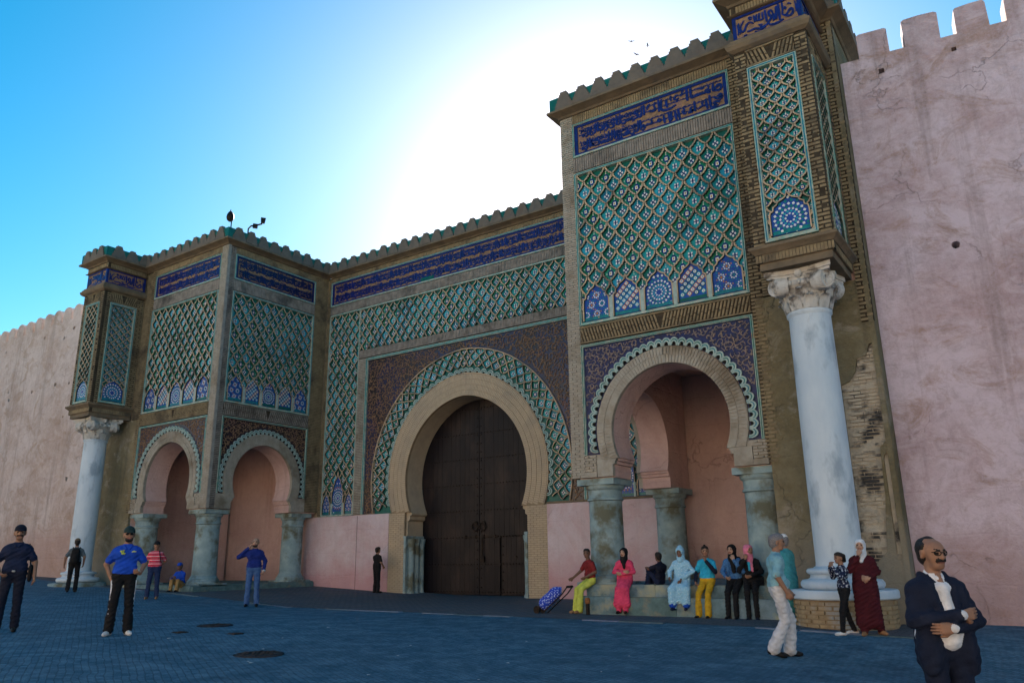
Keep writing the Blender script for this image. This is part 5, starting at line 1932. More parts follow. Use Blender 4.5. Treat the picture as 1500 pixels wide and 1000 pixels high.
# ------------------------------------------------------------------ houses on the far side of the square (behind the viewer; the sun shines on their fronts)
M['house_cream'] = mat('sunny_cream_render', (0.66, 0.51, 0.36), (0.60, 0.45, 0.31), .6, .9, .3, 20.0)
M['house_wood'] = mat('brown_shutter', (0.16, 0.08, 0.04), None, rough=.7)
M['plaza'] = mat('pale_plaza_paving', (0.42, 0.34, 0.27), (0.36, 0.29, 0.24), .8, .85, .3, 20.0)
sheet('far_plaza', [-200, -100, -60, -30, -20, -10, 0, 10, 20, 30, 60, 120, 200], [-44.5, -40, -34, -28.5], .01, 'plaza')
def house(x0, x1, h, label, seed):
    rng = random.Random(seed)
    y = -46.0 + rng.uniform(-.6, .3)
    fr = Fr((0, y, 0), (-1, 0, 0), (0, 0, 1), (0, 1, 0))     # faces the gate
    zg = gz((x0 + x1) / 2, -46) - .4
    t = thing('house', label, 'house', ((x0 + x1) / 2, y, zg))
    mb = MB()
    mb.box(FLAT, x0, x1, y - 10, y, zg, h)
    w = mb.build('wall', 'house_cream', t)
    mb = MB()
    mb.box(FLAT, x0 - .05, x1 + .05, y - 10, y + .15, h, h + .35)
    mb.build('roof', 'house_cream', t)
    n = max(2, int((x1 - x0) / 3.6))
    for f in range(3):
        for i in range(n):
            cx = x0 + (i + .5) * (x1 - x0) / n
            zb = zg + 1.2 + f * 3.7
            if f == 0 and i == n // 2:
                mb = MB(); mb.box(fr, -cx - .6, -cx + .6, zg, zg + 2.6, 0, .05); mb.build('door', 'house_wood', t)
            else:
                mb = MB(); mb.box(fr, -cx - .5, -cx + .5, zb, zb + 1.5, 0, .05); mb.build('window', 'house_wood', t)
hx = -70.0
names = ['cream', 'tall cream', 'low cream', 'broad cream', 'narrow cream', 'corner cream', 'plain cream', 'end cream']
for k, wd in enumerate((22, 18, 21, 16, 23, 19, 20, 21)):
    house(hx, hx + wd, 12.2 + (k * 37 % 10) * .22, '%s rendered house with brown shutters across the square' % names[k], k)
    hx += wd + .02

# ------------------------------------------------------------------ people
def cloth(name, c1, c2=None, rough=.85, sc=9.0):
    M[name] = mat(name, c1, c2 or tuple(v * .68 for v in c1), sc, rough, .7, 42.0, spec=.2, space='object', bdist=.012)
for nm, c in dict(skin=(.27, .145, .092), skin_dark=(.15, .078, .052), skin_light=(.40, .24, .165)).items():
    M[nm] = mat(nm, c, tuple(v * .88 for v in c), 30.0, .55, .15, 120.0, spec=.35, space='object')
cloth('hair', (.014, .011, .010), (.022, .018, .016), .5, 60)
cloth('hair_grey', (.20, .20, .21), (.10, .10, .11), .6, 80)
cloth('navy_cloth', (.012, .020, .055)); cloth('navy_dark', (.010, .013, .028)); cloth('black_cloth', (.011, .011, .013))
cloth('suit_cloth', (.006, .010, .026), (.010, .015, .034)); cloth('royal_blue', (.012, .075, .50)); cloth('knit_blue', (.012, .028, .19))
cloth('jeans', (.035, .085, .22), (.06, .13, .29)); cloth('jeans_dark', (.018, .035, .10)); cloth('tan_cloth', (.34, .22, .09)); cloth('lime_cloth', (.56, .62, .11))
cloth('maroon_red', (.20, .020, .022)); cloth('hot_pink', (.72, .065, .15)); cloth('cyan_cloth', (.03, .40, .62)); cloth('mustard', (.55, .33, .02))
cloth('denim_top', (.07, .20, .42), (.03, .09, .22), sc=30); cloth('rose_scarf', (.75, .22, .34)); cloth('offwhite_trouser', (.56, .57, .60)); cloth('pale_blue_shirt', (.22, .43, .50))
cloth('teal_robe', (.06, .30, .34)); cloth('burgundy', (.060, .008, .014)); cloth('white_cloth', (.72, .74, .78)); cloth('grey_tee', (.10, .13, .15))
cloth('shoe_black', (.012, .011, .011), rough=.5); cloth('shoe_white', (.66, .68, .70)); cloth('shoe_tan', (.30, .17, .09)); cloth('cap_green', (.02, .045, .045)); cloth('cap_tan', (.17, .12, .075))
cloth('eye_dark', (.02, .014, .012)); cloth('lip', (.26, .11, .09)); cloth('strap_black', (.012, .012, .013)); cloth('steel', (.45, .45, .45), rough=.3)

def pattern_cloth(name, base, ink, kind):
    g = graph(name, .85, .2)
    oc = g.N.new('ShaderNodeTexCoord').outputs['Object']
    if kind == 'stripes':
        z = g.sep(oc)[2]
        f = g.math('FRACT', g.math('MULTIPLY', z, 19.0), 0.0)
        m_ = g.ramp(f, .68, .74)
        f2 = g.math('FRACT', g.math('MULTIPLY', z, 9.5), 0.0)
        c = g.mix(m_, base, ink)
        c = g.mix(g.ramp(f2, .86, .90), c, (.10, .01, .02))
    else:
        v = g.N.new('ShaderNodeTexVoronoi')
        v.inputs['Scale'].default_value = 26.0 if kind == 'dots' else 34.0
        g.L.new(oc, v.inputs['Vector'])
        c = g.mix(g.ramp(v.outputs['Distance'], .30 if kind == 'dots' else .18, .42 if kind == 'dots' else .36), ink, base)
    g.color(c)
    return g.m
M['red_stripes'] = pattern_cloth('red_white_stripes', (.62, .035, .075), (.70, .62, .64), 'stripes')
M['print_top'] = pattern_cloth('navy_print', (.012, .018, .05), (.34, .38, .44), 'dots')
M['djellaba'] = pattern_cloth('pale_blue_print', (.26, .50, .66), (.55, .70, .80), 'flecks')
M['trolley_print'] = pattern_cloth('blue_print', (.02, .055, .42), (.42, .50, .75), 'dots')

class Sdf:
    """smooth union of tapered limbs, meshed as one continuous skin with a cloth or skin label per face"""
    def __init__(s):
        s.p = []
    def cap(s, a, b, ra, rb, m, k=.025, sc=(1, 1, 1), sub=False, rough=0.0):
        s.p.append(('c', np.array(a, float), np.array(b, float), ra, rb, m, k, np.array(sc, float), sub, rough))
    def ell(s, c, r, m, k=.02, sub=False, rough=0.0, rot=0.0):
        s.p.append(('e', np.array(c, float), np.array(r, float), rot, 0, m, k, None, sub, rough))
    def mesh(s, name, h, S=1.0):
        lo = np.full(3, 1e9); hi = np.full(3, -1e9)
        bbs = []
        for q in s.p:
            if q[0] == 'c':
                r = max(q[3], q[4])
                a = np.minimum(q[1], q[2]) - r * np.maximum(q[7], .4) * 1.05; b = np.maximum(q[1], q[2]) + r * np.maximum(q[7], .4) * 1.05
            else:
                rr = q[2].copy()
                if q[3]: rr[:] = max(rr)
                a = q[1] - rr; b = q[1] + rr
            bbs.append((a, b))
            if not q[8]:
                lo = np.minimum(lo, a); hi = np.maximum(hi, b)
        lo -= .03; hi += .03
        n = np.ceil((hi - lo) / h).astype(int) + 2
        ax = [lo[i] + h * np.arange(n[i]) for i in range(3)]
        F = np.full(n, .08, np.float32)
        D = np.full(n, .5, np.float32)
        Lb = np.zeros(n, np.int16)
        mats = []
        for q, (a, b) in zip(s.p, bbs):
            pad = .05 + q[6]
            i0 = np.maximum(((a - pad - lo) / h).astype(int), 0); i1 = np.minimum(np.ceil((b + pad - lo) / h).astype(int) + 1, n)
            if (i1 <= i0).any(): continue
            sl = tuple(slice(x, y) for x, y in zip(i0, i1))
            X = ax[0][sl[0]][:, None, None].astype(np.float32); Y = ax[1][sl[1]][None, :, None].astype(np.float32); Zz = ax[2][sl[2]][None, None, :].astype(np.float32)
            if q[0] == 'c':
                sc = q[7]
                pa = q[1] / sc; ba = (q[2] - q[1]) / sc
                l2 = max(float(ba @ ba), 1e-9)
                x, y, z = X / sc[0] - pa[0], Y / sc[1] - pa[1], Zz / sc[2] - pa[2]
                t = np.clip((x * ba[0] + y * ba[1] + z * ba[2]) / l2, 0, 1)
                d = (np.sqrt((x - t * ba[0]) ** 2 + (y - t * ba[1]) ** 2 + (z - t * ba[2]) ** 2) - (q[3] + (q[4] - q[3]) * t)) * float(sc.min() ** .5)
            else:
                x, y, z = X - q[1][0], Y - q[1][1], Zz - q[1][2]
                if q[3]:
                    c_, s_ = math.cos(q[3]), math.sin(q[3])
                    y, z = y * c_ + z * s_, -y * s_ + z * c_
                r = q[2]
                k0 = np.sqrt((x / r[0]) ** 2 + (y / r[1]) ** 2 + (z / r[2]) ** 2)
                k1 = np.sqrt((x / r[0] ** 2) ** 2 + (y / r[1] ** 2) ** 2 + (z / r[2] ** 2) ** 2) + 1e-6
                d = k0 * (k0 - 1) / k1
            if q[9]:
                w = q[9]
                d = d + w * (np.sin(X * 31 + Zz * 47 + 1.3) * np.sin(Y * 37 - Zz * 29) + .6 * np.sin(Zz * 83 + X * 52 + Y * 23))
            f = F[sl]
            if q[8]:
                F[sl] = np.maximum(f, -d)
                continue
            k = q[6]
            hh = np.maximum(k - np.abs(f - d), 0) / k
            F[sl] = np.minimum(f, d) - hh * hh * k * .25
            m = q[5]
            if m not in mats: mats.append(m)
            dd = D[sl]
            better = d < dd
            Lb[sl] = np.where(better, mats.index(m), Lb[sl])
            D[sl] = np.where(better, d, dd)
        # surface nets
        ins = F < 0
        c8 = [(i, j, k) for i in (0, 1) for j in (0, 1) for k in (0, 1)]
        def sh(A, i, j, k): return A[i:A.shape[0] - 1 + i, j:A.shape[1] - 1 + j, k:A.shape[2] - 1 + k]
        cnt = sum(sh(ins, *c).astype(np.int8) for c in c8)
        act = (cnt > 0) & (cnt < 8)
        idx = np.full(act.shape, -1, np.int32)
        ii = np.argwhere(act)
        idx[act] = np.arange(len(ii))
        acc = np.zeros((len(ii), 3)); num = np.zeros(len(ii))
        for a_ in range(8):
            for bb in range(a_ + 1, 8):
                ca, cb = np.array(c8[a_]), np.array(c8[bb])
                if abs(ca - cb).sum() != 1: continue
                fa = F[tuple((ii + ca).T)]; fb = F[tuple((ii + cb).T)]
                m = (fa < 0) != (fb < 0)
                t = np.where(m, fa / np.where(fa - fb == 0, 1, fa - fb), 0)
                acc += np.where(m[:, None], ca + (cb - ca) * t[:, None], 0)
                num += m
        V = lo + h * (ii + acc / num[:, None])
        faces = []
        for axis in range(3):
            o1, o2 = [(1, 2), (2, 0), (0, 1)][axis]
            A = np.moveaxis(ins, axis, 0)
            s0 = ins[tuple(slice(0, -1) if d == axis else slice(1, -1) for d in range(3))]
            s1 = ins[tuple(slice(1, None) if d == axis else slice(1, -1) for d in range(3))]
            e = np.argwhere(s0 != s1)
            if not len(e): continue
            base = e.copy()
            for d in range(3):
                if d != axis: base[:, d] += 1
            flip = s0[tuple(e.T)]
            def at(d1, d2):
                q = base.copy(); q[:, o1] -= d1; q[:, o2] -= d2
                return idx[tuple(q.T)]
            qd = np.stack([at(0, 0), at(1, 0), at(1, 1), at(0, 1)], 1)
            qd = np.where(flip[:, None], qd, qd[:, ::-1])
            faces.append(qd)
        Q = np.concatenate(faces)
        Q = Q[(Q >= 0).all(1)]
        cen = V[Q].mean(1)
        gi = np.clip(np.rint((cen - lo) / h).astype(int), 0, n - 1)
        lab = Lb[tuple(gi.T)]
        me = bpy.data.meshes.new(name)
        me.vertices.add(len(V)); me.vertices.foreach_set('co', (V * S).astype(np.float32).ravel())
        me.loops.add(len(Q) * 4); me.loops.foreach_set('vertex_index', Q.astype(np.int32).ravel())
        me.polygons.add(len(Q)); me.polygons.foreach_set('loop_start', np.arange(0, len(Q) * 4, 4, dtype=np.int32))
        for m in mats: me.materials.append(M[m])
        me.polygons.foreach_set('material_index', lab.astype(np.int32))
        me.update(calc_edges=True)
        me.validate()
        me.shade_smooth()
        return me

def hand(b, w, d, nrm, m, curl=.5, spread=.9, thumb=1):
    """palm, four unequal fingers bent at the knuckles and a thumb off the side"""
    w, d, nrm = (np.array(v, float) for v in (w, d, nrm))
    d /= np.linalg.norm(d)
    nrm = nrm - d * (nrm @ d); nrm /= np.linalg.norm(nrm)
    side = np.cross(d, nrm)
    kn = w + d * .085
    for q in (-1, -.33, .33, 1):
        b.cap(w + side * q * .014, kn + side * q * .030, .017, .014, m, .012)
    for q, L in ((-1, .062), (-.35, .074), (.33, .078), (1, .070)):
        k0 = kn + side * q * .034 * spread
        d1 = d * math.cos(curl) + nrm * math.sin(curl)
        d2 = d * math.cos(2.1 * curl) + nrm * math.sin(2.1 * curl)
        k1 = k0 + d1 * L * .55
        b.cap(k0, k1, .0092, .0086, m, .003)
        b.cap(k1, k1 + d2 * L * .45, .0086, .0072, m, .003)
    t0 = w + d * .028 + side * thumb * .024
    t1 = t0 + d * .034 + side * thumb * .028 + nrm * .012
    b.cap(t0, t1, .014, .0115, m, .01)
    b.cap(t1, t1 + d * .030 + side * thumb * .004 + nrm * .014, .0115, .009, m, .006)

def rz(v, a):
    c, s = math.cos(a), math.sin(a)
    return np.array([v[0] * c - v[1] * s, v[0] * s + v[1] * c, v[2]])

def person(label, loc, yaw, H, pose, fit, grid=.010, extra=None, parts=None, carry=None):
    """local frame: facing +y, right hand at +x, z up, designed at 1.72 m"""
    S = H / 1.72
    t = thing('person', label, 'person', loc)
    t.rotation_euler = (0, 0, yaw)
    b = Sdf()
    P = dict(pelvis=(0, 0, .93), chest=(0, 0, 1.26), neck=(0, 0, 1.43), head=(0, .02, 1.60), hyaw=0.0, hpitch=0.0, shw=.160,
             elR=(.27, -.04, 1.12), wrR=(.26, .06, .88), elL=(-.27, -.04, 1.12), wrL=(-.26, .06, .88),
             hipw=.09, knR=(.105, .03, .50), anR=(.11, .0, .085), knL=(-.105, .03, .50), anL=(-.11, .0, .085),
             toeR=(.12, 1, 0), toeL=(-.12, 1, 0), curl=.45)
    P.update(pose)
    pv, ch, nk, hd = (np.array(P[k], float) for k in ('pelvis', 'chest', 'neck', 'head'))
    skin, top, tr, sh = fit.get('skin', 'skin'), fit.get('top', 'navy_cloth'), fit.get('trousers', 'navy_dark'), fit.get('shoes', 'shoe_black')
    wr = fit.get('fold', .0048)
    trunk = fit.get('trunk', top)
    fat = fit.get('fat', 1.0)
    tw = P.get('twist', 0.0)
    xa = rz((1, 0, 0), tw); ya = rz((0, 1, 0), tw)
    # trunk
    b.cap(pv - (.07, 0, 0), pv + (.07, 0, 0), .115 * fat, .115 * fat, fit.get('hipmat', tr), .04, (1, .88, 1), rough=wr)
    mid = pv * .45 + ch * .55 - (0, 0, .03)
    b.cap(mid - xa * .055, mid + xa * .055, .112 * fat, .112 * fat, trunk, .06, (1, .86, 1.15), rough=wr)
    lo_ = pv * .72 + ch * .28
    b.cap(lo_ - xa * .06, lo_ + xa * .06, .118 * fat, .118 * fat, trunk, .06, (1, .90, 1.0), rough=wr)
    b.cap(ch - xa * .085 + (0, 0, .03), ch + xa * .085 + (0, 0, .03), .128 * fat ** .5, .128 * fat ** .5, top, .06, (1, .82, 1.1), rough=wr)
    shz = nk * .78 + ch * .22 - (0, 0, .005)
    SR = shz + xa * P['shw'] - (0, 0, .055); SL = shz - xa * P['shw'] - (0, 0, .055)
    b.cap(SL + xa * .03, SR - xa * .03, .062, .062, top, .05, rough=wr * .6)
    for q_ in (SL, SR):
        b.cap(nk - (0, .01, .035), q_, .052, .056, top, .04)
    b.cap(nk - (0, 0, .05), nk + (0, 0, .0), .085, .060, top, .04)
    b.cap(nk - (0, 0, .02), hd - (0, .015, .07), .056, .052, skin, .02)
    # head, turned about its own centre
    hy = P['hyaw']
    fy = rz((0, 1, 0), hy); fx = rz((1, 0, 0), hy)
    up = np.array([0, 0, 1.0]) * math.cos(P['hpitch']) - fy * math.sin(P['hpitch'])
    fwd = fy * math.cos(P['hpitch']) + np.array([0, 0, 1.0]) * math.sin(P['hpitch'])
    def hp(x, y, z): return hd + fx * x + fwd * y + up * z
    def he(x, y, z, r, m, k=.015): b.cap(hp(x, y, z), hp(x, y + .001, z), r, r, m, k)
    b.cap(hp(0, -.018, .035), hp(0, .022, .030), .082, .078, skin, .03)
    b.cap(hp(0, .030, -.01), hp(0, .046, -.058), .066, .046, skin, .03)
    b.cap(hp(-.020, .060, -.082), hp(.020, .060, -.082), .030, .030, skin, .025)
    b.cap(hp(0, .092, .022), hp(0, .113, -.020), .009, .0135, skin, .014)
    b.cap(hp(-.013, .094, -.024), hp(.013, .094, -.024), .0095, .0095, skin, .012)
    b.cap(hp(-.045, .082, .030), hp(.045, .082, .030), .012, .012, skin, .014)
    for s_ in (-1, 1):
        b.cap(hp(.032 * s_, .066, -.022), hp(.036 * s_, .058, -.028), .026, .026, skin, .03)
        b.cap(hp(.079 * s_, -.004, .012), hp(.081 * s_, -.010, -.026), .016, .012, skin, .012)
        b.cap(hp(.026 * s_, .086, .014), hp(.038 * s_, .083, .014), .0095, .0085, 'eye_dark', .004)
        b.cap(hp(.018 * s_, .094, .034), hp(.048 * s_, .084, .036), .007, .006, fit.get('brow', 'hair'), .004)
    b.cap(hp(-.020, .094, -.052), hp(.020, .094, -.052), .0075, .0075, 'lip', .006)
    hairm = fit.get('hair', 'hair')
    style = fit.get('hairstyle', 'short')
    if style in ('short', 'receding', 'bun', 'fringe'):
        b.cap(hp(0, -.036, .034), hp(0, -.030, .02), .086, .082, hairm, .015)
        b.cap(hp(0, -.050, -.03), hp(0, -.045, .02), .066, .075, hairm, .02)
        if style == 'receding':
            b.cap(hp(0, -.045, .06), hp(0, -.02, .085), .066, .045, hairm, .02)
        if style != 'receding':
            b.cap(hp(-.02, .016, .068), hp(.02, .016, .068), .066, .066, hairm, .02)
            b.cap(hp(-.03, .058, .078), hp(.03, .058, .078), .034, .034, hairm, .02)
        for s_ in (-1, 1):
            b.cap(hp(.064 * s_, -.008, .055), hp(.072 * s_, -.010, .005), .026, .014, hairm, .015)
        if style == 'bun':
            b.cap(hp(0, -.045, .115), hp(0, -.05, .14), .034, .030, hairm, .01)
    if fit.get('beard'):
        b.cap(hp(-.024, .066, -.083), hp(.024, .066, -.083), .031, .031, fit['beard'], .02)
        for s_ in (-1, 1):
            b.cap(hp(.058 * s_, .03, -.03), hp(.030 * s_, .062, -.075), .016, .024, fit['beard'], .02)
    if fit.get('moustache'):
        b.cap(hp(-.030, .094, -.041), hp(.030, .094, -.041), .013, .013, fit['moustache'], .008)
    # arms
    sl = fit.get('sleeve', 'long')
    for Sx, el, wrk, sg in ((SR, P['elR'], P['wrR'], 1), (SL, P['elL'], P['wrL'], -1)):
        el, wrk = np.array(el, float), np.array(wrk, float)
        slm = fit.get('sleevemat', top)
        if sl == 'long':
            b.cap(Sx, el, .061, .052, slm, .03, rough=wr * 1.4)
            b.cap(el, el + (wrk - el) * .93, .053, .042, slm, .025, rough=wr * 1.4)
            b.cap(el, wrk, .040, .028, skin, .01)
        else:
            b.cap(Sx, el, .050, .042, skin, .02)
            b.cap(Sx, Sx + (el - Sx) * (.68 if sl == 'short' else .9), .061, .062, top, .03, rough=wr)
            if fit.get('undersleeve'):
                b.cap(Sx, el, .052, .05, fit['undersleeve'], .02)
                b.cap(el, el + (wrk - el) * .9, .05, .042, fit['undersleeve'], .02)
            b.cap(el, wrk, .042, .029, skin, .02)
        d = np.array(P.get('hdR' if sg > 0 else 'hdL', tuple(wrk - el)), float)
        nn = np.array(P.get('hnR' if sg > 0 else 'hnL', (-sg, .3, 0)), float)
        if not P.get('nohand' + ('R' if sg > 0 else 'L')):
            hand(b, wrk, d, nn, skin, P['curl'], thumb=1 if sg < 0 else -1)
    # legs
    for kn, an, toe, sg in ((P['knR'], P['anR'], P['toeR'], 1), (P['knL'], P['anL'], P['toeL'], -1)):
        kn, an = np.array(kn, float), np.array(an, float)
        hip = pv + np.array([P['hipw'] * sg, 0, -.03])
        cut = fit.get('cuff', .070)
        b.cap(hip, kn, .096 * fat ** .5, .068, tr, .03, rough=wr)
        b.cap(kn, kn + (an - kn) * .60, .068, cut * .96, tr, .03, rough=wr)
        b.cap(kn + (an - kn) * .55, an + (kn - an) * .03, cut * .96, cut, tr, .02, rough=wr)
        toe = np.array(toe, float); toe /= np.linalg.norm(toe)
        heel = an - toe * .05 + np.array([0, 0, -.045])
        ball = an + toe * .115 + np.array([0, 0, -.052 + .0])
        tip = an + toe * .165 + np.array([0, 0, -.056])
        b.cap(an, heel, .036, .036, fit.get('anklemat', sh), .02)
        b.cap(heel, ball, .037, .036, sh, .025)
        b.cap(ball, tip, .036, .026, sh, .02)
        if fit.get('sole'):
            b.cap(heel - (0, 0, .022), tip - (0, 0, .012), .022, .022, fit['sole'], .005)
    ctx = dict(b=b, hp=hp, pv=pv, ch=ch, nk=nk, hd=hd, SR=SR, SL=SL, P=P, fx=fx, fwd=fwd, up=up, S=S, t=t, skin=skin, grid=grid)
    if extra: extra(ctx)
    body = b.mesh('body', grid, S)
    link('body', body, t).matrix_basis = Matrix.Identity(4)
    if parts:
        for nm, fn in parts.items():
            q = Sdf()
            ctx['q'] = q
            res = fn(ctx)
            me = res if isinstance(res, bpy.types.Mesh) else q.mesh(nm, grid * .8, S)
            o = link(nm, me, t)
            o.matrix_basis = Matrix.Identity(4)
    for nm, (lb, ct, fn) in (carry or {}).items():
        q = Sdf()
        ctx['q'] = q
        fn(ctx)
        o = link(nm, q.mesh(nm, grid, S))
        o.matrix_basis = Matrix.Translation(loc) @ Matrix.Rotation(yaw, 4, 'Z')
        tag(o, lb, ct)
    return t

def cap_hat(m, brim=True, band=None):
    def fn(c):
        q, hp = c['q'], c['hp']
        q.cap(hp(0, -.020, .062), hp(0, .022, .060), .090, .086, m, .02)
        q.cap(hp(0, -.02, -.10), hp(0, .02, -.10), .12, .12, m, .01, sub=True)
        if brim:
            for x in (-.04, -.02, 0, .02, .04):
                q.cap(hp(x, .07, .052), hp(x * .8, .165 - abs(x) * .7, .038), .012, .009, m, .012)
        else:
            q.cap(hp(0, 0, .13), hp(0, 0, .14), .05, .05, m, .03)
    return fn
def scarf(m, drape=(), tail=None, top=.0):
    """headscarf: covers skull and neck, open at the face"""
    def fn(c):
        q, hp, nk, ch = c['q'], c['hp'], c['nk'], c['ch']
        q.cap(hp(0, -.028, .040), hp(0, .012, .036), .098, .094, m, .02, rough=.002)
        q.cap(hp(0, -.030, -.02), nk + np.array([0, .01, .0]), .090, .098, m, .05, rough=.003)
        q.cap(hp(0, .03, -.10), nk + np.array([0, .03, -.03]), .066, .088, m, .04, rough=.003)
        for a, b_, ra, rb in drape:
            q.cap(a, b_, ra, rb, m, .04, rough=.004)
        q.cap(hp(0, .12, .012), hp(0, .13, -.038), .064, .052, m, .01, sub=True)
        q.cap(hp(0, .07, .010), hp(0, .07, -.045), .056, .046, m, .01, sub=True)
    return fn
def glasses(m='strap_black', shade=True):
    def fn(c):
        hp = c['hp']
        mb = MB()
        S = c['S']
        def Pv(x, y, z): return Vector(tuple(hp(x, y, z) * S))
        for s_ in (-1, 1):
            ring = [(s_ * (.034 + .027 * math.cos(a)), .014 + .021 * math.sin(a)) for a in np.linspace(0, 2 * PI, 12, endpoint=False)]
            if shade:
                mb.face([Pv(x, .107 - abs(x) * .25, z) for x, z in (ring if s_ < 0 else ring)], 0)
                mb.face([Pv(x, .106 - abs(x) * .25, z) for x, z in ring[::-1]], 0)
            inner = [(s_ * (.034 + .020 * math.cos(a)), .014 + .0145 * math.sin(a)) for a in np.linspace(0, 2 * PI, 12, endpoint=False)]
            for i in range(12):
                j = (i + 1) % 12
                for yy, fl in ((.112, 1), (.104, -1)):
                    q = [Pv(ring[i][0], yy - abs(ring[i][0]) * .25, ring[i][1]), Pv(ring[j][0], yy - abs(ring[j][0]) * .25, ring[j][1]), Pv(inner[j][0], yy - abs(inner[j][0]) * .25, inner[j][1]), Pv(inner[i][0], yy - abs(inner[i][0]) * .25, inner[i][1])]
                    mb.face(q if fl > 0 else q[::-1], 0)
            for dz in (0,):
                a, b_ = (.058 * s_, .093, .022), (.084 * s_, -.005, .018)
                mb.face([Pv(*a), Pv(a[0], a[1], a[2] - .007), Pv(b_[0], b_[1], b_[2] - .006), Pv(*b_)], 0)
                mb.face([Pv(*b_), Pv(b_[0], b_[1], b_[2] - .006), Pv(a[0], a[1], a[2] - .007), Pv(*a)], 0)
        mb.face([Pv(-.012, .112, .022), Pv(.012, .112, .022), Pv(.012, .112, .016), Pv(-.012, .112, .016)], 0)
        return mb.mesh('glasses', [m])
    return fn
def belt(m='strap_black', buckle=True, z=.045):
    def fn(c):
        q, pv = c['q'], c['pv']
        a = pv + np.array([0, 0, z])
        q.cap(a - (.062, 0, 0), a + (.062, 0, 0), .126, .126, m, .01, (1, .90, .14))
        if buckle:
            q.cap(a + (-.012, .120, 0), a + (.012, .120, 0), .016, .016, 'steel', .004)
    return fn
def tube(name, m, pts, r):
    def fn(c):
        for a, b_ in zip(pts, pts[1:]):
            c['q'].cap(a, b_, r, r, m, .01)
    return fn

def face_to(x, y, tx, ty):
    return math.atan2(-(tx - x), ty - y)
CX, CY = CAM.x, CAM.y
def spot(x, y):
    return (x, y, gz(x, y))
def toward_cam(x, y, turn=0.0):
    return face_to(x, y, CX, CY) + R(turn)
def v(*a): return np.array(a, float)

# --- man in navy at the left edge
def navy_extra(c):
    b = c['b']
    for s_ in (-1, 1):
        b.cap((.055 * s_, .06, 1.42), (.025 * s_, .10, 1.375), .016, .014, 'navy_cloth', .01)
person('man in navy polo, cap and belt at the left edge of the square', spot(1.47, -14.67), toward_cam(1.47, -14.67, -8), 1.78,
       dict(elR=(.29, -.02, 1.12), wrR=(.20, .13, .95), hdR=(-.6, .5, -.4), elL=(-.28, -.03, 1.12), wrL=(-.31, .05, .88), knR=(.12, .05, .5), anR=(.13, .10, .085), hyaw=.15),
       dict(top='navy_cloth', sleeve='short', trousers='navy_dark', shoes='shoe_black', moustache='hair', skin='skin'), .009, navy_extra,
       dict(cap=cap_hat('navy_dark'), belt=belt()),
       dict(shoulder_bag=('black shoulder bag at the side of the man in navy', 'bag',
            lambda c: (c['q'].cap((-.235, .02, 1.02), (-.235, .02, .86), .062, .066, 'strap_black', .02, (.55, 1.15, 1)), c['q'].cap((-.225, .0, 1.06), (-.17, .02, 1.42), .012, .012, 'strap_black', .01)))))

# --- man with a backpack, walking away
def pack(c):
    q = c['q']
    q.cap((0, -.165, 1.32), (0, -.175, 1.02), .11, .125, 'strap_black', .05, (1.15, .75, 1), rough=.003)
    q.cap((0, -.245, 1.12), (0, -.245, 1.02), .07, .075, 'strap_black', .03, (1.1, .6, 1))
    for s_ in (-1, 1):
        q.cap((.09 * s_, -.10, 1.40), (.105 * s_, .02, 1.445), .016, .016, 'strap_black', .01)
        q.cap((.105 * s_, .02, 1.445), (.115 * s_, .125, 1.30), .016, .016, 'strap_black', .01)
        q.cap((.115 * s_, .125, 1.30), (.10 * s_, -.05, 1.08), .014, .012, 'strap_black', .01)
person('man with cap seen from behind walking past the left marble column', spot(-9.75, -7.93), toward_cam(-9.75, -7.93, 176), 1.66,
       dict(elR=(.27, -.08, 1.13), wrR=(.25, .08, .90), elL=(-.29, -.02, 1.12), wrL=(-.31, .03, .88), knR=(.1, .10, .51), anR=(.10, .06, .085), knL=(-.1, -.02, .5), anL=(-.11, -.14, .10)),
       dict(top='grey_tee', sleeve='short', trousers='black_cloth', shoes='shoe_black'), .012, None, dict(cap=cap_hat('cap_tan')),
       dict(backpack=('black backpack on the man walking away by the left column', 'backpack', pack)))

# --- man in the royal blue polo
def polo_extra(c):
    b = c['b']
    for s_ in (-1, 1):
        b.cap((.055 * s_, .055, 1.425), (.028 * s_, .10, 1.375), .017, .015, 'royal_blue', .01)
    for z0, z1, xs in ((1.345, 1.335, (.055, .105)), (1.335, 1.285, (.100, .075)), (1.335, 1.285, (.07, .05)), (1.30, 1.30, (.045, .085))):
        b.cap((xs[0], .112, z0), (xs[1], .106, z1), .009, .009, 'lime_cloth', .003)
    b.cap((-.12, .10, 1.325), (-.07, .112, 1.325), .008, .008, 'lime_cloth', .003)
    for dx in (0, .02, .04):                                  # three white stripes down the outer seams
        for s_ in (-1, 1):
            b.cap((s_ * .186, .01 + dx * .8, .86), (s_ * .178, .03 + dx * .8, .50), .0075, .0065, 'white_cloth', .002)
            b.cap((s_ * .178, .03 + dx * .8, .50), (s_ * .183, .0 + dx * .8, .12), .0065, .0065, 'white_cloth', .002)
    b.cap((-.20, .16, .985), (-.20, .20, 1.0), .018, .018, 'steel', .004)
person('bearded man in bright blue polo and striped black track trousers', spot(3.66, -13.90), toward_cam(3.66, -13.9, 4), 1.73,
       dict(elR=(.29, -.07, 1.13), wrR=(.20, -.03, .90), elL=(-.30, -.04, 1.13), wrL=(-.22, .15, .97), hdL=(.5, .6, .15), hnL=(.3, -.2, .8), knR=(.125, .03, .5), anR=(.15, -.02, .085), knL=(-.11, .05, .5), anL=(-.13, .03, .085), toeR=(.5, 1, 0), toeL=(-.25, 1, 0), curl=.7, nohandR=False),
       dict(top='royal_blue', sleeve='short', trousers='black_cloth', shoes='shoe_white', beard='hair', cuff=.078), .008, polo_extra,
       dict(cap=cap_hat('cap_green'), sunglasses=glasses()))

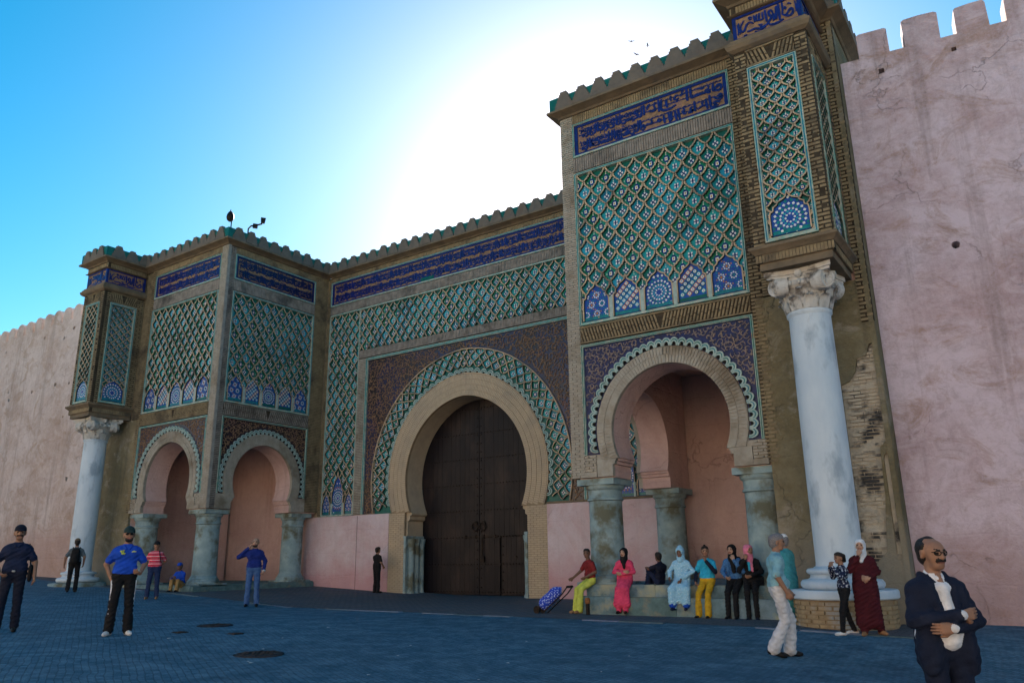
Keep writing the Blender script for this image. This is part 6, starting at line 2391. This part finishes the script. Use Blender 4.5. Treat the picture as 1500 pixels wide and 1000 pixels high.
# --- man in red stripes
person('man in red and white striped shirt, jeans and black cap', spot(-5.42, -7.79), toward_cam(-5.42, -7.79, -6), 1.62,
       dict(elR=(.29, -.09, 1.13), wrR=(.13, -.17, .98), elL=(-.29, -.09, 1.13), wrL=(-.13, -.17, .98), knR=(.12, .03, .5), anR=(.15, .0, .085), knL=(-.11, .03, .5), anL=(-.13, .0, .085)),
       dict(top='red_stripes', sleeve='short', trousers='jeans_dark', shoes='shoe_tan', fat=1.1, hipmat='jeans_dark'), .011, None,
       dict(cap=cap_hat('black_cloth'), strap=tube('strap', 'strap_black', [(-.10, -.09, 1.43), (-.10, .06, 1.44), (-.13, .125, 1.30), (-.17, .10, 1.10)], .013)))

# --- man sitting on the left step
def seated(lean=0.0, knee=.40, kz=-.18, az=-.60, ax=.42, w=.10):
    return dict(pelvis=(0, 0, .11), chest=(0, -.01 + lean, .43), neck=(0, .0 + lean * 1.4, .60), head=(0, .03 + lean * 1.7, .77),
                knR=(w, knee, kz), knL=(-w, knee, kz), anR=(w, ax, az), anL=(-w, ax, az), toeR=(.15, 1, 0), toeL=(-.15, 1, 0))
p = seated(.06, .34, .30, -.06, .36, .14)
p.update(elR=(.26, .20, .30), wrR=(.12, .42, .36), elL=(-.26, .20, .30), wrL=(-.12, .42, .38))
person('man in blue jacket and blue cap squatting on the step of the left loggia', (-7.86, -5.30, .49), toward_cam(-7.86, -5.3, -38), 1.52, p,
       dict(top='royal_blue', sleeve='long', trousers='tan_cloth', shoes='shoe_black', skin='skin_dark'), .011, None, dict(cap=cap_hat('royal_blue')))

# --- man on the phone
def phone_extra(c):
    c['b'].cap((.088, .03, 1.60), (.082, .06, 1.53), .016, .016, 'black_cloth', .004)
    c['b'].cap((-.255, .07, .90), (-.255, .06, .915), .046, .046, 'white_cloth', .004)
person('man in dark blue jumper and jeans holding a phone to his ear', spot(-1.82, -7.04), toward_cam(-1.82, -7.04, -4), 1.82,
       dict(elR=(.40, .02, 1.24), wrR=(.155, .07, 1.47), hdR=(-.5, -.2, 1), hnR=(-1, 0, 0), elL=(-.27, -.05, 1.13), wrL=(-.25, .08, .90), knR=(.11, .03, .5), anR=(.13, .0, .085), knL=(-.10, .04, .5), anL=(-.12, .02, .085), curl=.9, hyaw=-.1),
       dict(top='knit_blue', sleeve='long', trousers='jeans', shoes='shoe_black', hairstyle='none', beard='hair', skin='skin_light'), .010, phone_extra)

# --- man in black by the gate
person('man in black standing by the jamb of the gate, seen from behind', spot(-3.35, -.62), toward_cam(-3.35, -.62, 128), 1.56,
       dict(elL=(-.33, .12, 1.26), wrL=(-.13, .14, 1.48), hdL=(.3, -.1, 1), hnL=(1, 0, 0), elR=(.26, .0, 1.13), wrR=(.20, .16, .98), knR=(.09, .02, .5), knL=(-.09, .02, .5), curl=.9),
       dict(top='black_cloth', sleeve='short', trousers='black_cloth', shoes='shoe_black', skin='skin'), .012)

# --- row on the bench of the right tower
SEAT = .685
def on_bench(label, x, turn, H, p, fit, extra=None, parts=None, y=-5.13, carry=None, grid=.010):
    return person(label, (x, y, SEAT), PI + R(turn), H, p, fit, grid, extra, parts, carry)
p = seated(.03, .36, -.13, -.62, .42, .09)
p.update(elR=(.24, .12, .34), wrR=(.30, .34, .16), hdR=(.3, .8, -.4), elL=(-.25, .0, .30), wrL=(-.10, .20, .18), hyaw=.75, hpitch=.0)
on_bench('young man in dark red shirt and lime trousers at the left end of the bench', 7.74, -28, 1.50, p, dict(top='maroon_red', sleeve='short', trousers='lime_cloth', shoes='shoe_tan', skin='skin_dark', cuff=.085, fat=.95))

def dress(m, hem_z, k=.10, r0=.16, r1=.165, y=.40):
    def fn(c):
        b, pv = c['b'], c['pv']
        kr, kl = v(*c['P']['knR']), v(*c['P']['knL'])
        mid = (kr + kl) / 2
        b.cap(pv + (0, .02, -.02), mid, .14, .11, m, .06, (1.25, 1, 1), rough=.004)
        for s_ in (-1, -.4, .4, 1):
            b.cap(mid + (s_ * .09, .0, .0), (s_ * .15, y + .01, hem_z), .085, .075, m, .05, rough=.006)
        b.cap(mid, (0, y, hem_z), .10, .085, m, .05, (1.3, 1, 1), rough=.006)
    return fn
p = seated(-.01, .33, -.12, -.60, .40, .085)
p.update(elR=(.25, .07, .30), wrR=(-.02, .21, .31), hdR=(-1, .1, 0), hnR=(0, -1, .2), elL=(-.25, .07, .30), wrL=(.03, .23, .26), hdL=(1, .0, .1), hnL=(0, -1, .2), hyaw=-.2)
on_bench('woman in hot pink dress and black headscarf sitting with folded arms', 8.62, 12, 1.50, p, dict(top='hot_pink', sleeve='long', trousers='hot_pink', shoes='shoe_black', anklemat='skin', hairstyle='none', skin='skin_light', fat=1.12),
         dress('hot_pink', -.46), dict(headscarf=scarf('black_cloth', [((0, .08, .56), (-.03, .13, .40), .06, .03)])))

p = dict(pelvis=(0, 0, .10), chest=(0, -.07, .40), neck=(0, -.04, .57), head=(0, .0, .735), knR=(.10, .34, .40), anR=(.10, .40, .02), knL=(-.10, .30, .38), anL=(-.10, .36, .02), toeR=(.1, 1, 0), toeL=(-.1, 1, 0),
         elR=(.22, .16, .42), wrR=(.14, .44, .40), hdR=(.1, 1, -.5), elL=(-.20, .20, .42), wrL=(-.05, .40, .45), hdL=(.3, 1, -.3), hyaw=-.35)
person('boy in dark clothes with knees drawn up, leaning on the shaded column', (9.36, -4.92, SEAT - .005), R(72), 1.36, p, dict(top='navy_dark', sleeve='short', trousers='navy_cloth', shoes='shoe_black', skin='skin_dark', fat=.85), .010)

p = seated(.02, .34, -.08, -.50, .36, .15)
p.update(elR=(.30, .06, .32), wrR=(.24, .27, .17), hdR=(-.1, .9, -.5), elL=(-.30, .06, .32), wrL=(-.05, .25, .14), hdL=(.2, .8, -.6), hpitch=-.12)
def djel_extra(c):
    b = c['b']
    for s_ in (-1, 1):
        b.cap((.10 * s_, .08, .06), (.17 * s_, .36, -.12), .11, .11, 'djellaba', .05, rough=.005)
        b.cap((.17 * s_, .36, -.12), (.17 * s_, .38, -.40), .105, .105, 'djellaba', .04, rough=.006)
        b.cap((.17 * s_, .375, -.42), (.17 * s_, .385, -.45), .092, .092, 'royal_blue', .01)
    b.cap((0, .0, .12), (0, .0, .42), .17, .16, 'djellaba', .06, (1.12, .85, 1), rough=.005)
    for s_ in (-.5, .5):
        b.cap((.08 * s_, .30, -.06), (.08 * s_, .33, -.36), .085, .07, 'djellaba', .06, rough=.008)
def hood(c):
    q, hp, nk = c['q'], c['hp'], c['nk']
    q.cap(hp(0, -.03, .05), hp(0, .03, .04), .104, .098, 'djellaba', .02, rough=.002)
    q.cap(hp(0, -.05, -.04), nk + v(0, -.02, .0), .095, .11, 'djellaba', .05, rough=.004)
    q.cap(hp(0, -.04, .13), hp(0, -.09, .15), .05, .03, 'djellaba', .04)
    q.cap(hp(0, .02, -.12), nk + v(0, .05, -.02), .075, .08, 'djellaba', .03)
    q.cap(hp(0, .13, .01), hp(0, .13, -.05), .068, .06, 'djellaba', .01, sub=True)
    q.cap(hp(0, .07, .01), hp(0, .07, -.05), .060, .052, 'djellaba', .01, sub=True)
on_bench('woman in hooded pale blue patterned djellaba sitting on the bench', 9.98, 6, 1.47, p, dict(top='djellaba', sleeve='long', trousers='djellaba', shoes='navy_cloth', anklemat='skin_dark', skin='skin_dark', fat=1.05, hairstyle='none'), djel_extra, dict(hood=hood))

p = seated(.0, .30, -.20, -.66, .36, .12)
p.update(elR=(.29, .0, .28), wrR=(.24, .16, .06), hdR=(-.4, .6, -.7), elL=(-.27, .14, .30), wrL=(-.06, .17, .56), hdL=(.1, .05, 1), hnL=(1, -.4, 0), hyaw=.5, curl=.8)
on_bench('person with hair bun in cyan shirt and mustard trousers, hand at chin', 10.54, -4, 1.50, p, dict(top='cyan_cloth', sleeve='short', undersleeve='navy_dark', trousers='mustard', shoes='shoe_black', skin='skin', hairstyle='bun', cuff=.08))

p = seated(.02, .32, -.16, -.64, .38, .09)
p.update(elR=(.25, .06, .30), wrR=(.12, .24, .18), hdR=(-.6, .6, -.3), elL=(-.24, .12, .30), wrL=(-.07, .19, .55), hdL=(.2, .0, 1), hnL=(.3, -1, 0), hyaw=-.15, curl=.8)
on_bench('woman in black headscarf and denim top covering her mouth on the bench', 11.12, 2, 1.54, p, dict(top='denim_top', sleeve='long', trousers='black_cloth', shoes='shoe_black', sole='shoe_white', anklemat='skin', skin='skin_light', hairstyle='none', cuff=.058),
         None, dict(headscarf=scarf('black_cloth', [((0, .07, .58), (-.04, .13, .30), .07, .045), ((-.12, -.02, .58), (-.13, .06, .40), .05, .04)]), strap=tube('strap', 'denim_top', [(.08, -.08, .60), (.09, .10, .58), (.09, .135, .40), (.08, .13, .22)], .014)))

p = seated(.03, .32, -.14, -.66, .38, .09)
p.update(elR=(.24, .14, .32), wrR=(.08, .20, .57), hdR=(-.1, .0, 1), hnR=(-.6, -.8, 0), elL=(-.25, .04, .30), wrL=(-.02, .24, .20), hdL=(.8, .4, -.1), hyaw=.75, curl=.8)
def coat(c):
    b = c['b']
    b.cap((-.20, -.05, .15), (-.26, -.02, -.28), .075, .05, 'black_cloth', .04, rough=.006)
    b.cap((.0, .12, .50), (.0, .135, .34), .035, .03, 'cyan_cloth', .01)
on_bench('woman in rose headscarf and black coat whispering to her neighbour', 11.46, 14, 1.52, p, dict(top='black_cloth', sleeve='long', trousers='black_cloth', shoes='navy_dark', sole='shoe_white', anklemat='skin', skin='skin', hairstyle='none', cuff=.055),
         coat, dict(headscarf=scarf('rose_scarf', [((-.03, .09, .56), (-.06, .15, .32), .045, .028)])))

# --- man in white trousers walking to the right
x, y = 13.34, -9.73
def shirt_extra(c):
    b = c['b']
    for s_ in (-1, 1):
        b.cap((.055 * s_, .04, 1.435), (.028 * s_, .095, 1.38), .017, .015, 'pale_blue_shirt', .01)
    b.cap((0, .135, 1.02), (0, .12, 1.0), .05, .06, 'pale_blue_shirt', .06)
person('grey-haired man in pale blue shirt and white trousers walking to the right', spot(x, y), face_to(0, 0, .80, .42), 1.67,
       dict(elR=(.26, -.05, 1.13), wrR=(.24, .08, .90), elL=(-.25, .05, 1.12), wrL=(-.22, .18, .92), knR=(.09, .04, .50), anR=(.09, -.16, .12), knL=(-.09, .16, .50), anL=(-.09, .10, .085), toeR=(.05, 1, -.25), head=(0, .05, 1.60), neck=(0, .02, 1.43), hpitch=-.08, curl=.6),
       dict(top='pale_blue_shirt', sleeve='half', trousers='offwhite_trouser', shoes='shoe_black', hair='hair_grey', brow='hair_grey', fat=1.12, cuff=.088, fold=.005), .008, shirt_extra, dict(belt=belt(), sunglasses=glasses()))

# --- man in teal djellaba behind him
def robe(m, z1=.12, r=.17):
    def fn(c):
        b = c['b']
        b.cap((0, 0, 1.25), (0, 0, .80), .15, .165, m, .08, (1.15, .85, 1), rough=.005)
        for s_ in (-1, 0, 1):
            b.cap((.07 * s_, 0, .85), (.11 * s_, .01, z1 + r * .8), .14, r * .85, m, .06, rough=.007)
    return fn
def skull_cap(c):
    q, hp = c['q'], c['hp']
    q.cap(hp(0, -.012, .075), hp(0, .012, .074), .086, .083, 'white_cloth', .02)
    q.cap(hp(0, 0, -.06), hp(0, 0, -.06), .125, .125, 'white_cloth', .01, sub=True)
    for z in (.085, .125):
        q.cap(hp(0, -.012, z), hp(0, .012, z), .091 - (z - .085) * .5, .088 - (z - .085) * .5, 'teal_robe', .003, (1, 1, .12))
person('man in teal djellaba and striped skullcap, half hidden behind the walking man', spot(12.42, -5.9), face_to(0, 0, -.9, .25), 1.58,
       dict(elR=(.26, .04, 1.13), wrR=(.14, .20, 1.05), elL=(-.26, .04, 1.13), wrL=(-.14, .20, 1.03), hyaw=-.35), dict(top='teal_robe', sleeve='long', trousers='teal_robe', hair='hair_grey', shoes='shoe_black', fat=1.1), .011, robe('teal_robe'), dict(skullcap=skull_cap))

# --- woman and girl by the marble column
person('woman in long burgundy dress and white headscarf, hand over her mouth', spot(14.02, -7.22), toward_cam(14.02, -7.22, -6), 1.50,
       dict(elR=(.23, .10, 1.16), wrR=(.03, .17, 1.42), hdR=(-.1, .0, 1), hnR=(-.5, -1, 0), elL=(-.25, .02, 1.13), wrL=(-.12, .17, 1.02), hdL=(.9, .3, 0), knR=(.1, .03, .5), anR=(.10, .05, .085), knL=(-.12, -.02, .5), anL=(-.17, -.08, .10), toeL=(-.6, .8, 0), curl=.8),
       dict(top='burgundy', sleeve='long', trousers='burgundy', shoes='shoe_tan', anklemat='skin', skin='skin_light', hairstyle='none', fat=1.0), .009, robe('burgundy', .12, .15),
       dict(headscarf=scarf('white_cloth', [((0, .07, 1.40), (0, .10, 1.32), .06, .045)])))
person('girl in navy print blouse and black trousers with hands to her face', spot(13.70, -7.30), toward_cam(13.7, -7.3, -68), 1.29,
       dict(elR=(.22, .12, 1.20), wrR=(.07, .23, 1.42), hdR=(-.2, -.1, 1), hnR=(-.4, -1, 0), elL=(-.22, .12, 1.20), wrL=(-.06, .23, 1.42), hdL=(.2, -.1, 1), hnL=(.4, -1, 0), knR=(.09, -.02, .5), anR=(.09, -.16, .095), knL=(-.09, .12, .5), anL=(-.09, .17, .085), curl=.9, hyaw=.1),
       dict(top='print_top', sleeve='long', trousers='black_cloth', shoes='shoe_white', anklemat='skin', skin='skin', hairstyle='short', cuff=.055, fat=.92), .008, None,
       dict(ponytail=lambda c: (c['q'].cap(c['hp'](0, -.10, .05), c['hp'](0, -.12, -.06), .045, .03, 'hair', .03), c['q'].cap(c['hp'](0, -.07, .03), c['hp'](0, -.07, -.05), .06, .05, 'hair', .03))))

# --- man in the dark suit, near right
def suit_extra(c):
    b = c['b']
    J, Wm = 'suit_cloth', 'white_cloth'
    b.cap((.0, .045, 1.425), (.0, .092, 1.35), .020, .030, Wm, .010)                       # shirt below the collar
    b.cap((-.03, .085, 1.35), (.03, .085, 1.35), .034, .034, Wm, .012)
    b.cap((.0, .092, 1.35), (.0, .128, 1.14), .044, .046, Wm, .012)
    b.cap((.0, .062, 1.435), (.0, .098, 1.375), .022, .017, c['skin'], .006)               # open collar
    for s_ in (-1, 1):
        b.cap((.050 * s_, -.015, 1.470), (.020 * s_, .078, 1.420), .013, .013, Wm, .006)    # collar points
        b.cap((.092 * s_, -.02, 1.445), (.088 * s_, .080, 1.36), .028, .032, J, .012)         # lapels
        b.cap((.088 * s_, .080, 1.36), (.064 * s_, .132, 1.17), .030, .030, J, .010)
        b.cap((.135 * s_, .03, 1.33), (.135 * s_, .04, 1.12), .082, .080, J, .03, rough=.003)    # jacket fronts
        b.cap((.130 * s_, .055, 1.14), (.145 * s_, .055, .86), .078, .080, J, .03, rough=.003)
        b.cap((.145 * s_, .05, .92), (.155 * s_, .055, .79), .078, .060, J, .02, (1, 1.15, 1), rough=.003)
        b.cap((.122 * s_, .100, 1.10), (.140 * s_, .100, .84), .032, .034, J, .02, rough=.002)
        b.cap((-.03 * s_, .075, 1.06), (.0, .075, .99), .080, .078, Wm, .02)
        b.cap((.07 * s_, -.055, 1.30), (.09 * s_, -.06, .84), .090, .088, J, .04, rough=.003)
        b.cap(v(*c['P']['elR' if s_ > 0 else 'elL']) * .10 + v(*c['P']['wrR' if s_ > 0 else 'wrL']) * .90, v(*c['P']['wrR' if s_ > 0 else 'wrL']), .036, .035, Wm, .005)
    b.cap((0, -.075, 1.36), (0, -.085, .84), .085, .080, J, .05)
person('moustached man in dark navy suit and white shirt standing with crossed arms', spot(15.96, -14.64), toward_cam(15.96, -14.64, 32), 1.68,
       dict(elR=(.245, .07, 1.12), wrR=(-.03, .235, 1.165), hdR=(-1, -.12, .10), hnR=(-.1, -1, 0), elL=(-.245, .08, 1.11), wrL=(.03, .215, 1.075), hdL=(1, -.10, -.03), hnL=(.1, -1, 0), knR=(.10, .03, .5), knL=(-.10, .03, .5), hyaw=.20, hpitch=-.10, shw=.165, curl=.30),
       dict(top='suit_cloth', trunk='white_cloth', sleeve='long', trousers='suit_cloth', shoes='shoe_black', hairstyle='receding', moustache='hair', skin='skin', fat=1.0, fold=.003), .0048, suit_extra,
       dict(glasses=glasses(shade=False), belt=belt(z=.035)))

# ------------------------------------------------------------------ shopping trolley by the bench
t = thing('shopping_trolley', 'blue patterned wheeled shopping bag held by the man in red', 'trolley', (6.78, -5.55, gz(6.78)))
q = Sdf()
base, tip = v(6.70, -5.55, .22), v(7.12, -5.52, .56)
ax = (tip - base) / np.linalg.norm(tip - base)
q.cap(base + ax * .08, tip - ax * .10, .145, .135, 'trolley_print', .03, rough=.006)
q.cap(tip - ax * .10, tip + ax * .04, .12, .05, 'trolley_print', .05, rough=.006)
me = q.mesh('bag', .011); me.transform(Matrix.Translation(-ROOT[t.name])); link('bag', me, t)
fb = MB()
wheel_c = base - ax * .08 + v(-.02, 0, -.02)
for dy in (-.12, .12):
    wb = MB()
    fr = Fr(tuple(wheel_c + v(.0, dy, gz(6.7) + .085 - wheel_c[2])), (1, 0, 0), (0, 0, 1), (0, -1, 0))
    wb.prism(fr, circle(0, 0, .085, 16), -.02, .02, back=True)
    wb.prism(fr, circle(0, 0, .03, 8), .02, .035)
    wb.build('wheel', 'iron', t)
fr = Fr(tuple(base), tuple(ax), tuple(np.cross(v(0, -1, 0), ax)), (0, -1, 0))
for c0 in (-.13, .11):
    fb.ribbon(fr, [(-.12, -.16), (.62, -.16), (.82, -.12)], .022, c0, c0 + .02)
fb.box(fr, .80, .83, -.14, -.10, -.13, .13, back=True)
fb.build('frame', 'iron', t)
